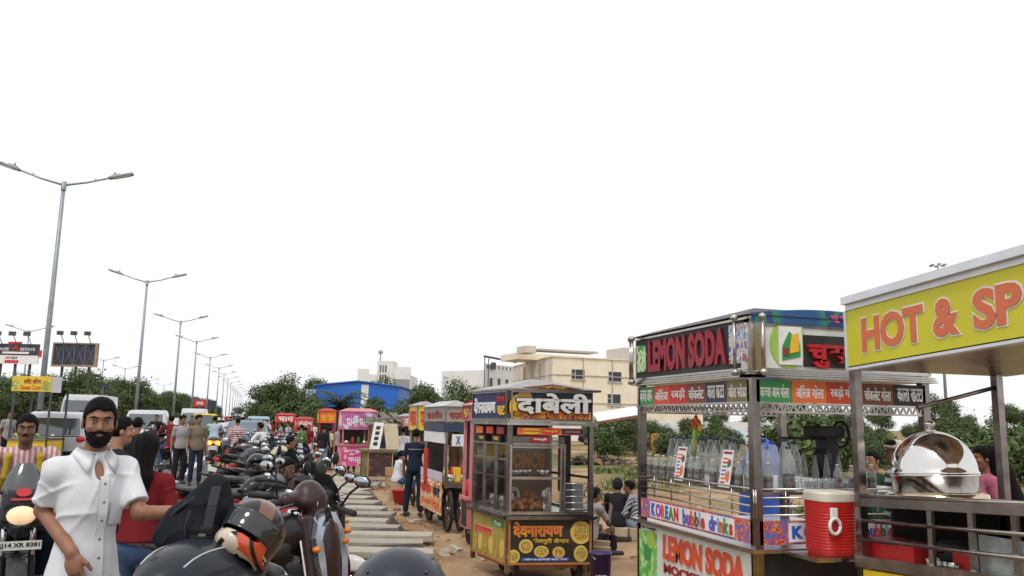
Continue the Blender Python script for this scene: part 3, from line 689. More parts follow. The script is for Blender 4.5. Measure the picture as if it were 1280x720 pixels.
small_sign('road_sign', 'tiny dark sign on the roof line just above the bearded man', 129, 484, .7, .5, 70, MATS['dark_blank_sheet'])
# tall thin mast behind the right carts
p = D(1172, 330, 240)
r = thing('mast', 'far high-mast light with a ring of lamps above the yellow fascia', 'mast', (p.x, p.y, 0)); b = MB(); b.tube([(p.x, p.y, 0), (p.x, p.y, p.z)], [.5, .2], galv); b.build('pole', r)
for i in range(6):
    a = i*math.pi/3; q = p+Vector((math.cos(a)*1.9, math.sin(a)*1.9, -.4)); b = MB(); b.tube([p+Vector((0, 0, -.7)), q], .06, galv, n=5); f = b.build('lamp_bracket', r); b = MB(); b.obox(q, (.35, .35, .25), lampgrey); b.build('lamp_head', f)
for px, py, d, t in [(556, 471, 120, 'left of the white narrow building'), (366, 466, 92, 'above the tree clump left of the blue shed')]:
    p = D(px, py, d); b = MB(); b.tube([(p.x, p.y, 0), (p.x, p.y, p.z)], [.12, .07], galv, n=6); b.box(p.x-.3, p.x+.3, p.y-.05, p.y+.05, p.z-.1, p.z, galv); solo(b, 'utility_pole', 'thin grey utility pole standing '+t, 'pole', 'utility poles')
# ------------------------------------------------------------------ people
SK = {'a': mat('skin_brown', (.28, .135, .08), .5, var=.22, scale=18, spec=.35, bump=.08), 'b': mat('skin_dark', (.17, .085, .052), .55, var=.14, scale=14, spec=.35), 'c': mat('skin_tan', (.38, .2, .125), .55, var=.12, scale=14, spec=.35)}
HAIR = mat('black_hair', (.008, .007, .0065), .7, var=.6, scale=150, spec=.16, bump=1.0, stretch=(1, 1, .22))
EYEW = mat('eye_white', (.6, .56, .52), .3, var=.05); EYED = mat('eye_dark', (.018, .012, .01), .15, var=.1); LIPM = mat('lips', (.22, .085, .07), .5, var=.1)
SHOE = mat('dark_shoe', (.03, .027, .025), .5, var=.2); SANDAL = mat('tan_sandal', (.2, .12, .07), .7)
def cloth(name, c, **k): return mat('cloth_'+name, c, .85, var=k.pop('var', .14), scale=k.pop('scale', 9), bump=.12, spec=.15, **k)
STAND = dict(pelvis=(0, 0, .93), chest=(0, .0, 1.25), neck=(0, -.015, 1.45), head=(0, .015, 1.625), sh=(.168, -.01, 1.405), el=(.222, -.045, 1.125), wr=(.235, .05, .885), hip=(.085, 0, .92), kn=(.1, .02, .5), an=(.105, -.02, .085), toe=(.125, .15, .035))
RIDE = dict(pelvis=(0, -.22, .90), chest=(0, -.13, 1.2), neck=(0, -.07, 1.38), head=(0, -.02, 1.55), sh=(.185, -.08, 1.36), el=(.3, .07, 1.13), wr=(.34, .30, 1.06), hip=(.1, -.2, .88), kn=(.2, .2, .74), an=(.17, -.02, .36), toe=(.19, .16, .31))
SIT = dict(pelvis=(0, 0, .48), chest=(0, .04, .78), neck=(0, .08, .97), head=(0, .12, 1.13), sh=(.18, .07, .94), el=(.24, .17, .68), wr=(.16, .4, .56), hip=(.09, .02, .46), kn=(.13, .42, .5), an=(.13, .4, .09), toe=(.15, .56, .035))
SITLOW = {k: ((v[0], v[1], v[2]-.2) if k not in ('kn', 'an', 'toe') else v) for k, v in SIT.items()}; SITLOW['kn'] = (.14, .36, .42)
def person(label, pos, face, pose=STAND, over=None, H=1.7, skin='a', top=None, sleeve='short', bottom=None, hair='short', female=False, d=20, group=None, shoe=SHOE, turn=0, nod=0, beard=False, hem=.0, detail=None, extras=None, z0=None, child=False, lean=0, headscale=.94, slim=.93, facew=.97):
    """face: world heading of the chest in degrees (0 = looking along +Y, 180 = towards the camera).
    over: joint overrides, 'elL' etc for one side only (R is +x when facing +Y)."""
    rr = random.Random(label); sc = H/1.75; vox = detail or min(.024, max(.0075, d/1150)); near = d < 9
    J = {}
    for k, v in pose.items():
        if k in ('sh', 'el', 'wr', 'hip', 'kn', 'an', 'toe'): J[k+'R'] = Vector(v); J[k+'L'] = Vector((-v[0], v[1], v[2]))
        else: J[k] = Vector(v)
    for k, v in (over or {}).items():
        if k in ('sh', 'el', 'wr', 'hip', 'kn', 'an', 'toe'): J[k+'R'] = Vector(v); J[k+'L'] = Vector((-v[0], v[1], v[2]))
        else: J[k] = Vector(v)
    for k in J: J[k] = J[k]*sc
    if female or child:
        for s_ in 'LR':
            q = J['sh'+s_]; J['sh'+s_] = Vector((q.x*(.86 if female else .82), q.y, q.z))
    pos = Vector(pos); root = thing('person', label, 'person', (0, 0, 0), group)
    S = sc; fem = .9 if female else 1.0
    sp = rot_to(J['neck']-J['pelvis']); ch = J['chest']; pe = J['pelvis']; wa = pe.lerp(ch, .45)
    hr = Euler((R(nod), 0, R(turn))).to_matrix(); hc = J['head']; hs = S*(1.1 if child else headscale)
    def HP(x, y, z): return hc+hr@Vector((x, y, z))*hs
    def HR(*r): return (r[0]*hs*facew, r[1]*hs, r[2]*hs)
    def head(s, g=0.):
        s.ell(HP(0, -.012, .032), HR(.076+g, .096+g, .082+g), hr, k=.01); s.ell(HP(0, .022, -.04), HR(.063+g, .066+g, .078+g), hr, k=.03); s.ell(HP(0, .052, -.09), HR(.036+g, .032+g, .028+g), hr, k=.03)
    def torso(s, g=0., k=.05, low=True):
        s.ell(ch+sp@Vector((0, .005, .03))*S, [(.15*fem*slim+g)*S, (.108+g)*S, (.19+g)*S], sp, k=k)
        s.ell(wa, [(.135*fem*slim+g)*S, (.1+g)*S, (.16+g)*S], sp, k=k)
        s.ell(pe+sp@Vector((0, -.005, .0))*S, [(.15*slim+g)*S, (.11+g)*S, (.125+g)*S], sp, k=k)
        for q in 'LR':
            s.cone(J['neck']+sp@Vector((0, 0, -.05))*S, J['sh'+q]-Vector((0, 0, .012))*S, (.052+g)*S, (.046+g)*S, k=.045)
            if female: s.ell(ch+sp@Vector(((.065 if q == 'R' else -.065), .085, .0))*S, [(.06+g)*S]*3, sp, k=.05)
    # --- one continuous body
    s = SDF(k=.02*S+.004); torso(s, -.004)
    for q in 'LR':
        s.cone(J['sh'+q], J['el'+q], .047*S*fem*slim, .037*S*fem*slim); s.cone(J['el'+q], J['wr'+q], .039*S*fem*slim, .0265*S*fem)
        lg = .014 if bottom else 0; s.cone(J['hip'+q], J['kn'+q], (.078-lg)*S, (.05-lg)*S); s.cone(J['kn'+q], J['an'+q], (.053-lg)*S, (.036-lg*.3)*S)
        if not bottom: s.ell(J['kn'+q].lerp(J['an'+q], .3)+Vector((0, -.012, 0))*S, (.05*S, .052*S, .1*S))
        s.cone(J['an'+q]-Vector((0, .025, .03))*S, J['toe'+q], .036*S, .03*S)
    s.cone(J['neck']-sp@Vector((0, 0, .04))*S, HP(0, -.02, -.06), .053*S*fem*slim**.5, .049*S*fem*slim**.5, k=.02); head(s)
    if d < 30:
        s.cone(HP(0, .08, .008), HP(0, .104, -.034), .007*hs, .0125*hs, k=.008)
        for q in (-1, 1): s.ell(HP(q*.077, -.008, -.012), HR(.009, .02, .031), hr, k=.006)
    if near:
        s.ell(HP(0, .082, .022), HR(.052, .014, .01), hr, k=.012)
        for q in (-1, 1):
            s.ell(HP(q*.032, .1, .001), HR(.019, .013, .009), hr, k=.007, op=-1); s.ell(HP(q*.046, .058, -.03), HR(.02, .026, .02), hr, k=.015); s.ell(HP(q*.011, .09, -.037), HR(.009, .012, .008), hr, k=.005)
    # hands
    for q in 'LR':
        w_ = J['wr'+q]; dr = (w_-J['el'+q]).normalized(); sx = 1 if q == 'R' else -1
        if over and 'hd'+q in over: dr = Vector(over['hd'+q]).normalized()
        pn = Vector((-sx, 0, 0)) if abs(dr.x) < .8 else Vector((0, 0, -1))     # palm faces the body
        if over and 'pn'+q in over: pn = Vector(over['pn'+q])
        pn = (pn-dr*pn.dot(dr)).normalized(); ac = dr.cross(pn)*(1 if q == 'R' else -1)   # across the palm
        if ac.y < 0 and abs(dr.y) < .7: ac = -ac                                # thumb side forward
        HM = Matrix((ac, pn, dr)).transposed()
        s.ell(w_+dr*.045*S, (.04*S, .016*S+.004, .05*S), HM, k=.012)
        if d < 13:
            for i in range(4):
                ln = (.068, .076, .07, .055)[i]*S; b0 = w_+dr*.08*S+ac*(.026-.0175*i)*S; curl = .45+.12*i if not (over and 'grip' in over) else 1.2
                d1 = (dr*math.cos(curl*.5)+pn*math.sin(curl*.5)); d2 = (dr*math.cos(curl*1.5)+pn*math.sin(curl*1.5)); m_ = b0+d1*ln*.52; fr_ = max(.0078*S, vox*.62)
                s.cone(b0-dr*.02*S, m_, fr_*1.1, fr_, k=.004); s.cone(m_, m_+d2*ln*.48, fr_, fr_*.85, k=.004)
            t0 = w_+dr*.03*S+ac*.03*S; t1 = t0+(dr*.8+ac*.6+pn*.25).normalized()*.035*S; t2 = t1+(dr*1+ac*.15+pn*.4).normalized()*.03*S; fr_ = max(.009*S, vox*.65)
            s.cone(t0, t1, fr_*1.2, fr_, k=.006); s.cone(t1, t2, fr_, fr_*.85, k=.004)
        else:
            s.ell(w_+dr*.11*S+pn*.012*S, (.034*S, .016*S+.003, .06*S), HM, k=.012); s.cone(w_+dr*.04*S, w_+dr*.08*S+ac*.05*S, .014*S, .01*S, k=.01)
    sdf_obj('body', s.mesh(vox), SK[skin], root)
    # --- clothes
    def folds(a, sc_=1.0):
        ph = rr.uniform(0, 6)
        def f(P, Fd):
            x, y, z = P[..., 0], P[..., 1], P[..., 2]
            w1 = np.sin(9*x+5*z+ph)+.7*np.sin(13*y-7*z); w2 = np.sin(21*x-14*z+ph*2)+.6*np.sin(11*y+9*x)
            r1 = 1-np.abs(np.sin(15*z+11*x*np.sin(ph)+1.7*w1+ph)); r2 = 1-np.abs(np.sin(24*z-19*x+1.5*w2)); r3 = 1-np.abs(np.sin(33*x+9*z+2*w1+y*14))
            return Fd-a*(r1**3*1.3*np.clip(w2, 0, 1)+r2**3*np.clip(w1, 0, 1)+.7*r3**3*np.clip(-w1, 0, 1)-.35)
        return f
    if top:
        s = SDF(k=.03*S); torso(s, .014)
        s.ell(pe+sp@Vector((0, 0, .02))*S, [(.172*slim*fem+.004)*S, .13*S, .22*S], sp, k=.05)
        for q in 'LR':
            a, b, c = J['sh'+q], J['el'+q], J['wr'+q]
            if sleeve == 'short': s.cone(a, a.lerp(b, .8), .05*S, .054*S, flat=1, k=.025)
            elif sleeve == 'long': s.cone(a, b, .06*S, .052*S, k=.025); s.cone(b, b.lerp(c, .95), .052*S, .04*S, flat=1, k=.015)
        fl = folds(.0068*S); hz = pe-sp@Vector((0, 0, .05+hem))*S
        
        if beard: s.ell(J['neck']+sp@Vector((0, .115, -.05))*S, [.02, .05, .05], sp, k=.01, op=-1)
        s.clip(hz, sp@Vector((0, 0, -1))); s.clip(J['neck']+sp@Vector((0, .02, .03))*S, sp@Vector((0, .35, 1)))
        sdf_obj('shirt', s.mesh(vox, fl), top, root)
    if bottom:
        s = SDF(k=.025*S); s.ell(pe, [.155*S, .116*S, .13*S], sp); s.clip(pe+sp@Vector((0, 0, .10))*S, sp@Vector((0, 0, 1)))
        for q in 'LR':
            s.cone(J['hip'+q], J['kn'+q], .092*S, .068*S); s.cone(J['kn'+q], J['kn'+q].lerp(J['an'+q], .95), .068*S, .058*S, flat=1)
        sdf_obj('trousers', s.mesh(vox, folds(.004*S)), bottom, root)
        s = SDF(k=.015*S)
        for q in 'LR':
            a = J['an'+q]; t = J['toe'+q]; s.cone(a-Vector((0, .03, .035))*S, t, .043*S, .037*S); s.cone(a+Vector((0, 0, .0)), a-Vector((0, .02, .04))*S, .04*S, .042*S)
        sdf_obj('shoes', s.mesh(vox), shoe, root)
    # --- hair, beard, face
    def hp(P): return (P-np.array(hc))@np.array(hr)/hs
    if hair != 'none':
        s = SDF(k=.02); head(s, .010 if hair != 'long' else .014)
        def region(P, Fd):
            Q = hp(P); y, z, x = Q[..., 1], Q[..., 2], np.abs(Q[..., 0])
            hl = np.interp(y, [-.12, -.06, -.015, .012, .03, .055, .09, .12], [-.085, -.07, -.035, -.02, .03, .05, .06, .064])+.006*np.sin(95*Q[..., 0])
            return np.maximum(Fd+.0022*np.sin(260*Q[..., 0]+40*z)*np.sin(180*y+90*z)-.012*np.clip((z-.06)/.05, 0, 1)*np.clip((y+.02)/.08, 0, 1), (hl-z)*hs*.8)
        if hair == 'long':
            s.cone(HP(0, -.07, .03), HP(0, -.11, -.2), .075*hs, .07*hs, k=.04); s.cone(HP(0, -.11, -.2), HP(0, -.12, -.44), .07*hs, .035*hs, k=.03)
            rg = region
            def region(P, Fd): Q = hp(P); return np.where(Q[..., 1] < -.045, Fd+.003*np.sin(120*Q[..., 0]), rg(P, Fd))
        if hair == 'bun': s.ell(HP(0, -.12, .02), HR(.045, .04, .045), hr)
        if hair == 'thick': s.ell(HP(0, -.01, .06), HR(.088, .1, .07), hr, k=.03)
        sdf_obj('hair', s.mesh(vox*.85 if near else vox, region), HAIR, root)
    if beard:
        s = SDF(k=.02); head(s, .008)
        def rb(P, Fd):
            Q = hp(P); y, z, x = Q[..., 1], Q[..., 2], np.abs(Q[..., 0]); top_ = np.interp(y, [-.02, .03, .06, .09, .12], [.0, -.035, -.05, -.046, -.046])
            mouth = np.sqrt((x/.021)**2+((z+.0655)/.0085)**2)-1
            return np.maximum(np.maximum(Fd+.0015*np.sin(300*x)*np.sin(280*z), (z-top_)*hs), np.maximum(-(y+.005)*hs, -mouth*.01))
        sdf_obj('beard', s.mesh(min(vox, .005), rb), HAIR, root)
    if d < 30:
        b = MB()
        for q in (-1, 1):
            b.ball(HP(q*.0315, .083, .0), (.0135*hs, .0075*hs, .0055*hs), EYEW, 12, hr); b.ball(HP(q*.0315, .0875, .0005), (.0058*hs, .0046*hs, .0054*hs), EYED, 8, hr); b.tube([HP(q*.0175, .0865, .001), HP(q*.031, .0915, .0062), HP(q*.0465, .082, .001)], .0022*hs, EYED, n=5)
        b.build('eyes', root)
        b = MB()
        for q in (-1, 1): b.tube([HP(q*.014, .0965, .019), HP(q*.034, .094, .0255), HP(q*.053, .079, .018)], [.0035*hs, .0045*hs, .0022*hs], HAIR, n=6)
        b.build('eyebrows', root)
        b = MB(); b.ball(HP(0, .0835, -.0625), HR(.023, .011, .0045), LIPM, 10, hr); b.ball(HP(0, .083, -.070), HR(.02, .0115, .0055), LIPM, 10, hr); b.build('lips', root)
    if extras: extras(root, J, S, HP, hr, hs, sp)
    root.location = (pos.x, pos.y, pos.z if z0 is None else z0); root.rotation_euler = (R(lean), 0, R(face)); root['_loc'] = (0., 0., 0.)
    return root
def moustache(root, J, S, HP, hr, hs, sp):
    b = MB(); b.tube([HP(-.028, .082, -.062), HP(-.012, .0935, -.052), HP(.012, .0935, -.052), HP(.028, .082, -.062)], [.003*hs, .006*hs, .006*hs, .003*hs], HAIR, n=6); b.build('moustache', root)
def helmet_on(m):
    def f(root, J, S, HP, hr, hs, sp):
        s = SDF(k=.02); s.ell(HP(0, -.01, .02), [.125*hs, .15*hs, .135*hs], hr); s.ell(HP(0, .02, -.06), [.11*hs, .13*hs, .09*hs], hr, k=.04); s.box(HP(0, .13, -.005), [.085*hs, .06*hs, .045*hs], hr, op=-1, k=.01); s.clip(HP(0, 0, -.12), hr@Vector((0, 0, -1)))
        sdf_obj('helmet', s.mesh(.014), m, root)
    return f
def cap_on(m, turban=False):
    def f(root, J, S, HP, hr, hs, sp):
        s = SDF(k=.02); s.ell(HP(0, -.015, .055), [.095*hs, .115*hs, .085*hs], hr)
        if not turban: s.ell(HP(0, .11, .06), [.07*hs, .07*hs, .012*hs], hr)
        s.clip(HP(0, 0, .03), hr@Vector((0, .3, -1))); sdf_obj('turban' if turban else 'cap', s.mesh(.012), m, root)
    return f
def shirt_details(root, J, S, HP, hr, hs, sp):
    "collar, placket, buttons and a chest pocket for the near white shirt"
    nk = J['neck']; wm = MATS['cloth_white_shirt']; b = MB()
    for q in (-1, 1):
        up, lo = [], []
        for i in range(13):
            t = i/12; a = math.pi*(.5-(1-t)*1.0) if False else -math.pi/2+t*math.pi*.93
            c, s_ = math.cos(a)*q, math.sin(a); up.append(nk+Vector((c*.064, s_*.062+.012*t, .038-.05*max(0, t-.4)))); 
            dr = .012+.024*t; tip = max(0, (t-.72)/.28); lo.append(nk+Vector((c*(.064+dr)+q*.03*tip, s_*(.064+dr)+.02*t+.004*tip, .006-.05*max(0, t-.35)-.045*tip)))
        n = 13; P = up+lo+[p+Vector((0, 0, .004)) for p in up]+[p+(p-nk).normalized()*.005+Vector((0, 0, .003)) for p in lo]
        fs = []
        for i in range(12): fs += [(i, i+1, n+i+1, n+i), (2*n+i, 3*n+i, 3*n+i+1, 2*n+i+1), (n+i, n+i+1, 3*n+i+1, 3*n+i), (i, 2*n+i, 2*n+i+1, i+1)]
        fs += [(12, 2*n+12, 3*n+12, n+12)]; b.add(P, fs, wm, True)
    b.build('collar', root)
# ------------------------------------------------------------------ two-wheelers
rubber = mat('tyre_rubber', (.022, .021, .02), .8, var=.3, scale=20, dirt=.5, dirtcol=(.12, .095, .07)); blk = mat('black_plastic', (.012, .012, .013), .5, var=.3, scale=12, spec=.25, dirt=.12)
seatm = mat('black_seat_vinyl', (.017, .017, .018), .55, var=.3, scale=30, bump=.1, dirt=.2); chrome = mat('chrome', (.72, .72, .72), .14, 1., var=.1); alu = mat('engine_alloy', (.32, .32, .33), .42, .8, var=.3, scale=15, dirt=.3)
redlens = mat('red_lens', (.5, .015, .01), .2, var=.1); orlens = mat('orange_lens', (.7, .2, .02), .2, var=.1); glassl = mat('headlight_glass', (.5, .52, .54), .08, var=.15, coat=1.); mirror = mat('mirror_glass', (.42, .45, .48), .05, 1., var=.02)
tail_lit = mat('lit_tail_lamp', (.6, .05, .02), .3, emit=((1, .09, .03), 2.2)); amber_lit = mat('lit_amber_lamp', (.8, .3, .05), .3, emit=((1, .3, .04), 3.)); head_lit = mat('lit_headlight', (.9, .7, .45), .3, var=.3, scale=30, emit=((1, .62, .34), .55)); platem = mat('number_plate', (.62, .62, .58), .5, var=.1); inkm = mat('black_ink', (.02, .02, .02), .6)
def paintm(name, c, rough=.25): return mat('paint_'+name, c, rough+.06, var=.08, scale=4, coat=.22, spec=.22, dirt=.14, dirtcol=(.2, .16, .12))
def wheel(root, y, Rr, w, spokes=6, n=28):
    b = MB(); q = Rr-w*.62
    b.lathe([(q, -w*.32), (q+w*.3, -w*.5), (Rr-w*.12, -w*.42), (Rr, 0), (Rr-w*.12, w*.42), (q+w*.3, w*.5), (q, w*.32)], (0, y, Rr), rubber, 'X', n)
    t = b.build('wheel', root); b = MB()
    b.lathe([(q, -w*.34), (q-.022, -w*.28), (q-.026, 0), (q-.022, w*.28), (q, w*.34)], (0, y, Rr), alu, 'X', n); b.lathe([(0, -w*.5), (.045, -w*.5), (.045, w*.5), (0, w*.5)], (0, y, Rr), alu, 'X', 12)
    for i in range(spokes):
        a = 2*math.pi*i/spokes; b.bar((0, y+.04*math.cos(a), Rr+.04*math.sin(a)), (0, y+(q-.015)*math.cos(a+.12), Rr+(q-.015)*math.sin(a+.12)), .03, .02, alu)
    b.lathe([(.06, w*.5), (.11, w*.5), (.11, w*.5+.006), (.06, w*.5+.006)], (0, y, Rr), chrome, 'X', 16); b.build('rim', t); return t
def plate(root, c, w_, h_, fr, txt, name='number_plate', m=None):
    b = MB(); b.fbox(fr, -w_/2, w_/2, -h_/2, h_/2, 0, .006, m or platem)
    if txt: letter(b, fr, txt, -w_*.44, w_*.44, -h_*.3, h_*.3, .006, .002, inkm, .03)
    return b.build(name, root)
def motorcycle(body, accent, vox=.014, fairing=True, txt=None, lit=False, tail_on=False, low=False):
    r = thing('motorcycle', 'x', 'motorcycle'); PI = math.pi
    wheel(r, .66, .3, .09); wheel(r, -.64, .3, .115)
    b = MB()   # fork and front mudguard
    for x in (-.085, .085): b.tube([(x, .66, .3), (x, .56, .62)], .027, blk, n=8); b.tube([(x, .56, .62), (x, .46 if low else .43, .89 if low else .98)], .02, chrome, n=8)
    b.obox((0, .47, .85 if low else .9), (.12, .03, .015), alu); b.obox((0, .44, .87 if low else .985), (.12, .03, .015), alu); b.build('fork', r)
    b = MB(); b.lathe([(.335, -.06), (.35, -.035), (.355, 0), (.35, .035), (.335, .06)], (0, .66, .3), body, 'X', 20, arc=(R(-5), R(135))); b.build('front_mudguard', r)
    b = MB(); hb = [(-.38, .25, 1.06), (-.2, .34, 1.06), (-.1, .42, 1.02), (.1, .42, 1.02), (.2, .34, 1.06), (.38, .25, 1.06)]; hb = [(x*.75, y+.02, .88) for x, y, z in hb] if low else hb; b.tube(hb, .012, blk, n=6); h = b.build('handlebar', r)
    for s_ in (-1, 1):
        if low:
            b = MB(); b.tube([(s_*.18, .33, .88), (s_*.29, .27, .88)], .019, rubber, n=8); b.build('grip', h); continue
        b = MB(); b.tube([(s_*.25, .315, 1.06), (s_*.385, .248, 1.06)], .019, rubber, n=8); b.tube([(s_*.2, .36, 1.05), (s_*.28, .36, 1.05), (s_*.38, .32, 1.045)], .008, alu, n=5); b.build('grip', h)
        b = MB(); b.tube([(s_*.23, .33, 1.06), (s_*.27, .37, 1.16), (s_*.33, .36, 1.21)], .008, blk, n=6); b.ball((s_*.35, .36, 1.24), (.06, .02, .04), blk, 12); m = b.build('mirror', r)
        b = MB(); b.ball((s_*.35, .3455, 1.24), (.053, .009, .034), mirror, 12); b.build('mirror_glass', m)
    s = SDF(k=.04)
    if low: s.ell((0, .55, .8), (.09, .11, .09))
    elif fairing: s.box((0, .56, .93), (.12, .1, .11), Euler((.35, 0, 0)).to_matrix(), .03); s.box((0, .5, 1.06), (.09, .04, .09), Euler((.6, 0, 0)).to_matrix(), .02); s.cone((0, .62, .82), (0, .7, .86), .07, .02); s.box((0, .69, .9), (.1, .05, .06), rd=.03, op=-1, k=.02)
    else: s.box((0, .55, .92), (.085, .08, .1), Euler((.3, 0, 0)).to_matrix(), .035); s.box((0, .5, 1.05), (.07, .03, .06), Euler((.6, 0, 0)).to_matrix(), .02)
    sdf_obj('headlight_cowl', s.mesh(vox), body, r)
    b = MB(); b.ball((0, .655, .9 if not low else .8), (.088, .035, .062), head_lit if lit else glassl, 14); b.build('headlight', r)
    if fairing: b = MB(); b.lathe([(.15, 0), (.12, .09), (.06, .17)], (0, .45, 1.06), mat('smoked_screen', (.05, .055, .06), .1, coat=1.), 'Z', 16, arc=(R(30), R(150))); b.build('windscreen', r)
    b = MB(); b.obox((0, .42, 1.08 if not low else .9), (.08, .04, .035), blk, Euler((.5, 0, 0)).to_matrix(), .01); b.build('instrument_panel', r)
    for s_ in (-1, 1):
        b = MB(); zi = .8 if low else .9; b.tube([(s_*.1, .5, zi), (s_*.19, .52, zi)], .01, blk, n=5); b.ball((s_*.2, .53, zi), (.03, .035, .022), orlens, 8); b.build('indicator', r)
        b = MB(); b.tube([(s_*.05, -.86, .74), (s_*.15, -.9, .74)], .01, blk, n=5); b.ball((s_*.16, -.91, .74), (.03, .035, .022), amber_lit if tail_on else orlens, 8); b.build('indicator', r)
    s = SDF(k=.05); s.ell((0, .18, .9), (.145, .25, .115)); s.box((.1, .3, .83), (.085, .14, .075), Euler((.15, .25, 0)).to_matrix(), .03); s.box((-.1, .3, .83), (.085, .14, .075), Euler((.15, -.25, 0)).to_matrix(), .03); s.cone((0, .02, .85), (0, -.1, .8), .09, .08); s.ell((.2, .0, .84), (.09, .16, .09), op=-1, k=.03); s.ell((-.2, .0, .84), (.09, .16, .09), op=-1, k=.03); s.box((0, .1, .7), (.3, .6, .06), rd=.01, op=-1, k=.02); ft = sdf_obj('fuel_tank', s.mesh(vox), body, r); b = MB(); b.lathe([(0, .022), (.04, .022), (.045, .012), (.052, .0), (.052, -.03)], (0, .2, 1.008), chrome, n=16); b.build('filler_cap', ft)
    for s_ in (-1, 1):
        b = MB(); fr = Frame((s_*.165, .1, .8), (0, 1, 0) if s_ > 0 else (0, -1, 0)); b.prism(fr, [(.02, .0), (.22, .02), (.3, .1), (.1, .075)] if s_ > 0 else [(-.02, 0), (-.1, .075), (-.3, .1), (-.22, .02)], -.02, .008, accent)
        b.build('tank_stripe', r)
    s = SDF(k=.03); s.box((0, -.2, .82), (.125, .24, .045), Euler((.05, 0, 0)).to_matrix(), .035); s.box((0, -.58, .87), (.1, .24, .04), Euler((-.08, 0, 0)).to_matrix(), .035); sdf_obj('seat', s.mesh(vox), seatm, r)
    s = SDF(k=.04); s.cone((0, -.2, .74), (0, -.88, .84), .1, .06); s.cone((.08, 0, .68), (.1, -.4, .72), .06, .05); s.cone((-.08, 0, .68), (-.1, -.4, .72), .06, .05); sdf_obj('side_panel', s.mesh(vox), body, r)
    b = MB()
    for s_ in (-1, 1): b.tube([(s_*.11, -.5, .84), (s_*.13, -.85, .92), (s_*.07, -.98, .95)], .013, blk, n=6)
    b.tube([(-.07, -.98, .95), (.07, -.98, .95)], .013, blk, n=6); b.build('grab_rail', r)
    for s_ in (-1, 1):
        b = MB(); fr = Frame((s_*.138, -.1, .74), (0, -1, 0) if s_ > 0 else (0, 1, 0)); q = [(.02, .0), (.3, .03), (.42, .09), (.12, .06)]; q = [(x if s_ > 0 else -x, y) for x, y in q]; b.prism(fr, q if s_ > 0 else q[::-1], -.05, .004, accent); b.build('side_decal', r)
        b = MB(); b.tube([(s_*.2, .36, 1.05 if not low else .88), (s_*.16, .5, 1.0 if not low else .84), (s_*.06, .52, .8), (s_*.04, .4, .7)], .006, blk, n=5); b.build('cable', r)
    b = MB(); b.ball((0, -.92, .82), (.075, .035, .04), tail_lit if tail_on else redlens, 12); b.build('tail_lamp', r)
    b = MB(); b.lathe([(.36, -.07), (.375, 0), (.36, .07)], (0, -.64, .3), blk, 'X', 16, arc=(R(95), R(195))); b.obox((0, -.97, .6), (.06, .012, .13), blk, Euler((-.25, 0, 0)).to_matrix()); b.build('rear_mudguard', r)
    plate(r, None, .2, .12, Frame((0, -.985, .66), (1, 0, 0)), txt); 
    b = MB(); b.tube([(0, .42, .88), (0, .34, .4), (0, .1, .24), (0, -.2, .3), (0, -.18, .7), (0, .3, .82)], .025, blk, n=6); b.tube([(0, -.18, .7), (0, -.8, .78)], .02, blk, n=6)
    for s_ in (-1, 1): b.tube([(s_*.09, -.15, .33), (s_*.09, -.64, .3)], .022, blk, n=6); b.tube([(s_*.11, -.5, .72), (s_*.11, -.6, .36)], .032, alu, n=8)
    b.build('frame', r)
    b = MB(); b.obox((0, .12, .36), (.13, .17, .11), alu, bev=.03)
    for i in range(7): b.obox((0, .2+.012*i, .5+.024*i), (.1-.004*i, .085, .008), alu, Euler((.35, 0, 0)).to_matrix())
    b.lathe([(0, -.19), (.1, -.19), (.11, -.15), (.11, .15), (.1, .19), (0, .19)], (0, .04, .34), alu, 'X', 18); b.obox((0, .02, .58), (.07, .12, .08), blk, bev=.02); b.build('engine', r)
    b = MB(); b.tube([(.06, .34, .5), (.1, .4, .34), (.15, .2, .2), (.17, -.2, .24), (.17, -.3, .27)], .022, chrome, n=8); b.tube([(.17, -.3, .27), (.18, -.45, .3), (.2, -.85, .38)], [.03, .055, .05], blk, n=10); b.build('exhaust', r)
    b = MB(); b.bar((-.05, .0, .28), (-.24, -.05, .02), .02, .02, blk); b.tube([(-.2, .02, .3), (.2, .02, .3)], .012, blk, n=5); b.tube([(-.18, -.35, .36), (.18, -.35, .36)], .012, blk, n=5); b.build('stand', r)
    return r
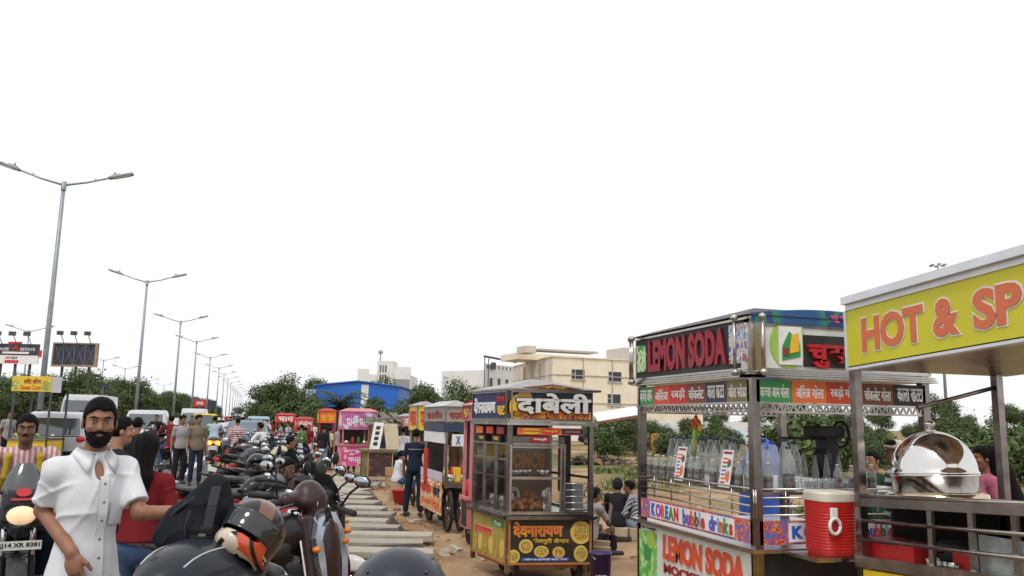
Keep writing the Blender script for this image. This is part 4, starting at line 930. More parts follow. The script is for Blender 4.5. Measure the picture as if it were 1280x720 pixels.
def scooter(body, trim=None, vox=.012, seatc=None, txt=None, big=False):
    r = thing('scooter', 'x', 'scooter'); trim = trim or chrome
    wheel(r, .58, .22, .1, 5); wheel(r, -.5, .22, .1, 5)
    s = SDF(k=.03); s.box((0, .43, .6), (.19, .035, .34), Euler((.2, 0, 0)).to_matrix(), .03); s.ell((0, .46, .62), (.09, .06, .28)); s.ell((0, .45, .34), (.15, .08, .1)); sdf_obj('front_apron', s.mesh(vox), body, r)
    b = MB()
    for s_ in (-1, 1): b.tube([(s_*.19, .50, .28), (s_*.205, .44, .55), (s_*.19, .37, .85), (s_*.13, .345, .96)], .011, trim, n=6)
    b.build('apron_trim', r)
    s = SDF(k=.02); s.ell((0, .58, .3), (.075, .22, .19)); s.ell((0, .58, .22), (.1, .2, .17), op=-1); sdf_obj('front_mudguard', s.mesh(vox), body, r)
    if big:
        f = Frame((0, .53, .45), (-1, 0, 0), (0, -.2, .98)); b = MB(); b.prism(f, [(.03, .0), (.10, .02), (.15, .2), (.15, .36), (.08, .5), (.03, .52), (.075, .36), (.085, .2)], -.03, .006, mat('pale_blue_chrome', (.6, .68, .75), .12, .9)); b.build('apron_badge', r)
        b = MB(); b.prism(f, [(-.03, .0), (-.03, .52), (-.08, .5), (-.15, .36), (-.15, .2), (-.10, .02), (-.085, .2), (-.075, .36)][::-1], -.03, .006, MATS['pale_blue_chrome']); b.build('apron_badge', r)
    b = MB(); b.prism(Frame((0, .5, 0), (1, 0, 0)), [(-.06, .5), (.06, .5), (.1, .78), (.07, .86), (-.07, .86), (-.1, .78)], .03, .068, mat('pale_blue_chrome', (.6, .68, .75), .12, .9)); b.build('apron_badge', r)
    b = MB()
    for s_ in (-1, 1): b.tube([(s_*.1, .6, .22), (s_*.07, .46, .5)], .02, blk, n=6)
    b.build('fork', r)
    s = SDF(k=.03); s.box((0, .1, .25), (.17, .32, .045), rd=.03); sdf_obj('floorboard', s.mesh(vox), blk, r)
    s = SDF(k=.05); s.ell((0, -.42, .5), (.18, .46, .2)); s.cone((0, -.1, .4), (0, -.75, .66), .13, .09); s.ell((0, -.5, .22), (.12, .3, .2), op=-1, k=.03); sdf_obj('rear_body', s.mesh(vox), body, r)
    s = SDF(k=.04); s.box((0, -.2, .73), (.14, .24, .05), rd=.04); s.box((0, -.58, .77), (.13, .2, .045), rd=.04); sdf_obj('seat', s.mesh(vox), seatc or seatm, r)
    s = SDF(k=.03); s.ell((0, .33, 1.0), (.13, .08, .065))
    if big: s.ell((0, .3, 1.03), (.1, .09, .09))
    s.cone((-.2, .28, 1.02), (.2, .28, 1.02), .045, .045); s.cone((0, .36, .9), (0, .33, 1.0), .08, .08); sdf_obj('handlebar_cowl', s.mesh(vox), body, r)
    b = MB(); b.ball((0, .395, .99), (.07, .022, .04), glassl, 12); b.build('headlight', r)
    for s_ in (-1, 1):
        b = MB(); b.tube([(s_*.2, .28, 1.02), (s_*.36, .23, 1.0)], .019, rubber, n=8); b.tube([(s_*.2, .33, 1.0), (s_*.34, .3, .985), (s_*.37, .31, .985)], .009, chrome, n=6); b.build('grip', r)
        b = MB(); b.tube([(s_*.19, .3, 1.04), (s_*.23, .32, 1.18), (s_*.27, .3, 1.24)], .007, chrome, n=6); b.ball((s_*.28, .3, 1.27), (.06, .02, .06), blk, 12); m = b.build('mirror', r); b = MB(); b.ball((s_*.28, .288, 1.27), (.052, .012, .052), mirror, 12); b.build('mirror_glass', m)
        b = MB(); b.ball((s_*.15, .47, .74), (.03, .03, .02), orlens, 8); b.build('indicator', r)
    b = MB(); b.ball((0, -.84, .62), (.09, .04, .045), redlens, 10); b.build('tail_lamp', r); b = MB(); b.tube([(-.1, -.6, .8), (-.1, -.85, .86), (.1, -.85, .86), (.1, -.6, .8)], .012, trim, n=6); b.build('grab_rail', r)
    plate(r, None, .2, .1, Frame((0, -.86, .45), (1, 0, 0)), txt)
    b = MB(); b.obox((.05, -.32, .26), (.14, .2, .1), alu, bev=.04); b.tube([(.16, -.3, .2), (.18, -.75, .28)], [.04, .05], blk, n=10); b.build('engine', r)
    b = MB(); b.bar((-.05, -.1, .22), (-.2, -.12, .02), .02, .02, blk); b.build('stand', r)
    return r
def place(o, x, y, head, lean=0, sc=1., label=None, group=None, z=None):
    "head in degrees, 0 = pointing along +Y, 90 = pointing to -X"
    o.location = (x, y, (gz(x)+.0) if z is None else z); o.rotation_euler = (0, R(lean), R(head)); o.scale = (sc,)*3
    if label: o['label'] = label
    if group: o['group'] = group
    return o

# ------------------------------------------------------------------ cars
carglass = mat('car_glass', (.05, .065, .075), .06, var=.1, spec=.9, coat=1.)
def car(name, label, cat, body, secs, L_, wheels=(.8, .8), wr=.33, W=1.72, rear=True, txt=None, group=None):
    """secs: (y, z_bottom, z_belt, half_belt, z_roof, half_roof) from tail (-y) to nose (+y)"""
    r = thing(name, label, cat, (0, 0, 0), group); b = MB(); rows = []
    for (y, zb, zl, wl, zr, wq) in secs:
        hw = W/2*wl; rows.append([(-hw*.93, y, zb), (-hw, y, zb+(zl-zb)*.45), (-hw*.97, y, zl), (-hw*wq, y, zr-.05), (-hw*wq*.86, y, zr), (hw*wq*.86, y, zr), (hw*wq, y, zr-.05), (hw*.97, y, zl), (hw, y, zb+(zl-zb)*.45), (hw*.93, y, zb)])
    n = 10; vs = [v for q in rows for v in q]; fs = [(i*n+j, i*n+(j+1) % n, (i+1)*n+(j+1) % n, (i+1)*n+j) for i in range(len(rows)-1) for j in range(n)]
    b.add(vs, fs, body, True); b.add(rows[0], [tuple(range(n))], body); b.add(rows[-1], [tuple(range(n))[::-1]], body); o = b.build('body', r)
    def quad(i, j, k0, k1, off=.012, mm=carglass, m0=.12, m1=.88, lo=.1, hi=.93):
        # glass between sections i, j and ring points k0, k1, on either side
        A, B, C_, D_ = [Vector(rows[a][k]) for a, k in ((i, k0), (j, k0), (j, k1), (i, k1))]
        P = lambda u, v: (A.lerp(B, u)).lerp(D_.lerp(C_, u), v)
        q = [P(m0, lo), P(m1, lo), P(m1, hi), P(m0, hi)]; nrm = (q[1]-q[0]).cross(q[3]-q[0]).normalized(); ctr = Vector((0, 0, .8))
        if nrm.dot((q[0]+q[2])/2-ctr) < 0: nrm = -nrm
        b = MB(); b.hexa([p+nrm*-.01 for p in q]+[p+nrm*off for p in q], mm); return b.build('window', r)
    return r, rows, quad
def finish_car(r, rows, rear_y, front_y, W, wy, wr, body, txt, lamp_z, sign=1):
    for y in wy:
        for s_ in (-1, 1):
            b = MB(); b.lathe([(wr*.6, -.1), (wr*.9, -.11), (wr, -.07), (wr, .07), (wr*.9, .11), (wr*.6, .1)], (s_*(W/2-.1), y, wr), rubber, 'X', 20); t = b.build('wheel', r)
            b = MB(); b.lathe([(0, s_*.09), (wr*.3, s_*.1), (wr*.62, s_*.08)], (s_*(W/2-.1), y, wr), alu, 'X', 16); b.build('rim', t)
            b = MB(); b.lathe([(wr*1.02, -.02), (wr*1.2, -.02), (wr*1.2, .012), (wr*1.02, .012)], (s_*(W/2-.0), y, wr), blk, 'X', 18, arc=(R(0), R(180))); b.build('wheel_arch', r)
    for s_ in (-1, 1):
        b = MB(); b.ball((s_*W*.39, rear_y+.03, lamp_z), (.13, .06, .1), redlens, 10); b.build('tail_lamp', r); b = MB(); b.ball((s_*W*.37, front_y-.07, lamp_z-.12), (.17, .08, .085), glassl, 10); b.build('headlight', r)
        b = MB(); b.ball((s_*(W/2+.09), front_y*.35, 1.02), (.1, .06, .075), body, 8); b.build('wing_mirror', r)
    b = MB(); b.obox((0, rear_y+.02, .48), (W*.46, .08, .12), blk, bev=.03); b.build('rear_bumper', r); b = MB(); b.obox((0, front_y-.02, .46), (W*.44, .08, .12), blk, bev=.03); b.obox((0, front_y-.0, .72), (W*.27, .03, .07), blk, bev=.02); b.build('grille', r)
    plate(r, None, .5, .13, Frame((0, rear_y-.075, .84), (1, 0, 0)), txt); plate(r, None, .5, .12, Frame((0, front_y+.075, .5), (-1, 0, 0)), None)
def suv(name, label, body, cat='car', group=None, txt=None, H=1.68, W=1.78):
    secs = [(-1.98, .42, .8, .9, .98, .9), (-1.92, .3, .98, .97, 1.02, .94), (-1.72, .25, 1.0, 1, H-.08, .8), (-1.4, .25, 1.0, 1, H, .8), (.2, .25, 1.0, 1, H-.02, .8), (.42, .25, 1.0, 1, H-.1, .8), (1.1, .25, 1.0, 1, 1.04, .9), (1.75, .28, .92, .97, .95, .9), (1.95, .38, .72, .9, .82, .85)]
    r, rows, quad = car(name, label, cat, body, secs, 4, W=W)
    quad(1, 2, 3, 6, off=.035, m0=.12, m1=.9, lo=.08, hi=.92); quad(5, 6, 3, 6, off=.04, m0=.08, m1=.9, lo=.06, hi=.94)
    quad(3, 4, 2, 3, m0=.04, m1=.46); quad(3, 4, 2, 3, m0=.52, m1=.97); quad(3, 4, 7, 6, m0=.04, m1=.46); quad(3, 4, 7, 6, m0=.52, m1=.97)
    b = MB()
    for s_ in (-1, 1): b.tube([(s_*.55, -1.4, H+.03), (s_*.55, .1, H+.02)], .02, blk, n=6)
    b.build('roof_rail', r); b = MB(); b.ball((0, -1.35, H+.04), (.03, .1, .06), blk, 8); b.build('antenna', r); b = MB(); b.ball((0, -1.96, 1.02), (.06, .02, .045), chrome, 10); b.obox((0, -1.95, 1.0), (W*.36, .015, .02), blk); b.build('emblem', r)
    finish_car(r, rows, -1.98, 1.95, W, (-1.28, 1.25), .34, body, txt, .92); return r
def hatch(name, label, body, cat='car', group=None, txt=None): return suv(name, label, body, cat, group, txt, 1.5, 1.66)
def van(name, label, body, cat='van', W=1.9, H=2.3, L_=5.2, group=None):
    y0, y1 = -L_/2, L_/2
    secs = [(y0, .45, 1.1, .97, H-.06, .95), (y0+.1, .35, 1.15, 1, H, .93), (y1-1.2, .35, 1.15, 1, H, .93), (y1-.5, .35, 1.15, 1, H-.3, .9), (y1-.05, .38, 1.1, .98, 1.2, .95), (y1, .5, .9, .95, 1.0, .93)]
    r, rows, quad = car(name, label, cat, body, secs, L_, W=W)
    quad(3, 4, 3, 6, off=.05, m0=.05, m1=.9, lo=.06, hi=.94)
    for k in ((2, 3), (7, 6)):
        for q in range(4): quad(1, 2, *k, m0=.04+.24*q, m1=.24+.24*q, lo=.12, hi=.85)
    b = MB(); b.obox((0, y0-.005, H*.68), (W*.36, .01, .3), carglass); b.build('window', r)
    finish_car(r, rows, y0, y1, W, (y0+1.1, y1-1.0), .38, body, None, .95); return r
def auto_rickshaw(label, body, hood):
    r = thing('auto_rickshaw', label, 'auto rickshaw'); b = MB(); W = .65
    b.prism(Frame((-W, 0, 0), (0, 1, 0)), [(-1.2, .3), (.4, .3), (.9, .35), (1.15, .75), (.95, 1.05), (.3, .7), (-.4, .7), (-.5, 1.0), (-1.2, 1.05)], 0, 2*W, body); b.build('body', r)
    b = MB(); rows = [(-1.25, 1.05), (-1.2, 1.6), (-1.0, 1.78), (.3, 1.78), (.75, 1.68)]
    vs = [(s_*W*q, y, z) for y, z in rows for s_, q in ((-1, 1.02), (-1, .85), (1, .85), (1, 1.02))]; vs = [(v[0], v[1], v[2]-(0 if i % 4 in (1, 2) else .1)) for i, v in enumerate(vs)]
    b.add(vs, [(i*4+j, i*4+j+1, i*4+5+j, i*4+4+j) for i in range(4) for j in range(3)], hood, True); b.build('hood', r)
    b = MB(); b.obox((0, .9, 1.34), (W*.85, .01, .3), carglass, Euler((.25, 0, 0)).to_matrix()); b.build('windscreen', r)
    b = MB()
    for s_ in (-1, 1): b.bar((s_*W*.9, 1.0, 1.0), (s_*W*.88, .78, 1.68), .04, .04, body); b.bar((s_*W*.95, -.4, 1.0), (s_*W*.9, -.4, 1.7), .04, .04, blk)
    b.build('pillar', r); b = MB(); b.obox((0, -.75, .85), (W*.9, .25, .1), seatm); b.build('seat', r); b = MB(); b.ball((0, 1.13, .82), (.1, .05, .1), glassl); b.build('headlight', r)
    for x, y in ((0, .95), (-.55, -.8), (.55, -.8)):
        b = MB(); b.lathe([(.12, -.05), (.22, -.06), (.23, 0), (.22, .06), (.12, .05)], (x, y, .23), rubber, 'X', 16); b.lathe([(0, -.03), (.12, -.04), (.12, .04), (0, .03)], (x, y, .23), alu, 'X', 12); b.build('wheel', r)
    return r
# ------------------------------------------------------------------ vending carts
steel = mat('stainless_steel', (.5, .47, .44), .22, 1., var=.25, scale=5, dirt=.3, dirtcol=(.2, .15, .11)); steelD = mat('worn_steel', (.31, .28, .26), .22, 1., var=.35, scale=7, dirt=.4, dirtcol=(.12, .085, .06))
def ink(name, c, **k): return mat('ink_'+name, c, k.pop('rough', .55), var=k.pop('var', .14), scale=5, dirt=k.pop('dirt', .28), dirtcol=(.2, .17, .13), **k)
crim = ink('crimson', (.3, .012, .026)); red = ink('red', (.6, .03, .025)); org = ink('orange', (.75, .17, .04)); orr = ink('orange_red', (.66, .085, .03)); yel = ink('yellow', (.8, .5, .03)); wht = ink('white', (.78, .78, .76)); navy = ink('navy', (.02, .022, .07)); black = ink('black', (.02, .018, .018)); grn = ink('green', (.04, .28, .08)); lime = ink('lime', (.35, .55, .08)); bluei = ink('blue', (.03, .12, .55)); purp = ink('purple', (.28, .05, .4)); pink = ink('pink', (.75, .1, .3)); olive = ink('olive', (.2, .17, .06)); brown = ink('brown', (.2, .06, .03)); mint = ink('mint', (.45, .7, .55)); cyan = ink('cyan', (.05, .45, .65)); dred = ink('dark_red', (.3, .02, .02)); palei = ink('pale_print', (.7, .72, .68)); skyp = ink('sky_print', (.45, .6, .75))
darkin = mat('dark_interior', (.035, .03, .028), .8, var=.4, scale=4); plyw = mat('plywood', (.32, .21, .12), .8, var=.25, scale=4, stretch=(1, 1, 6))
glassc = clear('display_glass', (.12, .14, .14), .13); petm = clear('clear_bottle', (.78, .82, .84), .2, .05, .11); syrup = mat('dark_syrup', (.05, .015, .006), .12, var=.3); capw = mat('white_cap', (.75, .75, .75), .4); capb = mat('blue_cap', (.03, .06, .2), .4)
def panel(parent, name, fr, x0, x1, y0, y1, z0, z1, m, edge=None, ew=.02):
    b = MB(); b.fbox(fr, x0, x1, y0, y1, z0, z1, m)
    if edge:
        for q in ((x0, x1, y0-ew, y0), (x0, x1, y1, y1+ew), (x0-ew, x0, y0-ew, y1+ew), (x1, x1+ew, y0-ew, y1+ew)): b.fbox(fr, *q, z0, z1+.012, edge)
    return b.build(name, parent)
def text(parent, fr, s, x0, x1, y0, y1, z, m, t=.006, bold=.03, cols=None, back=None, bb=.05):
    b = MB()
    if back: e = (y1-y0)*.05; letter(b, fr, s, x0-e, x1+e, y0-e, y1+e, z, t*.5, back, bold+bb); z += t*.5+.0015
    letter(b, fr, s, x0, x1, y0, y1, z, t, m, bold, cols); return b.build('lettering', parent)
def cart_wheel(parent, c, Rr, axis='X', m=None, w=.05):
    b = MB(); b.lathe([(Rr*.86, -w/2), (Rr, -w/2), (Rr, w/2), (Rr*.86, w/2), (Rr*.86, -w/2)], c, m or rubber, axis, 20)
    t = b.build('wheel', parent); b = MB(); ax = Vector((0, 1, 0)) if axis == 'X' else Vector((1, 0, 0))
    for i in range(8):
        a = math.pi*2*i/8; e = Vector(c)+(ax*math.cos(a)+Vector((0, 0, 1))*math.sin(a))*Rr*.87; b.bar(c, e, .018, .018, steelD)
    b.lathe([(0, -w*.7), (Rr*.2, -w*.7), (Rr*.2, w*.7), (0, w*.7)], c, steelD, axis, 10); b.build('hub', t); return t
def lattice(parent, fr, x0, x1, y0, y1, z, m, n, name='lattice', th=.012):
    b = MB()
    for i in range(n):
        a, c = x0+(x1-x0)*i/n, x0+(x1-x0)*(i+1)/n
        b.bar(fr.p(a, y0, z), fr.p((a+c)/2, y1, z), th, th, m); b.bar(fr.p((a+c)/2, y1, z), fr.p(c, y0, z), th, th, m)
    b.bar(fr.p(x0, y0, z), fr.p(x1, y0, z), th*1.3, th*1.3, m); b.bar(fr.p(x0, y1, z), fr.p(x1, y1, z), th*1.3, th*1.3, m); return b.build(name, parent)
def bottle(rb, h, fill=.5, cap=capw, neck=.32):
    r = thing('drink_bottle', 'x', 'bottle'); b = MB(); nk = h*(1-neck)
    b.lathe([(0, .003), (rb*.9, .003), (rb, .02), (rb, nk*.45), (rb*.92, nk*.5), (rb, nk*.55), (rb, nk*.9), (rb*.8, nk+.01), (rb*.36, h*.93), (rb*.36, h*.96)], (0, 0, 0), petm, n=14); b.build('shell', r)
    if fill: b = MB(); b.lathe([(0, .006), (rb*.9, .006), (rb*.93, .02), (rb*.93, nk*.45), (rb*.86, nk*.5), (rb*.93, nk*.55), (rb*.93, h*fill), (0, h*fill)], (0, 0, 0), syrup, n=12); b.build('syrup', r)
    b = MB(); b.lathe([(0, h), (rb*.42, h), (rb*.42, h*.945), (0, h*.945)], (0, 0, 0), cap, n=10); b.build('cap', r); return r

# ---------------------------------------------------------------- lemon soda cart
def lemon_cart():
    dB = 6.65; B = D(945, 688, dB); zz = lambda py: D(946, py, dB).z
    X, Y0 = B.x, B.y; Y1 = XP(797, 560, X).y; X1 = YP(1166, 560, Y0).x; WL, WR = Y1-Y0, X1-X; g0 = gz(X)
    r = thing('soda_cart', 'steel soda stall with a LEMON SODA sign and a KOREAN bubble drinks strip', 'food cart', (X+WR/2, Y0+WL/2, g0))
    fl = Frame((X, Y1, 0), (0, -1, 0)); fr = Frame((X, Y0, 0), (1, 0, 0))
    zroof, zs1, zs0, zm0, zb1, zb0, zl0 = zz(386), zz(398), zz(459), zz(471), zz(474), zz(502), zz(514)
    zr1, zr0, zk1, zk0, zled = zz(612), zz(648), zz(652), zz(682), zz(686)
    print('lemon', dict(X=X, Y0=Y0, Y1=Y1, X1=X1, zroof=zroof, shelf=zr0, led=zled))
    for (x, y) in ((X+.035, Y0+.035), (X+.035, Y1-.035), (X1-.035, Y0+.035), (X1-.035, Y1-.035)):
        b = MB(); b.box(x-.035, x+.035, y-.035, y+.035, g0-.02, zs0, steelD); b.build('post', r)
    # signs
    sgl = panel(r, 'sign_board', fl, .0, WL, zs0, zs1, -.12, .0, ink('sign_black', (.012, .009, .016)), steel, .018)
    m2 = panel(r, 'sign_edge', fl, WL*.86, WL-.02, zs0+.04, zs1-.03, .002, .02, patches('photo_blue', [(.1, .15, .5), (.7, .5, .3), (.5, .6, .7), (.15, .3, .6), (.8, .75, .6), (.4, .12, .1)], 9))
    panel(r, 'sign_edge', fl, .03, .20*WL*.5, zs0+.06, zs1-.06, .002, .02, patches('leaf_print', [(.05, .3, .05), (.2, .5, .12), (.75, .8, .7), (.35, .6, .2)], 10))
    text(sgl, fl, 'LEMON SODA', WL*.135, WL*.83, zs0+.045, zs1-.03, .004, crim, .014, .045)
    sgr = panel(r, 'sign_board', fr, .0, WR, zs0, zs1-.05, -.12, .0, palei, steel, .018)
    xa = lambda px: (YP(px, 430, Y0).x-X)
    b = MB(); b.disc(fr, xa(985), (zs0+zs1)/2, .17, (zs1-zs0)*.5, .002, .008, lime, 20); b.fbox(fr, xa(972), xa(1001), zs0+.03, zs1-.05, .009, .02, wht)
    b.prism(fr, [(xa(975), zs0+.06), (xa(998), zs0+.1), (xa(998), zs0+.2), (xa(985), zs1-.09), (xa(976), zs0+.18)], .021, .026, grn); b.prism(fr, [(xa(984), zs0+.12), (xa(996), zs0+.14), (xa(996), zs1-.1), (xa(987), zs1-.12)], .027, .031, yel); b.prism(fr, [(xa(976), zs0+.10), (xa(984), zs0+.1), (xa(984), zs0+.16), (xa(976), zs0+.17)], .027, .031, brown); b.build('drink_print', sgr)
    b = MB(); b.fbox(fr, xa(1003), xa(1066), zs0+.02, zs1-.11, .002, .012, black); b.build('dark_backing', sgr)
    text(sgr, fr, 'चुस्की', xa(1007), xa(1088), zs0+.01, zs1-.13, .013, ink('sign_red', (.5, .012, .02)), .03, .035)
    b = MB()  # arched blue fascia over the right face
    pts = [(0, zs1-.03)]+[(WR*i/12, zs1+.0+.10*math.sin(math.pi*min(1, (i+2)/14))) for i in range(13)]+[(WR, zs1-.03)]
    b.prism(fr, pts, -.1, .02, patches('fascia_print', [(.02, .09, .24), (.02, .13, .28), (.03, .2, .15), (.02, .06, .2)], 1.3, stretch=(1.5, 1, 1))); fa = b.build('fascia', r)
    text(fa, fr, 'चुस', xa(1037), xa(1058), zs1-.0, zs1+.06, .022, pink, .004)
    b = MB(); b.hexa([Vector(q) for q in ((X-.05, Y0-.03, zs1+.03), (X1, Y0-.03, zs1+.03), (X1, Y1+.05, zs1+.03), (X-.05, Y1+.05, zs1+.03), (X+.1, Y0+.1, zs1+.1), (X1, Y0+.1, zs1+.1), (X1, Y1-.1, zs1+.08), (X+.1, Y1-.1, zs1+.08))], dkmet); b.build('roof', r)
    b = MB()
    for k, (f_, W) in enumerate(((fl, WL), (fr, WR))):
        for i in range(3): z = zm0+(zs0-.02-zm0)*i/3; b.fbox(f_, -.05, W+.05, z, z+(zs0-.02-zm0)/3-.006, -.1, .05-.014*i, steel)
    b.build('moulding', r)
    # upright rods with ball ends
    for f_, xs in ((fl, (.015, .06+.0, WL-.1)), (fr, (.055,))):
        for x in xs:
            b = MB(); b.tube([f_.p(x, zs0-.03, .085), f_.p(x, zs1-.01, .085)], .014, steel, n=8); b.ball(f_.p(x, zs0-.04, .085), .03, steel, 12); b.ball(f_.p(x, zs1+.01, .085), .03, steel, 12); b.build('ball_rod', r)
    # flavour strips
    T1 = ['कच्चा आम', 'ऑरेंज', 'रबड़ी', 'चॉकलेट', 'काला खट्टा', 'जीरा सोडा']; T2 = ['कच्चा आम गोला', 'ऑरेंज गोला', 'रबड़ी गोला', 'चॉकलेट गोला', 'काला खट्टा']
    for f_, W, T, C_ in ((fl, WL, T1, [grn, orr, red, brown, navy, olive]), (fr, WR, T2, [grn, org, ink('tomato', (.6, .07, .03)), brown, black])):
        b = MB(); n = len(T)
        for i in range(n): b.fbox(f_, .04+(W-.08)*i/n, .04+(W-.08)*(i+1)/n-.004, zb0, zb1, -.02, 0, C_[i])
        o = b.build('flavour_strip', r)
        for i in range(n): text(o, f_, T[i], .04+(W-.08)*(i+.1)/n, .04+(W-.08)*(i+.9)/n, zb0+.035, zb1-.03, .002, wht, .003, .015)
        lattice(r, f_, .04, W-.04, zl0, zb0-.01, -.02, steel, 26)
    b = MB(); b.box(X+.02, X1-.02, Y0+.02, Y1-.02, zb1+.02, zb1+.05, steelD); b.build('ceiling', r)
    lattice(r, Frame((X, Y1-.05, 0), (1, 0, 0)), .04, WR-.04, zl0, zb0-.01, 0, steelD, 24)
    # shelf and rails
    b = MB(); b.box(X+.02, X1-.01, Y0+.02, Y1-.01, zr1-.045, zr1-.022, steel); b.build('shelf', r)
    for f_, W in ((fl, WL), (fr, WR)):
        b = MB()
        for i in range(4): z = zr0+.02+(zr1-zr0-.02)*i/3; b.tube([f_.p(.0, z, -.01), f_.p(W, z, -.01)], .0085, steel, n=6)
        for i in range(7): b.tube([f_.p(W*i/6, zr0, -.012), f_.p(W*i/6, zr1, -.012)], .007, steel, n=6)
        b.build('guard_rail', r)
    kcol = [bluei, purp, orr, bluei, grn, red, red]; kc2 = [bluei, purp, orr, brown, cyan, red, bluei, purp, cyan, orr, grn, red]
    flo = patches('flower_print', [(.5, .05, .03), (.75, .3, .04), (.15, .08, .35), (.6, .1, .06), (.1, .15, .45)], 16)
    for f_, W, x0, x1 in ((fl, WL, .14, .86), (fr, WR, .17, .75)):
        p = panel(r, 'drinks_strip', f_, .04, W-.04, zk0, zk1, -.03, 0, flo)
        b = MB(); b.fbox(f_, W*x0, W*x1, zk0+.02, zk1-.015, .002, .008, wht); b.build('white_label', p)
        if f_ is fl: text(p, f_, 'KOREAN', W*.155, W*.42, zk0+.03, zk1-.022, .009, bluei, .004, .05, kcol); text(p, f_, 'bubble', W*.455, W*.645, zk0+.025, zk1-.022, .009, bluei, .004, .04, kc2); text(p, f_, 'drinks', W*.675, W*.855, zk0+.03, zk1-.022, .009, bluei, .004, .04, kc2[6:])
        else: text(p, f_, 'KOREAN', W*.185, W*.185+W*.36, zk0+.045, zk1-.035, .009, bluei, .004, .05, kcol); text(p, f_, 'bubble', W*.58, W*.74, zk0+.035, zk1-.03, .009, bluei, .004, .04, kc2)
    # ledge, lower panels
    b = MB(); b.box(X-.06, X1, Y0-.06, Y1+.04, zled-.03, zled, steel); b.box(X+.2, X1+.02, Y0-.47, Y0-.065, zled-.035, zled-.006, steel); b.build('ledge', r)
    low = panel(r, 'lower_panel', fl, .03, WL-.03, g0+.3, zled-.045, -.03, .0, palei, steelD, .025)
    xl = lambda px, py: Y1-XP(px, py, X).y
    mint_ = patches('mint_print', [(.1, .4, .06), (.25, .6, .15), (.55, .75, .4), (.15, .5, .1)], 8)
    b = MB(); b.fbox(fl, .05, WL*.2, g0+.32, zled-.1, .002, .008, mint_); b.disc(fl, WL*.15, zled-.17, .09, .09, .009, .014, lime, 18); b.disc(fl, WL*.11, zled-.3, .08, .08, .009, .013, grn, 18); b.build('lime_print', low)
    text(low, fl, 'LEMON SODA', WL*.27, WL*.93, zled-.31, zled-.085, .003, orr, .006, .055, back=wht, bb=.03)
    text(low, fl, 'MOCKTAIL', WL*.27, WL*.72, zled-.43, zled-.345, .003, dred, .005, .04)
    text(low, fl, 'AJ CAFE', WL*.04, WL*.2, zled-.085, zled-.06, .009, navy, .003)
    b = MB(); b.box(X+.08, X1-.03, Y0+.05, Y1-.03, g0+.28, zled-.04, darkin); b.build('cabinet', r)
    for x in (X+.25, X1-.3):
        for y in (Y0+.2, Y1-.3): cart_wheel(r, (x, y, g0+.2), .2)
    return dict(r=r, X=X, Y0=Y0, Y1=Y1, X1=X1, shelf=zr1-.022, led=zled-.006, zl0=zl0, fl=fl, fr=fr, WL=WL, WR=WR)
LC = lemon_cart()
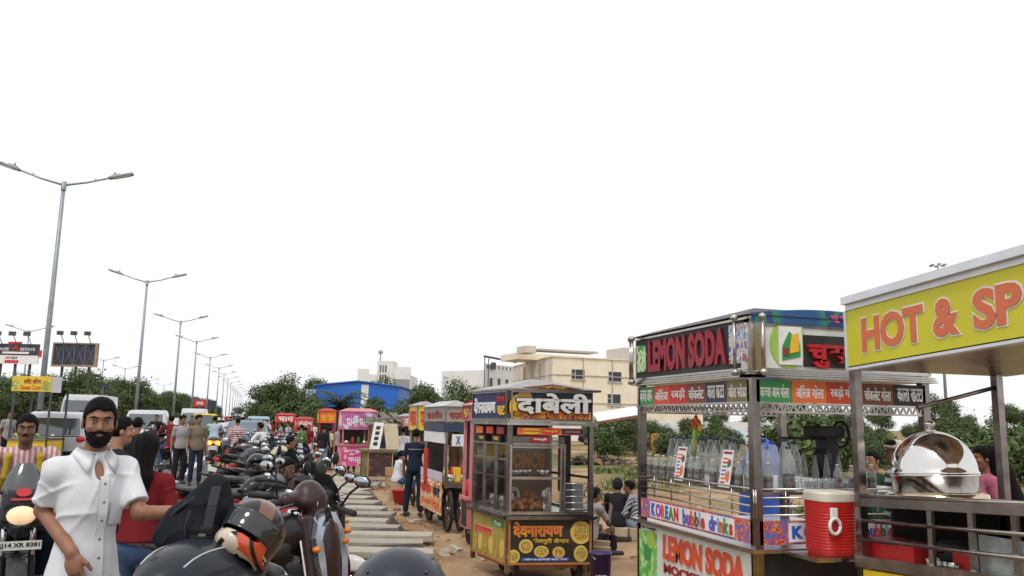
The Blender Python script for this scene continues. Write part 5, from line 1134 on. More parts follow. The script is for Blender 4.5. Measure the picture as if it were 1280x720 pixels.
def lemon_goods():
    X, Y0, Y1, X1, z = LC['X'], LC['Y0'], LC['Y1'], LC['X1'], LC['shelf']
    big = bottle(.056, .40, .0, capb, .3); big2 = bottle(.05, .35, .22, capb, .3); sm = bottle(.036, .215, .52, capw, .35); tall = bottle(.03, .29, .0, mat('cork_cap', (.3, .2, .12), .7), .45)
    used = set()
    def put(p, x, y, label, g):
        y += rnd.uniform(-.012, .012); x += rnd.uniform(-.01, .01)
        if id(p) not in used: used.add(id(p)); o = p; o.location = (x, y, z); o['label'] = label; o['group'] = g
        else: o = dup(p, (x, y, z), (0, 0, rnd.uniform(0, 6)), label, g, rnd.uniform(.94, 1.05))
        return o
    n = 13
    for i in range(n):
        y = Y1-.30-(Y1-Y0-.42)*i/(n-1)
        put(big, X+.24, y, 'large clear plastic bottle in the back row of the soda cart road side', 'large clear bottles in the back row')
        if i % 2 == 0: put(big2, X+.36, y-.04, 'large bottle half full of dark syrup behind the clear back row', 'half full bottles behind the back row')
    for i in range(15):
        y = Y1-.10-(Y1-Y0-.2)*i/14
        if i in (3, 8): continue
        put(sm, X+.1, y, 'small white capped syrup bottle in the front row on the soda cart road side', 'small syrup bottles in the front row')
        if i % 3 != 1: put(sm, X+.165, y-.04, 'small white capped syrup bottle in the second row on the soda cart road side', 'small syrup bottles in the second row')
    for i in range(5): put(big, X+.12+.1*i, Y0+.2, 'large clear plastic bottle near the corner post, in view of the camera side', 'large clear bottles by the corner post')
    for i in range(6): put(tall, X+.45+.11*i, Y0+.3, 'tall thin clear bottle standing left of the red cooler', 'tall thin bottles beside the cooler')
    for px in (1047, 1064, 1079, 1090): put(sm, YP(px, 600, Y0+.12).x, Y0+.12, 'small dark bottle with a white cap above the red cooler lid', 'white capped bottles over the cooler')
    # glasses
    g0 = None
    for i in range(8):
        b = MB(); b.lathe([(.0, .004), (.022, .004), (.03, .10), (.028, .10), (.02, .01), (0, .01)], (X+.46+.07*i, Y0+.12, z), petm, n=12)
        solo(b, 'drinking_glass', 'clear drinking glass standing on the shelf left of the red cooler', 'glass', 'drinking glasses on the soda shelf')
    # menu cards
    for k, (px, lab) in enumerate(((848, 'printed menu card leaning among the bottles, the left one'), (905, 'printed menu card leaning among the bottles, the one nearer the corner post'))):
        p = XP(px, 617, X+.045); r = thing('menu_card', lab, 'menu card', (p.x, p.y, z)); f = Frame((p.x, p.y+.09, z), (0, -1, 0), (.18, 0, 1)); b = MB(); b.fbox(f, 0, .17, 0, .31, -.004, 0, wht); b.build('card', r)
        b = MB()
        for i in range(7): b.fbox(f, .02, .02+rnd.uniform(.05, .09), .03+.033*i, .045+.033*i, .001, .002, [red, org, bluei, purp, grn][i % 5])
        b.fbox(f, .02, .15, .275, .295, .001, .002, dred); b.disc(f, .125, .2, .03, .035, .001, .002, brown, 12); b.disc(f, .125, .09, .03, .05, .001, .002, org, 12); b.build('print', r)
    # cooler jug
    zc = LC['led']; c = YP(1041, 690, Y0-.3); cx, cy = c.x, Y0-.28; hw = .152; H = .45
    r = thing('drink_cooler', 'red ribbed cooler jug with a cream lid standing on the steel ledge', 'cooler', (cx, cy, zc)); b = MB(); redp = mat('red_plastic', (.52, .018, .015), .4, var=.12, scale=4, dirt=.2)
    def ring(q, z): return [Vector((cx+q*math.copysign(abs(math.cos(a))**.45, math.cos(a)), cy+q*math.copysign(abs(math.sin(a))**.45, math.sin(a)), z)) for a in [2*math.pi*(i+.5)/40 for i in range(40)]]
    def stack(b, prof, m):
        vs = [v for q, h in prof for v in ring(q, zc+h)]; b.add(vs, [(i*40+j, i*40+(j+1) % 40, i*40+40+(j+1) % 40, i*40+40+j) for i in range(len(prof)-1) for j in range(40)], m, False); b.add(vs[:40], [tuple(range(40))[::-1]], m); b.add(vs[-40:], [tuple(range(40))], m)
    prof = [(hw*.9, .002), (hw*.96, .03)]
    for i in range(13): prof += [(hw*(.955), .04+.022*i), (hw*.975, .046+.022*i), (hw*.975, .056+.022*i)]
    prof += [(hw*.975, .35), (hw*.985, .365), (hw*.985, .39)]; stack(b, prof, redp); b.build('body', r)
    b = MB(); stack(b, [(hw*1.02, .39), (hw*1.03, .40), (hw*1.03, .445), (hw*.97, .46), (hw*.6, .465)], mat('cream_plastic', (.7, .66, .56), .5, dirt=.3)); b.build('lid', r)
    b = MB(); f = Frame((cx-hw*.55, cy-hw*.985, zc+.22), (1, 0, 0)); pts = [f.p(.045*math.cos(a), .0+.055*math.sin(a), .02) for a in [2*math.pi*i/16 for i in range(17)]]; b.tube(pts, .013, capw, n=6); b.obox(f.p(0, .085, .01), (.028, .012, .045), capw, bev=.006); b.build('handle', r)
    # black crusher machine and blue drum, hanging ornament
    p = Vector((X+WRf(.62), Y0+.55, z)); r = thing('ice_crusher', 'black ice shaving machine with a hand wheel behind the red cooler', 'ice machine', p)
    b = MB(); b.obox(p+Vector((0, 0, .02)), (.14, .12, .02), black); b.obox(p+Vector((.05, .03, .25)), (.07, .08, .23), black, bev=.02); b.obox(p+Vector((0, 0, .47)), (.15, .1, .05), black, bev=.02); b.lathe([(.0, .1), (.09, .1), (.08, .28), (.05, .32)], p+Vector((-.05, -.02, .0)), black, n=14); b.build('body', r)
    b = MB(); b.tube([p+Vector((-.45, -.02, .41)), p+Vector((.16, -.02, .41))], .012, black, n=6); b.lathe([(.1, -.01), (.12, -.01), (.12, .01), (.1, .01), (.1, -.01)], p+Vector((.16, -.02, .45)), black, 'X', 18); b.build('crank', r)
    p = XP(870, 527, X+.25); p = Vector((p.x, p.y, LC['zl0'])); r = thing('flower_ornament', 'hanging orange and red flower ornament with a yellow green tassel in the soda cart', 'ornament', p); rr = random.Random(3)
    b = MB(); b.tube([p+Vector((0, 0, .05)), p+Vector((0, 0, -.1))], .004, yel, n=5); b.build('string', r)
    for i, (dx, dz, m_) in enumerate(((-.06, -.1, red), (.0, -.06, org), (.05, -.1, red), (.08, -.14, yel), (-.02, -.15, orr), (.06, -.2, grn))):
        b = MB(); c = p+Vector((0, -dx, dz))
        for q in range(7): a = q*math.pi*2/7; b.ball(c+Vector((0, math.cos(a), math.sin(a)))*.022, (.012, .018, .018), m_, 6)
        b.ball(c, .015, yel, 6); b.build('flower', r)
    b = MB(); b.tube([p+Vector((0, 0, -.15)), p+Vector((0, .03, -.26)), p+Vector((0, .05, -.4))], [.03, .028, .02], lime, n=8); b.tube([p+Vector((0, .01, -.15)), p+Vector((0, .02, -.36))], .014, yel, n=6); b.build('tassel', r)
def WRf(t): return LC['WR']*t
lemon_goods()

# ---------------------------------------------------------------- hot & spicy cart
HROT = 0; KS = .058
def hot_cart():
    dC = 6.25; C_ = D(1068, 621, dC); X, Y1 = C_.x, C_.y; Y0 = Y1-2.7; g0 = gz(X); zz = lambda py: D(1068, py, dC).z
    zt, zs1, zs0, zr1, zb1, zb0 = zz(373), zz(389), zz(460), zz(620), zz(694), zz(708); X1 = YP(1241, 560, Y1).x+.03; W = Y1-Y0; before = set(bpy.data.objects)
    print('hot', dict(X=X, Y1=Y1, X1=X1, zs0=zs0, zt=zt, rail=zr1, base=zb0))
    r = thing('snack_cart', 'steel snack stall with a yellow HOT & SPICY fascia, nearest the camera on the right', 'food cart', ((X+X1)/2, (Y0+Y1)/2, g0))
    f = Frame((X, Y1, 0), (0, -1, 0))
    ylw = mat('lime_yellow_vinyl', (.6, .57, .015), .4, var=.08, scale=1.5, dirt=.12)
    s = panel(r, 'sign_board', f, .0, W, zs0, zs1, -.06, 0, ylw); ed = mat('white_aluminium', (.66, .7, .74), .35, .3, var=.1)
    b = MB(); b.fbox(f, .0, W+.03, zs1, zs1+.05, -.08, .012, ed); b.fbox(f, -.0, W+.06, zt-.055, zt, -1.3, .05, ed); b.fbox(f, .0, W+.03, zs1+.05, zt-.055, -.08, -.02, mat('dark_gap', (.1, .11, .13), .6)); b.fbox(f, -.025, 0, zs0, zs1, -.06, .01, ed); b.fbox(f, -.025, W, zs0-.02, zs0, -.07, .008, ed); b.build('sign_frame', r)
    def xl(px, py): q = ray(px, py); n = Vector((math.cos(HROT), math.sin(HROT), 0)); t = n.dot(C_-CAM)/n.dot(q); return (CAM+q*t-C_).dot(Vector((math.sin(HROT), -math.cos(HROT), 0)))
    h = zs1-zs0
    for t, a, c in (('HOT', 1078, 1155), ('&', 1168, 1200), ('SP', 1219, 1281)): text(s, f, t, xl(a, 415), xl(c, 400), zs0+h*.22, zs0+h*.80, .002, mat('terracotta_letter', (.62, .15, .055), .5, var=.06), .005, .04, back=wht, bb=.025)
    x = xl(1281, 390); text(s, f, 'ICY', x+.06, x+.06+.5, zs0+h*.22, zs0+h*.8, .002, MATS['terracotta_letter'], .005, .045, back=wht, bb=.035)
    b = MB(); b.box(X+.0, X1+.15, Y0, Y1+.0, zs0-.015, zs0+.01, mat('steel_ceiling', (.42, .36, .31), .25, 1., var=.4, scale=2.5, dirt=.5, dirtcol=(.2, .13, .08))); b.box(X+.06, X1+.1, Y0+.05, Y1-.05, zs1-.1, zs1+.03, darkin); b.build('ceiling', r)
    for x, y in ((X+.03, Y1-.03), (X1, Y1-.05), (X+.03, Y0+.03), (X1, Y0+.03)): b = MB(); b.box(x-.03, x+.03, y-.03, y+.03, g0-.02, zs0-.016, steelD); b.build('post', r)
    b = MB(); b.tube([(X1+.02, Y1-.05, zs0-.1), (X1-.4, Y1-.04, zs0-.2), (X1-.75, Y1-.03, zs0-.28)], .018, steelD, n=6); b.build('brace', r)
    # guard rail: top beam, two thin bars, bottom beam
    hh = zr1-zb1
    b = MB(); b.fbox(f, .06, W, zr1-.07, zr1-.01, -.05, -.005, steel); b.tube([f.p(0, zr1, -.02), f.p(W, zr1, -.02)], .016, steel, n=8)
    for k in (.34, .66): b.tube([f.p(0, zr1-hh*k-.03, -.02), f.p(W, zr1-hh*k-.03, -.02)], .014, steel, n=8)
    for px in (1157, 1208, 1262): x = xl(px, 660); b.fbox(f, x-.02, x+.02, zb1, zr1-.07, -.055, -.03, steel)
    b.build('guard_rail', r)
    b = MB(); b.fbox(f, -.01, W, zb0, zb1, -.06, .01, steel); b.build('base_beam', r)
    b = MB(); b.box(X+.07, X1-.02, Y0, Y1-.06, zr1-.075, zr1-.055, steel); b.build('counter', r)
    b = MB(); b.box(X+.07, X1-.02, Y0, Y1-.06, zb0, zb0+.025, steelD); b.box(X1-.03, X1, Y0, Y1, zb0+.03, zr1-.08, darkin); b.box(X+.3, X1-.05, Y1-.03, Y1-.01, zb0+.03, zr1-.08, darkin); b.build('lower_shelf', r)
    low = panel(r, 'lower_panel', f, .05, W, g0+.25, zb0-.012, -.03, 0, mat('sign_yellow', (.75, .55, .02), .45)); text(low, f, 'MOMOS', .12, .9, zb0-.2, zb0-.05, .003, red, .005, .05)
    for y in (Y0+.4, Y1-.4):
        for x in (X+.2, X1-.2): cart_wheel(r, (x, y, g0+.22), .22)
    # goods on the lower shelf
    def good(mb, n, l, c): return solo(mb, n, l, c)
    p0 = XP(1085, 690, X+.12); p1 = XP(1146, 690, X+.12); b = MB(); b.obox((X+.22, (p0.y+p1.y)/2, zb0+.105), (.13, abs(p0.y-p1.y)/2, .075), mat('red_tray', (.5, .02, .02), .4, var=.1), bev=.01); b.obox((X+.22, (p0.y+p1.y)/2, zb0+.184), (.12, abs(p0.y-p1.y)/2-.01, .004), dred); good(b, 'plastic_tray', 'bright red plastic tray behind the lower rails of the snack cart', 'tray')
    for k, px in enumerate((1171, 1190)):
        q = XP(px, 695, X+.2); b = MB(); b.lathe([(0, 0), (.05, 0), (.07, .07), (.066, .07), (.045, .012), (0, .012)], (q.x, q.y, zb0+.026), steel if k else capw, n=16); good(b, 'small_bowl', ['white bowl beside the red tray', 'steel bowl right of the white bowl'][k], 'bowl')
    q0, q1 = XP(1224, 690, X+.1).y, XP(1330, 690, X+.1).y; b = MB(); b.obox((X+.11, (q0+q1)/2, zb0+.15), (.012, abs(q0-q1)/2, .125), mat('galvanised_sheet', (.4, .45, .44), .45, .5, var=.45, scale=9, dirt=.4), bev=.004); good(b, 'metal_sheet', 'mottled grey metal sheet standing behind the rails at the lower right corner', 'metal sheet')
    q = XP(1216, 695, X+.3); b = MB(); b.obox((q.x, q.y, zb0+.09), (.08, .09, .06), red, bev=.01); b.obox((q.x, q.y, zb0+.155), (.081, .091, .004), wht); good(b, 'paper_box', 'small red and white carton left of the grey metal sheet', 'box')
    q = XP(1196, 690, X+.35); b = MB(); b.lathe([(0, 0), (.11, 0), (.12, .16), (.1, .18), (0, .18)], (q.x, q.y, zb0+.026), black, n=18); b.tube([(q.x-.12, q.y, zb0+.15), (q.x-.18, q.y, zb0+.16)], .014, black); good(b, 'cooking_pot', 'black cooking pot deep behind the lower rails', 'pot')
    # domed steel pot
    zc = zr1-.054; c = XP(1170, 600, X+.42); rr_ = .29
    k = (D(1170, 540, (c-CAM).dot(FH)).z-zc)/.62
    t = thing('domed_steamer', 'shiny steel steamer pot with a domed lid and round knob on the counter', 'steamer', (c.x, c.y, zc)); mir = mat('polished_steel', (.7, .68, .66), .07, 1., var=.08, scale=3); brs = mat('brassy_steel', (.66, .52, .36), .14, 1., var=.3, scale=5)
    b = MB(); b.lathe([(0, .002), (rr_*1.13, .002), (rr_*1.16, .02), (rr_*1.14, .075), (rr_*1.05, .085), (rr_*1.03, .07), (0, .06)], (c.x, c.y, zc), brs, n=48); b.build('tray', t)
    t.rotation_euler.x = -math.atan(KS); b = MB(); b.lathe([(rr_*.97, .07), (rr_*.97, .19), (rr_*1.0, .195), (rr_*1.0, .21), (rr_*.96, .215)], (c.x, c.y, zc), mir, n=48); b.build('pot_wall', t)
    prof = [(rr_*1.0, .215), (rr_*1.0, .225), (rr_*.965, .235)]+[(rr_*.965*math.cos(a), .235+.277*math.sin(a)) for a in [math.pi/2*i/16 for i in range(1, 16)]]+[(.0, .512)]
    b = MB(); b.lathe(prof, (c.x, c.y, zc), mir, n=56); l = b.build('lid', t)
    b = MB(); b.lathe([(.02, .505), (.045, .512), (.02, .525), (.018, .535)], (c.x, c.y, zc), mir, n=20); b.ball((c.x, c.y, zc+.56), (.038, .038, .03), mir, 16); b.build('knob', l)
    for o in set(bpy.data.objects)-before:      # the stall stands on rising ground: its near end is higher
        if o is r: continue
        if o.parent is None: o.location.z += KS*(C_.y-o.location.y); continue
        top = o
        while top.parent: top = top.parent
        if top is r:
            for v in o.data.vertices: v.co.z += KS*(C_.y-(v.co.y+r.location.y))
    return dict(X=X, Y1=Y1, Y0=Y0, X1=X1, rail=zr1)
HC = hot_cart()

# ---------------------------------------------------------------- dabeli cart
def dabeli_cart():
    dB = 10.2; g0 = gz(3)-.005; zz = lambda py: D(638, py, dB).z
    Pb, Pa, Pc = D(635, 600, dB), D(591, 600, 11.3), D(741, 600, 10.38)
    B, A, C_ = [Vector((p.x, p.y, 0)) for p in (Pb, Pa, Pc)]; Dd = A+C_-B
    r = thing('food_cart', 'glass sided dabeli cart with a big white Hindi sign and a yellow food banner', 'food cart', (*((B+Dd)/2).xy, g0))
    fl = Frame(A, B-A); fr = Frame(B, C_-B); WL, WR = (B-A).length, (C_-B).length; fb = Frame(C_, Dd-C_); fk = Frame(Dd, A-Dd)
    sides = ((fl, WL), (fr, WR), (fb, WL), (fk, WR))
    zp1, zp0 = zz(650), zz(707)
    zeave, zs1, zs0, zm, zbn1, zbn0, zo1, zo0, zg1, zsh, zct, = zz(488), zz(490), zz(523), zz(531), zz(534), zz(543), zz(545), zz(553), zz(556), zz(597), zz(641)
    for p in (A, B, C_, Dd):
        q = p+((B+Dd)/2-p).normalized()*.03; b = MB(); b.box(q.x-.028, q.x+.028, q.y-.028, q.y+.028, g0+.12, zs0, steelD); b.build('post', r)
    # roof: shallow hip with a raised front arch
    b = MB(); ctr = (A+B+C_+Dd)/4; e = [p+(p-ctr).normalized()*.11 for p in (A, B, C_, Dd)]; zt = zz(478)
    b.add([Vector((p.x, p.y, zeave)) for p in e]+[Vector((p.x, p.y, zeave+.025)) for p in e]+[Vector((ctr.x, ctr.y, zt+.08))], [(3, 2, 1, 0)]+[(i, (i+1) % 4, 4+(i+1) % 4, 4+i) for i in range(4)]+[(4+i, 4+(i+1) % 4, 8) for i in range(4)], steelD); b.build('roof', r)
    b = MB(); b.prism(fr, [(.05, zeave+.028), (WR-.05, zeave+.028), (WR*.5, zz(479))], .0, .03, brown); g = b.build('gable', r); b = MB(); b.prism(fr, [(WR*.25, zeave+.04), (WR*.75, zeave+.04), (WR*.5, zz(481))], .031, .036, patches('gable_print', [(.5, .2, .03), (.12, .03, .02), (.6, .35, .05)], 20)); b.build('gable_print', g)
    fire = patches('flame_print', [(.03, .02, .05), (.04, .025, .06), (.03, .02, .05), (.5, .12, .02), (.7, .25, .03)], 5)
    sl_ = panel(r, 'sign_board', fl, .03, WL-.02, zs0, zs1, -.03, .03, ink('deep_blue', (.015, .02, .1)), steelD, .015); text(sl_, fl, 'देवनारायण', WL*.08, WL*.7, zs0+.05, zs1-.06, .032, wht, .015, .03)
    text(sl_, fl, 'स्पेशल', WL*.73, WL*.95, zs0+.2, zs1-.03, .032, red, .01, .03); text(sl_, fl, 'चाट', WL*.75, WL*.95, zs0+.04, zs0+.15, .032, yel, .01, .03)
    sr = panel(r, 'sign_board', fr, .03, WR-.03, zs0, zs1, -.03, .03, ink('sign_navy', (.014, .016, .045)), steelD, .015)
    b = MB(); b.fbox(fr, .035, WR-.035, zs0+.005, zs0+(zs1-zs0)*.3, .0305, .034, patches('flame_strip', [(.6, .15, .02), (.35, .06, .02), (.75, .35, .04), (.2, .03, .02)], 14)); b.disc(fr, WR*.17, zs1-.06, .09, .085, .031, .036, mat('bun', (.5, .28, .08), .7), 18); b.disc(fr, WR*.09, (zs0+zs1)/2-.02, .1, .15, .031, .034, yel, 16); b.build('food_print', sr)
    text(sr, fr, 'दाबेली', WR*.07, WR*.955, zs0+.055, zs1-.005, .036, mat('white_letter', (.6, .6, .58), .4, var=.06), .03, .035, back=black, bb=.02)
    b = MB()
    for f_, W in sides:
        for i in range(2): b.fbox(f_, -.03, W+.03, zm+.04*i, zm+.036+.04*i, -.03, .05-.02*i, steel)
    b.build('moulding', r)
    p = panel(r, 'banner', fr, .1, WR-.12, zbn0, zbn1, 0, .015, org)
    b = MB(); b.disc(fr, .1+WR*.16, (zbn0+zbn1)/2, WR*.13, .035, .016, .02, yel, 20); b.disc(fr, WR*.48, (zbn0+zbn1)/2, WR*.12, .033, .016, .02, red, 20); b.fbox(fr, WR*.62, WR*.88, zbn0+.01, zbn1-.01, .016, .02, navy); b.build('banner_print', p)
    text(p, fr, 'देवनारायण', .13, .1+WR*.27, zbn0+.03, zbn1-.025, .021, red, .003); text(p, fr, 'भेलपुरी', WR*.39, WR*.57, zbn0+.03, zbn1-.025, .021, yel, .003); text(p, fr, 'दाबेली', WR*.66, WR*.84, zbn0+.03, zbn1-.03, .021, org, .003)
    b = MB()
    for i in range(5): b.fbox(fr, .05, WR*.66, zo0+(zo1-zo0)*i/5, zo0+(zo1-zo0)*(i+.6)/5, 0, .012, steelD)
    b.build('louvre', r); p = panel(r, 'name_plate', fr, WR*.24, WR*.48, zo0, zo1, .013, .024, dred); text(p, fr, 'भेलपुरी', WR*.28, WR*.44, zo0+.025, zo1-.02, .025, wht, .003)
    for i in range(3): panel(r, 'name_plate', fl, WL*(.1+.3*i), WL*(.1+.3*i)+.22, zbn0, zbn1, .0, .015, [org, red, dred][i])
    for i in range(2): p = panel(r, 'name_plate', fl, WL*(.15+.42*i), WL*(.15+.42*i)+.26, zo0, zo1, .0, .015, black); text(p, fl, 'चाट', WL*(.2+.42*i), WL*(.2+.42*i)+.16, zo0+.02, zo1-.02, .016, yel, .003)
    lattice(r, fr, .05, WR*.66, zg1-.03, zg1+.015, .005, steel, 18, th=.008)
    # frames of the display case
    b = MB()
    for x in (0.03, WR*.62, WR*.66, WR-.03): b.fbox(fr, x-.012, x+.012, zct, zg1, -.02, .012, steel)
    b.fbox(fr, .042, WR*.608, zsh-.02, zsh+.012, -.02, .014, steel); b.fbox(fr, .0, WR, zct-.02, zct+.015, -.03, .02, steel)
    for i in range(5): b.tube([fr.p(WR*.66, zct+.04+i*.075, 0), fr.p(WR-.03, zct+.04+i*.075, 0)], .008, steel, n=6)
    for x in (.03, WL*.33, WL*.66, WL-.03): b.fbox(fl, x-.012, x+.012, zct, zo0, -.02, .012, steel)
    for z in (zsh, (zsh+zo0)/2, zo0-.02): b.fbox(fl, .042, WL-.042, z-.012, z+.012, -.021, .013, steel)
    for f_, W in sides[2:]: b.fbox(f_, 0, W, zct-.01, zct+.02, -.03, .0, steelD); b.fbox(f_, 0, W, zsh-.01, zsh+.02, -.03, 0, steelD)
    b.build('case_frame', r)
    b = MB(); b.fbox(fr, .045, WR*.605, zct+.02, zsh-.025, -.012, -.008, glassc); b.fbox(fr, .045, WR*.605, zsh+.015, zg1-.035, -.012, -.008, glassc); b.fbox(fl, .045, WL-.045, zct+.02, zsh-.02, -.012, -.008, glassc); b.fbox(fl, .045, WL-.045, zsh+.02, zo0-.04, -.012, -.008, glassc); b.build('glass', r)
    b = MB(); P = [A, B, C_, Dd]; b.prism(WORLD, [(p.x, p.y) for p in [q+(ctr-q).normalized()*.05 for q in P]], zct-.03, zct-.005, steel); b.build('counter', r)
    b = MB(); Q = [fr.p(.06, 0, -.06), fr.p(WR*.6, 0, -.06), fr.p(WR*.6, 0, -.5), fr.p(.06, 0, -.5)]; b.prism(WORLD, [(p.x, p.y) for p in Q], zsh-.01, zsh+.008, steelD); b.build('shelf', r)
    # back of the case
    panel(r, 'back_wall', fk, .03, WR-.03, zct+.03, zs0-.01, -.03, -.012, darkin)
    pm = panel(r, 'back_board', Frame(fr.p(0, 0, -.85), fr.u), .1, WR*.68, zct+.05, zg1+.1, -.01, 0, ink('wood_print', (.17, .13, .1))); text(pm, Frame(fr.p(0, 0, -.5), fr.u), 'MOMOS', .1, WR*.6, zsh+.07, zsh+.26, -.34, ink('orange_gold', (.55, .22, .04)), .01, .04)
    pm = panel(r, 'poster', Frame(fr.p(0, 0, -.6), fr.u), WR*.72, WR*.88, zsh-.2, zo1+.05, -.01, 0, darkin); text(pm, Frame(fr.p(0, 0, -.6), fr.u), 'E', WR*.75, WR*.82, zo0-.22, zo0-.03, .002, orr, .006, .05)
    # cabinet and printed panels
    b = MB(); b.prism(WORLD, [(p.x, p.y) for p in [q+(ctr-q).normalized()*.045 for q in P]], zp0+.02, zct-.03, darkin); b.build('cabinet', r)
    pr = panel(r, 'food_banner', fr, .04, WR-.04, zp0+.03, zp1, -.02, .004, ink('banner_black', (.025, .018, .012)), mat('orange_frame', (.42, .17, .06), .6, dirt=.4), .025); h = zp1-zp0
    text(pr, fr, 'देवनारायण', WR*.08, WR*.64, zp0+h*.62, zp1-.03, .006, org, .005, .03, back=yel, bb=.02); text(pr, fr, 'भेलपुरी सेन्टर', WR*.3, WR*.72, zp0+h*.46, zp0+h*.6, .006, yel, .004, .02)
    b = MB(); pl = mat('plate_print', (.7, .5, .12), .6); fd = patches('snack_print', [(.55, .3, .04), (.3, .12, .03), (.7, .5, .1), (.2, .3, .05)], 25)
    for (x, y, a, c) in ((.86, .72, .13, .14), (.22, .42, .085, .085), (.4, .3, .09, .07), (.6, .28, .075, .07), (.08, .2, .075, .08), (.86, .25, .085, .1)):
        b.disc(fr, WR*x, zp0+h*y, a, c*.95, .006, .009, pl, 20); b.disc(fr, WR*x, zp0+h*y+.005, a*.72, c*.66, .0095, .013, fd, 16)
    b.fbox(fr, WR*.17, WR*.72, zp0+.05, zp0+.085, .006, .009, bluei); b.build('food_print', pr); text(pr, fr, 'स्पेशल दाबेली चाट भेल', WR*.2, WR*.7, zp0+.055, zp0+.08, .0095, wht, .002)
    plp = panel(r, 'food_banner', fl, .04, WL-.04, zp0+.03, zp1, -.02, .004, mat('olive_banner', (.4, .32, .06), .5, var=.3, scale=4), MATS['orange_frame'], .025); text(plp, fl, 'देवनारायण', WL*.12, WL*.62, zp0+h*.5, zp1-.12, .006, orr, .005, .03, back=wht, bb=.02)
    b = MB()
    for i in range(6): b.disc(fl, WL*(.14+.15*i), zp0+h*(.3+.03*(i % 2)), .075, .11, .006, .009, pl if i % 2 else fd, 16)
    b.fbox(fl, WL*.6, WL*.92, zp1-.11, zp1-.03, .006, .01, grn); b.build('food_print', plp); text(plp, fl, 'भेल', WL*.66, WL*.86, zp1-.1, zp1-.04, .011, wht, .003)
    b = MB()
    for f_, W in sides: b.fbox(f_, -.02, W+.02, zct-.075, zct-.035, -.03, .06, steelD)
    b.build('bumper_rail', r)
    b = MB(); b.prism(WORLD, [(p.x, p.y) for p in [q+(ctr-q).normalized()*.1 for q in P]], zp0-.05, zp0+.015, MATS['orange_frame']); b.build('chassis', r)
    for f_, x in ((fr, .12), (fr, WR-.15)):
        for z_ in (-.18, -.95): cart_wheel(r, f_.p(x, g0+.13, z_), .13, (fr.n.cross(Vector((0, 0, 1))).normalized().cross(Vector((0, 0, 1))), Vector((0, 0, 1)), fr.u), w=.06) if False else cart_wheel(r, f_.p(x, g0+.13, z_), .13, 'X', w=.06)
    # goods in the case
    rr = random.Random(4); cen = fr.p(WR*.28, zct, -.28); b = MB(); pu = mat('fried_puri', (.45, .19, .06), .6, var=.35, scale=9)
    for i in range(60):
        a = rr.uniform(0, 6.28); q = rr.random()**.5*.21; b.ball(cen+Vector((math.cos(a)*q, math.sin(a)*q*.8, .03+(.23-q)*rr.uniform(.1, .95))), rr.uniform(.026, .036), pu, 6)
    solo(b, 'puri_heap', 'heap of round fried puris behind the lower front glass of the dabeli cart', 'snacks', kind='stuff')
    for i, (x, z_, lab) in enumerate(((.08, -.2, 'steel bowl at the left of the upper shelf in the dabeli cart'), (.2, -.28, 'steel bowl in the middle of the upper shelf in the dabeli cart'), (.4, -.22, 'steel bowl at the right of the upper shelf in the dabeli cart'))):
        b = MB(); c = fr.p(WR*x+.05, zsh+.01, z_); b.lathe([(0, 0), (.05, 0), (.085, .07), (.08, .07), (.046, .008), (0, .008)], c, steel, n=16); solo(b, 'steel_bowl', lab, 'bowl')
    for i, x in enumerate((.47, .53)): b = MB(); c = fr.p(WR*x, zct, -.2-.1*i); b.lathe([(0, 0), (.045, 0), (.045, .2), (.03, .24), (.03, .27), (0, .27)], c, [steel, capw][i], n=12); solo(b, 'storage_jar', ['steel jar right of the puri heap', 'white jar right of the puri heap'][i], 'jar')
    b = MB(); c = fl.p(WL*.62, zct, -.25); b.obox(c+Vector((0, 0, .13)), (.07, .05, .125), capw, bev=.01); solo(b, 'white_tub', 'white tub behind the lower side glass of the dabeli cart', 'tub')
    for i in range(5):
        b = MB(); c = fl.p(WL*(.2+.14*i), zct if i < 3 else zsh+.014, -.2-.1*(i % 2)); b.lathe([(0, 0), (.06, 0), (.06, .15), (.0, .15)], c, [steel, steelD][i % 2], n=12)
        if i >= 3: c.z = zct; b = MB(); b.lathe([(0, 0), (.05, 0), (.05, .22), (0, .22)], c, steelD, n=12)
        solo(b, 'steel_tin', 'steel tin in the side case of the dabeli cart', 'tin', 'steel tins in the dabeli case')
    for i, (x, m_) in enumerate(((.74, ink('slate_bag', (.06, .07, .1))), (.86, mat('grey_cloth', (.16, .16, .17), .9)))):
        b = MB(); c = fr.p(WR*x, zct, -.2); b.obox(c+Vector((0, 0, .17)), (.075, .04, .17), m_, bev=.02); solo(b, 'packet_bag', ['slate bag behind the open rails of the dabeli cart', 'grey bag behind the open rails of the dabeli cart'][i], 'bag')
    return dict(fr=fr, WR=WR, g0=g0)
DC = dabeli_cart()

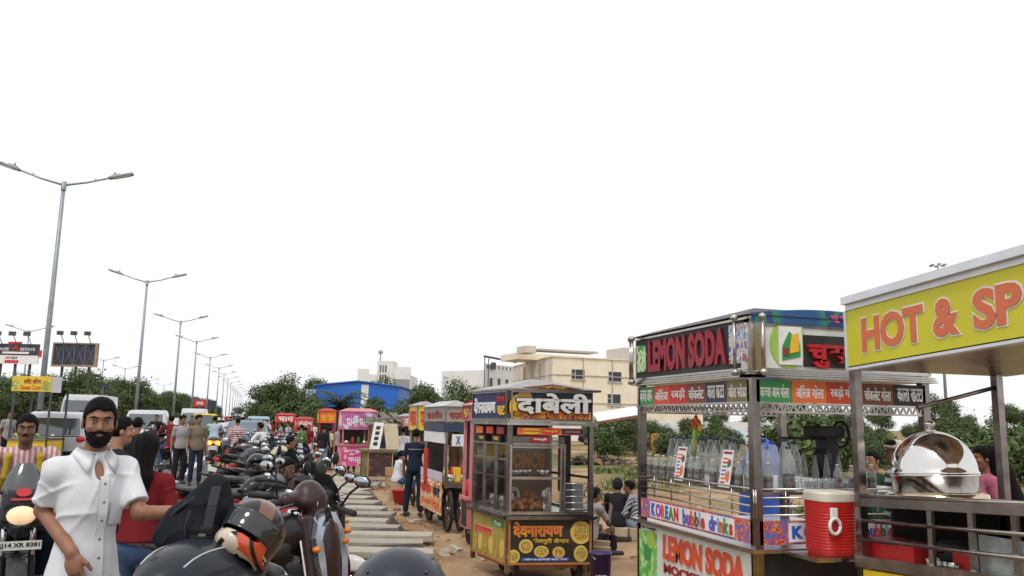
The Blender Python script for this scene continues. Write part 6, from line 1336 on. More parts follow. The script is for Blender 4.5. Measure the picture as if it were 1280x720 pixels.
# ---------------------------------------------------------------- the smaller carts further along
def simple_cart(label, px0, px1, d, ytop, ydeck, ybot, sideW, frame_m, sign_m, panel_m, txt, sign_h=.38, txt_m=None, name='food_cart', side_txt=None, panel_txt=None, roof_m=None, wheel_r=.2, awning=None, open_base=False, back_m=None):
    a = D(px0, 530, d); c = D(px1, 530, d); W = c.x-a.x if False else (c-a).length; X, Y = a.x, (a.y+c.y)/2; X1 = X+W; Y1 = Y+sideW; g0 = gz(X)
    zt, zd, zb = [D((px0+px1)/2, y, d).z for y in (ytop, ydeck, ybot)]
    r = thing(name, label, 'food cart', (X+W/2, Y+sideW/2, g0)); f = Frame((X, Y, 0), (1, 0, 0)); fs = Frame((X, Y1, 0), (0, -1, 0)); txt_m = txt_m or wht
    for x, y in ((X+.02, Y+.02), (X1-.02, Y+.02), (X+.02, Y1-.02), (X1-.02, Y1-.02)): b = MB(); b.box(x-.02, x+.02, y-.02, y+.02, zd, zt-.02, frame_m); b.build('post', r)
    s1 = panel(r, 'sign_board', f, 0, W, zt-sign_h, zt, -.02, .02, sign_m, frame_m, .012); s2 = panel(r, 'sign_board', fs, .0, sideW-.03, zt-sign_h, zt, -.02, .02, sign_m, frame_m, .012)
    if txt: text(s1, f, txt, W*.1, W*.9, zt-sign_h*.85, zt-sign_h*.2, .022, txt_m, .006, .03)
    if side_txt or txt: text(s2, fs, side_txt or txt, sideW*.1, sideW*.88, zt-sign_h*.85, zt-sign_h*.2, .022, txt_m, .006, .03)
    b = MB(); b.hexa([Vector(q) for q in ((X-.06, Y-.06, zt+.015), (X1+.06, Y-.06, zt+.015), (X1+.06, Y1+.06, zt+.015), (X-.06, Y1+.06, zt+.015), (X+.2, Y+.2, zt+.12), (X1-.2, Y+.2, zt+.12), (X1-.2, Y1-.2, zt+.12), (X+.2, Y1-.2, zt+.12))], roof_m or frame_m); b.build('roof', r)
    b = MB(); b.box(X-.04, X1+.04, Y-.04, Y1+.04, zd-.04, zd, frame_m); b.build('counter', r)
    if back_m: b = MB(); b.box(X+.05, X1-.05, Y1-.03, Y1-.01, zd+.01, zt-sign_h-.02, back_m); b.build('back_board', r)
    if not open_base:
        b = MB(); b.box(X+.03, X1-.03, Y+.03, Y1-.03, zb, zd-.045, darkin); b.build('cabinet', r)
        p1 = panel(r, 'lower_panel', f, .03, W-.03, zb+.02, zd-.06, -.02, .01, panel_m, frame_m, .012); p2 = panel(r, 'lower_panel', fs, .03, sideW-.03, zb+.02, zd-.06, -.02, .01, panel_m, frame_m, .012)
        if panel_txt: h = zd-zb; text(p1, f, panel_txt[0], W*.12, W*.88, zb+h*.52, zd-.12, .012, panel_txt[1], .005, .03); text(p1, f, panel_txt[2], W*.2, W*.8, zb+h*.14, zb+h*.42, .012, panel_txt[3], .005, .03)
    else: b = MB(); b.box(X, X1, Y, Y1, zb, zb+.05, frame_m); b.build('chassis', r)
    for y in (Y+.15, Y1-.15):
        for x in (X+.1, X1-.1): cart_wheel(r, (x, y, g0+wheel_r), wheel_r, 'X')
    return dict(r=r, X=X, X1=X1, Y=Y, Y1=Y1, zd=zd, zt=zt, f=f, fs=fs, W=W, g0=g0)
pinkfr = mat('pink_enamel', (.6, .2, .22), .5, dirt=.3); redfr = mat('red_enamel', (.45, .03, .03), .5, dirt=.3); grfr = mat('grey_enamel', (.32, .31, .3), .5, dirt=.4)
pinkp = patches('pink_poster', [(.62, .04, .26), (.7, .1, .35), (.55, .03, .2), (.75, .4, .5)], 3.2); purpp = patches('purple_poster', [(.4, .1, .35), (.6, .15, .35), (.35, .15, .4), (.7, .55, .65)], 3.2)
def goods(ct, n, seed, place_txt):
    rr = random.Random(seed)
    for i in range(n):
        x = ct['X']+ct['W']*(.15+.7*i/max(1, n-1)); y = ct['Y']+rr.uniform(.12, .3); k = rr.randrange(3); b = MB(); z = ct['zd']
        if k == 2: k = rr.randrange(3)
        if k == 0: b.lathe([(0, 0), (.07, 0), (.1, .12), (.095, .12), (.06, .01), (0, .01)], (x, y, z), steel, n=12); nm, ct_, lab = 'steel_bowl', 'bowl', 'steel bowl'
        elif k == 1: b.lathe([(0, 0), (.05, 0), (.05, .18), (.035, .21), (.035, .25), (0, .25)], (x, y, z), [orr, grn, yel, red][rr.randrange(4)], n=10); nm, ct_, lab = 'sauce_bottle', 'bottle', 'coloured sauce bottle'
        else: b.obox((x, y, z+.12), (.07, .05, .12), [yel, red, wht, lime, org][rr.randrange(5)], bev=.015); nm, ct_, lab = 'snack_packet', 'packet', 'bright snack packet'
        solo(b, nm, lab+' on the counter of '+place_txt, ct_, 'goods on '+place_txt)
# pink cart with a magenta panel
PC = simple_cart('pink framed cart with purple signs and a magenta lower poster', 428, 470, 27.5, 515, 556, 583, 1.3, pinkfr, purpp, pinkp, 'पानी पताशे', .55, wht, panel_txt=('कुल्फी', wht, 'फालूदा', wht), back_m=darkin)
goods(PC, 5, 1, 'the pink cart')
OC = simple_cart('narrow cart with a glowing orange red Hindi sign beyond the pink cart', 399, 419, 37, 514, 549, 574, 1.2, redfr, ink('sign_orange', (.72, .14, .02)), ink('dull_red', (.4, .05, .04)), 'चाट भंडार', .5, yel, back_m=darkin)
goods(OC, 3, 2, 'the orange sign cart')
RC1 = simple_cart('bright red box cart with a red side panel, furthest left of the cart row', 345, 368, 48, 519, 541, 560, 1.5, redfr, red, red, 'चाय', .4, wht)
RC2 = simple_cart('low red and white cart right of the red box cart', 371, 391, 44, 524, 544, 563, 1.4, redfr, ink('faded_red', (.55, .09, .08)), pinkp, 'मोमोज', .4, wht, back_m=darkin); goods(RC2, 3, 3, 'the low red cart')
WC = simple_cart('cart with a pink and white sign behind the guard', 503, 521, 31, 521, 553, 575, 1.2, grfr, ink('rose_sign', (.68, .2, .25)), wht, 'आइस', .33, wht, back_m=darkin)
YC = simple_cart('cart with a tall yellow box sign left of the banner cart', 522, 544, 18.2, 508, 560, 600, 1.0, grfr, mat('yellow_sign', (.75, .5, .02), .45, var=.1), ink('cream_panel', (.6, .55, .45)), 'पराठा', .5, red, back_m=darkin); goods(YC, 3, 5, 'the yellow box cart')
# banner cart with big spoked wheels
BC = simple_cart('cart with stacked sign boxes, a drooping white red banner and tall spoked wheels', 557, 588, 14.6, 509, 603, 610, 1.9, steel, ink('pale_sign', (.33, .3, .26)), wht, 'चाउमीन', .24, dred, open_base=True, wheel_r=.36, back_m=darkin)
def banner_extra():
    r, f, fs, X, Y, W = BC['r'], BC['f'], BC['fs'], BC['X'], BC['Y'], BC['W']; zt, zd = BC['zt'], BC['zd']
    b = MB(); b.fbox(f, -.05, W, zt-.42, zt-.27, -.03, .03, ink('slate_blue', (.03, .045, .09))); b.fbox(fs, .0, 1.86, zt-.42, zt-.27, -.03, .03, MATS['ink_slate_blue']); b.build('valance', r)
    b = MB(); b.fbox(fs, .0, 1.86, zt-.62, zt-.43, -.02, .02, wht); b.build('white_valance', r); p = panel(r, 'notice', f, W*.25, W*.75, zt-.66, zt-.46, .0, .015, wht); text(p, f, 'X', W*.4, W*.6, zt-.63, zt-.49, .017, bluei, .003, .05)
    ban = panel(r, 'banner', fs, .02, 1.9, zd-.55, zd+.0, .045, .055, patches('banner_print', [(.75, .7, .6), (.7, .2, .05), (.75, .35, .1), (.7, .65, .5)], 3.5, stretch=(1, 1, 3))); text(ban, fs, 'चाउमीन', .1, 1.05, zd-.27, zd-.06, .057, red, .004, .04); text(ban, fs, 'मोमो', 1.2, 1.8, zd-.27, zd-.06, .057, black, .004, .04); text(ban, fs, 'बर्गर रोल', .1, 1.8, zd-.5, zd-.32, .057, org, .004, .04)
    panel(r, 'counter_edge', fs, .0, 1.9, zd+.01, zd+.16, .045, .06, ink('lilac_white', (.6, .55, .62)))
    b = MB(); rr = random.Random(8)
    pts = [(.0, 0), (.32, 0), (.3, -.62), (.22, -.55), (.15, -.66), (.05, -.58)]; fq = Frame((X-.05, BC['Y1']-.35, zt-.75), (0, -1, 0)); b.prism(fq, pts, 0, .03, ink('red_cloth', (.5, .02, .02), rough=.9)); solo(b, 'red_cloth', 'bright red cloth hanging at the rear of the banner cart beside the guard', 'cloth')
    goods(BC, 6, 9, 'the banner cart')
banner_extra()
FC = simple_cart('pink framed cart squeezed between the banner cart and the dabeli cart', 588, 612, 13.0, 508, 622, 662, .45, pinkfr, ink('maroon_sign', (.3, .03, .05)), black, 'जूस', .2, yel, panel_txt=('YD', wht, '20', yel), back_m=darkin); goods(FC, 4, 10, 'the squeezed pink cart')
# low dark-fronted wooden counter
def counter():
    d = 23.6; a = D(456, 560, d); c = D(492, 560, d); W = (c-a).length; X, Y = a.x, a.y; g0 = gz(X); zt = D(474, 562, d).z; zb = D(474, 599, d).z
    wd = mat('mossy_timber', (.2, .15, .07), .9, var=.35, scale=5); r = thing('snack_counter', 'low wooden counter with a dark printed front panel and small white wheels', 'food cart', (X+W/2, Y+.4, g0)); f = Frame((X, Y, 0), (1, 0, 0))
    b = MB(); b.box(X-.08, X+W+.08, Y-.08, Y+.9, zt-.06, zt, wd)
    b.build('counter', r); panel(r, 'front_panel', f, .12, W-.03, zb+.06, zt-.09, -.02, 0, patches('dark_poster', [(.04, .02, .02), (.07, .03, .025), (.03, .02, .02), (.22, .05, .03)], 5), mat('timber_edge', (.4, .33, .22), .8), .03)
    b = MB(); b.box(X, X+W, Y+.02, Y+.85, zb+.05, zt-.065, darkin); b.build('cabinet', r); b = MB(); b.box(X-.06, X+.09, Y-.02, Y+.02, zb-.12, zt-.065, wd); b.box(X, X+W+.1, Y-.06, Y+.02, zb-.03, zb+.04, MATS['timber_edge']); b.build('leg', r)
    for x in (X+.3, X+W-.2):
        b = MB(); b.lathe([(0, -.05), (.1, -.05), (.1, .05), (0, .05)], (x, Y+.05, g0+.1), capw, 'Y', 14); b.build('wheel', r)
    for i, (dx, h, t, lab) in enumerate(((.15, .75, .16, 'white price board leaning on the dark fronted counter'), (.62, .72, -.12, 'cream board leaning right of the white price board'))):
        q = Vector((X+dx, Y+.2, zt)); ff = Frame(q, (1, 0, 0), (t, .12, 1)); b = MB(); b.fbox(ff, 0, .28+.1*i, 0, h, -.015, 0, [wht, ink('cream', (.55, .47, .33))][i])
        if i == 0:
            for k in range(4): b.fbox(ff, .08, .2, .1+.15*k, .2+.15*k, .001, .004, black)
        solo(b, 'price_board', lab, 'board')
    p0, p1 = D(462, 526, d+3), D(503, 522, d+3.5); z = (p0.z+p1.z)/2; r = thing('thatch_awning', 'ragged grey thatched awning on poles behind the dark fronted counter', 'awning', (p0.x, p0.y, g0)); th = mat('grey_thatch', (.2, .17, .14), .95, var=.5, scale=12)
    b = MB(); rr = random.Random(6)
    for i in range(26): q = p0.lerp(p1, i/25.); b.bar(q+Vector((rr.uniform(-.1, .1), -.5, rr.uniform(-.22, -.08))), q+Vector((rr.uniform(-.2, .2), 1.2, rr.uniform(.05, .2))), .1, .03, th)
    b.bar(p0, p1, .06, .06, th); b.build('roof', r)
    for q in (p0, p1, p0+Vector((0, 1.1, 0)), p1+Vector((0, 1.1, 0))): b = MB(); b.tube([(q.x, q.y, g0), (q.x, q.y, q.z)], .035, wd, n=6); b.build('pole', r)
counter()
# yellow-signed stall on the median at the left
def left_stall():
    d = 22.5; a = D(9, 540, d); c = D(63, 540, d); u = Vector((c.x-a.x, c.y-a.y, 0)); W = u.length; o = Vector((a.x, a.y, 0)); f = Frame(o, u); n = -f.n
    r = thing('food_stall', 'thin framed snack stall with a yellow sign reading Sweet Corn at the left', 'food cart', o); zs0, zs1 = D(30, 489, d).z, D(30, 470, d).z; zc = D(30, 548, d).z
    s = panel(r, 'sign_board', f, -.02, W*.9, zs0, zs1, -.03, .0, mat('stall_yellow', (.75, .52, .03), .45, var=.08)); text(s, f, 'स्वीट कॉर्न', W*.26, W*.66, zs0+.2, zs1-.05, .003, dred, .004, .02); text(s, f, 'Sweet Corn', W*.2, W*.66, zs0+.04, zs0+.17, .003, orr, .004, .02)
    b = MB(); b.disc(f, W*.08, (zs0+zs1)/2-.03, .11, .13, .003, .008, patches('corn_print', [(.5, .3, .05), (.2, .35, .08), (.65, .55, .2)], 14), 14); b.disc(f, W*.78, (zs0+zs1)/2-.04, .13, .13, .003, .008, MATS['corn_print'], 14); b.build('food_print', s)
    panel(r, 'side_sign', Frame(f.p(W*.91, 0, 0), (f.u+n*.5)), 0, .24, zs0-.02, zs1+.0, -.02, 0, ink('grey_white', (.55, .52, .55)))
    for x in (.04, W*.9):
        for z_ in (-.05, -.9): b = MB(); b.bar(f.p(x, -.0, z_), f.p(x, zs0, z_), .05, .05, dkmet); b.build('post', r)
    b = MB(); b.fbox(f, 0, W*.92, zs1-.03, zs1, -.95, -.035, dkmet); b.build('roof', r); b = MB(); b.fbox(f, 0, W*.92, zc-.04, zc, -.95, .05, steelD); b.build('counter', r)
    b = MB(); b.fbox(f, .03, W*.9, .25, zc-.045, -.9, 0, MATS['stall_yellow']); b.build('lower_panel', r)
    for x in (.2, W*.75): cart_wheel(r, f.p(x, .2, -.4), .2, 'X')
    b = MB(); rr = random.Random(2); c = f.p(W*.3, zc, -.3)
    for i in range(16): b.ball(c+Vector((rr.uniform(-.3, .25), rr.uniform(-.15, .15), .06+rr.uniform(0, .14))), (.07, .06, .055), [lime, MATS['leaf_a1'], wht][rr.randrange(3)], 7)
    solo(b, 'corn_heap', 'heap of green corn cobs on the counter of the yellow sign stall', 'vegetables', kind='stuff')
left_stall()
# ------------------------------------------------------------------ helpers
def face_cam(p, off=0): return math.degrees(math.atan2(p.x, -p.y))+off     # heading that looks at the camera
def fdir(h): return Vector((-math.sin(R(h)), math.cos(R(h)), 0))
jean = cloth('jeans', (.045, .075, .15)); jeanp = cloth('pale_jeans', (.2, .27, .36)); bkt = cloth('black', (.018, .018, .022)); nvy = cloth('navy', (.018, .024, .045)); khaki = cloth('khaki', (.3, .2, .11)); wsh = cloth('white_shirt', (.68, .69, .72), var=.05); wh2 = cloth('white', (.62, .64, .66)); gry = cloth('grey', (.32, .29, .3)); olv = cloth('olive', (.17, .145, .1)); dkred = cloth('dark_red', (.16, .018, .02)); redc = cloth('red', (.17, .014, .018)); lblue = cloth('light_blue', (.38, .43, .52)); pyel = cloth('pale_yellow', (.5, .47, .33)); brn = cloth('brown', (.14, .09, .06)); grnc = cloth('green', (.12, .22, .07)); pinkc = cloth('pink', (.45, .13, .2)); plaid = stripes('cloth_plaid', (.05, .06, .09), (.4, .42, .48), 9, 'DIAGONAL'); rws = stripes('cloth_red_white', (.32, .03, .03), (.65, .63, .62), 5.2, 'Z'); rps = stripes('cloth_pink_stripe', (.42, .17, .17), (.6, .48, .48), 8.5, 'X', soft=.25)

def guard_trim(root, J, S, HP, hr, hs, sp):
    pale = cloth('pale_trim', (.4, .42, .45)); b = MB(); ch = J['chest']
    n = 20; pts = [J['pelvis']+Vector((.142*math.cos(a), .118*math.sin(a), .09))*S for a in [2*math.pi*i/n for i in range(n+1)]]; b.tube(pts, .014*S, pale, n=5); b.build('belt', root)
    b = MB(); pts = [ch+Vector((.16*math.cos(a)*.95, .125*math.sin(a), .075))*S for a in [math.pi+math.pi*i/12 for i in range(13)]]; b.tube(pts, .007*S, pale, n=5); b.build('piping', root)
# ------------------------------------------------------------------ near people
p = GP(122, 3.7); h = face_cam(p, 20)
def backp(root, J, S, HP, hr, hs, sp): shirt_details(root, J, S, HP, hr, hs, sp)
def near_shirt(root, J, S, HP, hr, hs, sp):
    shirt_details(root, J, S, HP, hr, hs, sp)
    b = MB(); bt = mat('shirt_button', (.25, .24, .24), .4)
    body = [c for c in root.children if c.name.startswith('shirt')][0].data; vs = np.array([v.co for v in body.vertices])
    def surf(x, z):
        m = (np.abs(vs[:, 0]-x) < .014) & (np.abs(vs[:, 2]-z) < .014); return vs[m][:, 1].max() if m.any() else .12
    for i in range(7):
        z = 1.37-.075*i; b.lathe([(0, .004), (.0055, .004), (.0055, 0)], (-.012, surf(-.012, z)+.001, z), bt, 'Y', 8)
    b.build('button', root)
    def strip(x0, x1, za, zb, n, name, t=.003):
        s = MB(); rows = [za+(zb-za)*i/n for i in range(n+1)]; P = [(x, surf(x, z)+t, z) for z in rows for x in (x0, x1)]
        s.add(P, [(2*i, 2*i+1, 2*i+3, 2*i+2) for i in range(n)], MATS['cloth_white_shirt'], True); return s.build(name, root)
    strip(-.03, .006, 1.40, .92, 40, 'placket')
    s = MB(); nz, nx = 12, 8; P = [(-.042-.062*j/nx, surf(-.042-.062*j/nx, 1.30-.10*i/nz)+.004, 1.30-.10*i/nz) for i in range(nz+1) for j in range(nx+1)]
    s.add(P, [(i*(nx+1)+j, i*(nx+1)+j+1, (i+1)*(nx+1)+j+1, (i+1)*(nx+1)+j) for i in range(nz) for j in range(nx)], MATS['cloth_white_shirt'], True); s.build('pocket', root)
person('bearded man in a white short sleeved shirt reaching towards the black backpack', p, h, over=dict(elR=(.15, -.10, 1.26), wrR=(.095, .13, 1.105), hdR=(-.03, .06, -.2), pnR=(-.6, -.5, 0), elL=(-.165, .13, 1.25), wrL=(-.30, .32, 1.26), hdL=(-1, .1, -.1), pnL=(0, .2, -1), head=(-.0, .03, 1.635), neck=(0, -.01, 1.488), chest=(0, 0, 1.28), shR=(.137, -.01, 1.435), shL=(-.137, .0, 1.435)), H=1.74, skin='a', top=wsh, bottom=khaki, beard=True, d=3.7, hem=-.085, detail=.006, slim=.8, headscale=.85, facew=.92, turn=-17, extras=near_shirt)
# rider at the left edge
def straps(root, J, S, HP, hr, hs, sp):
    ym = cloth('mustard', (.5, .34, .03))
    s = SDF(k=.01)
    for q in 'LR':
        sx = 1 if q == 'R' else -1; a = J['neck']+sp@Vector((sx*.10, -.06, .0)); b_ = J['neck']+sp@Vector((sx*.105, .085, -.02)); c = J['chest']+sp@Vector((sx*.12, .125, .02)); e = J['pelvis']+sp@Vector((sx*.14, .09, .18)); s.cone(a, b_, .02, .022); s.cone(b_, c, .022, .022); s.cone(c, e, .022, .01)
    sdf_obj('backpack_strap', s.mesh(.01), ym, root)
    moustache(root, J, S, HP, hr, hs, sp)
hl = D(27, 640, 6.0); h = face_cam(hl, 2); bk = motorcycle(paintm('black_blue', (.02, .022, .03)), ink('sticker_red', (.5, .02, .02)), .011, True, 'RJ14 XR 8381', lit=True)
root = hl-fdir(h)*.66; place(bk, root.x, root.y, h, 0, 1.05, 'dark motorcycle with a glowing headlight and white number strip at the left edge', z=0)
b = MB(); fq = Frame((0, .735, .72), (-1, 0, 0), (0, 0, 1)); b.fbox(fq, -.13, .13, -.028, .028, 0, .006, platem); letter(b, fq, 'RJ14 XR 8381', -.12, .12, -.018, .018, .006, .002, inkm, .03); o = b.build('number_plate', bk)
b = MB(); fq = Frame((0, .665, 1.03), (-1, 0, 0), (0, -.5, 1)); b.disc(fq, 0, .02, .045, .03, .0, .004, MATS['ink_sticker_red'], 12); b.fbox(fq, -.07, .07, -.035, -.02, 0, .004, MATS['ink_sticker_red']); b.build('sticker', bk)
person('rider in a pink striped shirt with mustard backpack straps at the left edge', root, h, RIDE, H=1.72, skin='b', top=rps, bottom=nvy, d=6.0, z0=0, extras=straps, turn=-6)
p = GP(187, 5.4); person('woman in a dark red T-shirt with long black hair down her back', p, -2, H=1.56, female=True, top=redc, bottom=jean, hair='long', d=5.4, skin='a', hem=-.12, over=dict(wrR=(.24, .03, .90)))
p = GP(151, 6.6); person('man in a dark T-shirt turned sideways just behind the bearded man', p, -72, H=1.64, top=bkt, bottom=nvy, d=6.6, skin='c')
p = GP(173, 12.5); person('man in black seen from behind beside the white jeep', p, -10, H=1.62, top=bkt, bottom=nvy, d=12.5)
p = GP(229, 21); person('slim man in a grey T-shirt standing on the road edge, left of the pair', p, face_cam(p, 12), H=1.66, top=gry, bottom=bkt, d=21, turn=35, hair='thick', sleeve='short', over=dict(wrR=(.24, .04, .9)), group='pair of men on the road edge')
p = GP(249, 20.6); person('man in an olive polo shirt standing on the road edge, right of the pair', p, face_cam(p, 8), H=1.68, top=olv, bottom=nvy, d=20.6, turn=30, hair='thick', hem=.03, group='pair of men on the road edge')
p = GP(298, 24); person('person in a red and white hooped top standing among the motorcycles', p, 10, H=1.62, top=rws, bottom=gry, d=24, z0=0)
p = GP(521, 16.9); person('guard in a navy uniform seen from behind between the carts', p, -22, H=1.7, top=nvy, bottom=nvy, d=16.9, sleeve='short', over=dict(elR=(.25, .02, 1.14), wrR=(.17, .2, 1.02), anR=(.15, -.02, .085), knR=(.13, 0, .5), anL=(-.16, -.02, .085), knL=(-.14, .02, .5)), extras=guard_trim)

p = GP(406, 30); person('man in a black jacket and pale jeans standing at the orange sign cart', p, -25, H=1.62, top=bkt, bottom=jeanp, sleeve='long', d=30)
p = GP(414, 31); person('man in a beige top standing right of the man in pale jeans', p, -60, H=1.55, top=pyel, bottom=nvy, d=31)
p = GP(378, 32); person('person in a green top by the low red cart', p, 40, H=1.6, top=grnc, bottom=gry, sleeve='long', d=32)
p = GP(387, 35); person('person in white trousers between the red carts', p, 160, H=1.6, top=redc, bottom=wh2, d=35)
p = GP(505, 27); person('man in a white shirt and dark trousers standing behind the dark fronted counter', p, -15, H=1.62, top=wh2, bottom=bkt, d=27)
p = GP(481, 26.2); person('man in a dark blue top behind the cream price board', p, 150, H=1.62, top=nvy, bottom=bkt, d=26)
p = GP(496, 27.5); person('person in a turquoise top left of the man in the white shirt', p, 30, H=1.5, top=cloth('turquoise', (.05, .38, .3)), bottom=bkt, d=27.5)
p = GP(499, 20.3); p.z = gz(p.x)+.0; person('woman in a white top and blue skirt sitting on a stool left of the guard', p, -75, SIT, H=1.6, female=True, top=wh2, bottom=jean, d=20, hair='bun')
b = MB(); b.lathe([(.17, 0), (.15, .4), (0, .41)], (p.x, p.y, p.z), plyw, n=12); solo(b, 'stool', 'low wooden stool under the woman in the white top', 'stool')
q = GP(506, 19.4); b = MB(); b.lathe([(0, .004), (.16, .004), (.23, .3), (.24, .3), (.22, .28), (.15, .02), (0, .02)], q, redp if 'redp' in globals() else red, n=18); solo(b, 'plastic_tub', 'red plastic tub on the ground left of the guard', 'tub')
q = GP(491, 22.3); r = thing('wooden_stand', 'small tan wooden stand right of the dark fronted counter', 'stand', q); b = MB(); b.obox(q+Vector((0, 0, .52)), (.12, .12, .1), mat('tan_timber', (.4, .24, .1), .8)); b.build('top', r)
for sx, sy in ((-1, -1), (1, -1), (-1, 1), (1, 1)): b = MB(); b.bar(q+Vector((sx*.1, sy*.1, 0)), q+Vector((sx*.08, sy*.08, .45)), .04, .04, MATS['tan_timber']); b.build('leg', r)
for px, d, lab, tp in ((12, 25.2, 'vendor in grey behind the yellow sign stall, the left one', gry), (35, 24.8, 'bare headed person behind the yellow sign stall, the right one', wh2)):
    p = GP(px, d); person(lab, p, face_cam(p, 30), H=1.7, top=tp, bottom=nvy, d=25, z0=0)
# right hand people
p = GP(770, 14.2); seat = p+Vector((0, 0, 0)); person('person in a black hooded top sitting on a pale box with back turned', p, -40, SITLOW, H=1.6, top=bkt, bottom=nvy, sleeve='long', d=14, over=dict(knL=(-.22, .36, .42), anL=(-.24, .42, .09), toeL=(-.26, .57, .035)), extras=lambda root, J, S, HP, hr, hs, sp: sdf_obj('hood', (lambda s: (s.ell(HP(0, -.015, .03), [.1*hs, .115*hs, .125*hs], hr), s.box(HP(0, .12, -.02), [.08*hs, .06*hs, .12*hs], hr, op=-1), s)[-1])(SDF(k=.02)).mesh(.014), bkt, root))
b = MB(); b.obox(p+Vector((0, 0, .13)), (.2, .17, .07), mat('card_box', (.46, .36, .24), .85), Matrix.Rotation(R(-30), 3, 'Z'), .01); b.obox(p+Vector((0, 0, .03)), (.26, .2, .03), darkin, Matrix.Rotation(R(-30), 3, 'Z'), .01); solo(b, 'seat_box', 'pale box on a dark base under the person in black', 'box')
p = GP(794, 14.3); person('person with curly hair, plaid shirt and pale jeans sitting right of the one in black', p, 60, SITLOW, H=1.55, top=plaid, bottom=jeanp, sleeve='long', d=14, hair='thick'); b = MB(); b.obox(p+Vector((0, 0, .09)), (.18, .18, .1), MATS['card_box'], bev=.01); solo(b, 'seat_box', 'box under the person in the plaid shirt', 'box')
p = GP(737, 12.3); person('person crouched on a low seat behind the right edge of the dabeli cart', p, -70, SITLOW, H=1.6, top=gry, bottom=bkt, d=12.3, skin='b', over=dict(wr=(.12, .34, .7), el=(.2, .22, .52))); b = MB(); b.obox(p+Vector((0, 0, .09)), (.17, .17, .1), plyw, bev=.01); solo(b, 'seat_box', 'wooden box under the crouched person beside the dabeli cart', 'box')
p = GP(1228, 8.2); person('woman in a pink top with very long black hair beside the snack cart post', p, 62, H=1.72, female=True, top=pinkc, bottom=bkt, hair='long', d=7.5, z0=-.2, sleeve='long', extras=lambda root, J, S, HP, hr, hs, sp: sdf_obj('shawl', (lambda s: (s.cone(HP(0, -.09, .05), HP(0, -.16, -.15), .085, .1), s.cone(HP(0, -.16, -.15), HP(.02, -.3, -.62), .1, .13), s)[-1])(SDF(k=.05)).mesh(.012), HAIR, root))
p = GP(1118, 8.2); person('person in a white cap and black and white top behind the steel dome', p, 70, H=1.75, top=stripes('cloth_black_white', (.03, .03, .035), (.65, .7, .72), 4, 'Z'), bottom=bkt, d=9, z0=-.2, hair='thick', extras=cap_on(cloth('cream_cap', (.62, .52, .42))))
p = GP(1089, 9.6); person('person in dark green half hidden behind the post of the snack cart', p, 100, H=1.62, top=cloth('dark_green', (.02, .06, .03)), bottom=bkt, d=9.6, z0=-.2, skin='c')
# green plastic chairs
def chair(p, h, label):
    r = thing('plastic_chair', label, 'chair', (0, 0, 0), 'green plastic chairs'); g = mat('green_plastic', (.015, .16, .05), .4, var=.15)
    b = MB(); b.obox((0, 0, .43), (.22, .22, .015), g, bev=.01); b.build('seat', r)
    b = MB(); b.bar((-.21, -.22, .44), (-.2, -.3, .9), .04, .03, g); b.bar((.21, -.22, .44), (.2, -.3, .9), .04, .03, g); b.bar((-.21, -.3, .9), (.21, -.3, .9), .05, .03, g)
    for i in range(6): b.bar((-.15+.06*i, -.225, .46), (-.15+.06*i, -.295, .9), .02, .012, g)
    for i in range(4): b.bar((-.2, -.235-.018*i, .52+.1*i), (.2, -.235-.018*i, .52+.1*i), .02, .01, g)
    b.build('backrest', r)
    for sx in (-1, 1):
        for sy in (-1, 1): b = MB(); b.bar((sx*.2, sy*.2, .42), (sx*.23, sy*.24, 0), .04, .04, g); b.build('leg', r)
        b = MB(); b.tube([(sx*.22, -.25, .66), (sx*.25, .1, .66), (sx*.23, .2, .43)], .018, g, n=6); b.build('armrest', r)
    r.location = (p.x, p.y, -.2); r.rotation_euler = (0, 0, R(h)); return r
p = GP(1104, 8.0); ch = chair(p, 200, 'green lattice backed plastic chair beside the steel dome'); q = GP(1092, 8.4); ch.location.z = .02; b = MB(); b.obox((p.x, p.y, -.1), (.3, .3, .12), plyw); solo(b, 'pallet', 'low timber platform under the front green chair', 'platform')
dup(ch, (q.x+.2, q.y+.1, -.2), (0, 0, R(170)), 'green plastic chair behind the post of the snack cart')

# ------------------------------------------------------------------ two-wheelers
bp_ = [motorcycle(paintm('black', (.016, .016, .018)), ink('stripe_red', (.4, .02, .02)), .016, True), motorcycle(paintm('dark_red', (.3, .012, .012)), black, .016, False), motorcycle(paintm('graphite', (.05, .055, .065)), ink('stripe_silver', (.5, .5, .52), rough=.3), .016, False), motorcycle(paintm('deep_blue', (.02, .04, .13)), wht, .016, True)]
sp_ = [scooter(paintm('white', (.65, .65, .64)), vox=.016), scooter(paintm('scooter_grey', (.12, .125, .13)), vox=.016)]
used2 = set()
def bike(k, p, h, label, group=None, lean=0, sc=1.05, z=None, lst=None):
    o = (lst or bp_)[k]
    if id(o) in used2: o = dup(o)
    else: used2.add(id(o))
    o['label'] = label
    if 'group' in o and not group: del o['group']
    return place(o, p.x, p.y, h, lean, sc, label, group, z)
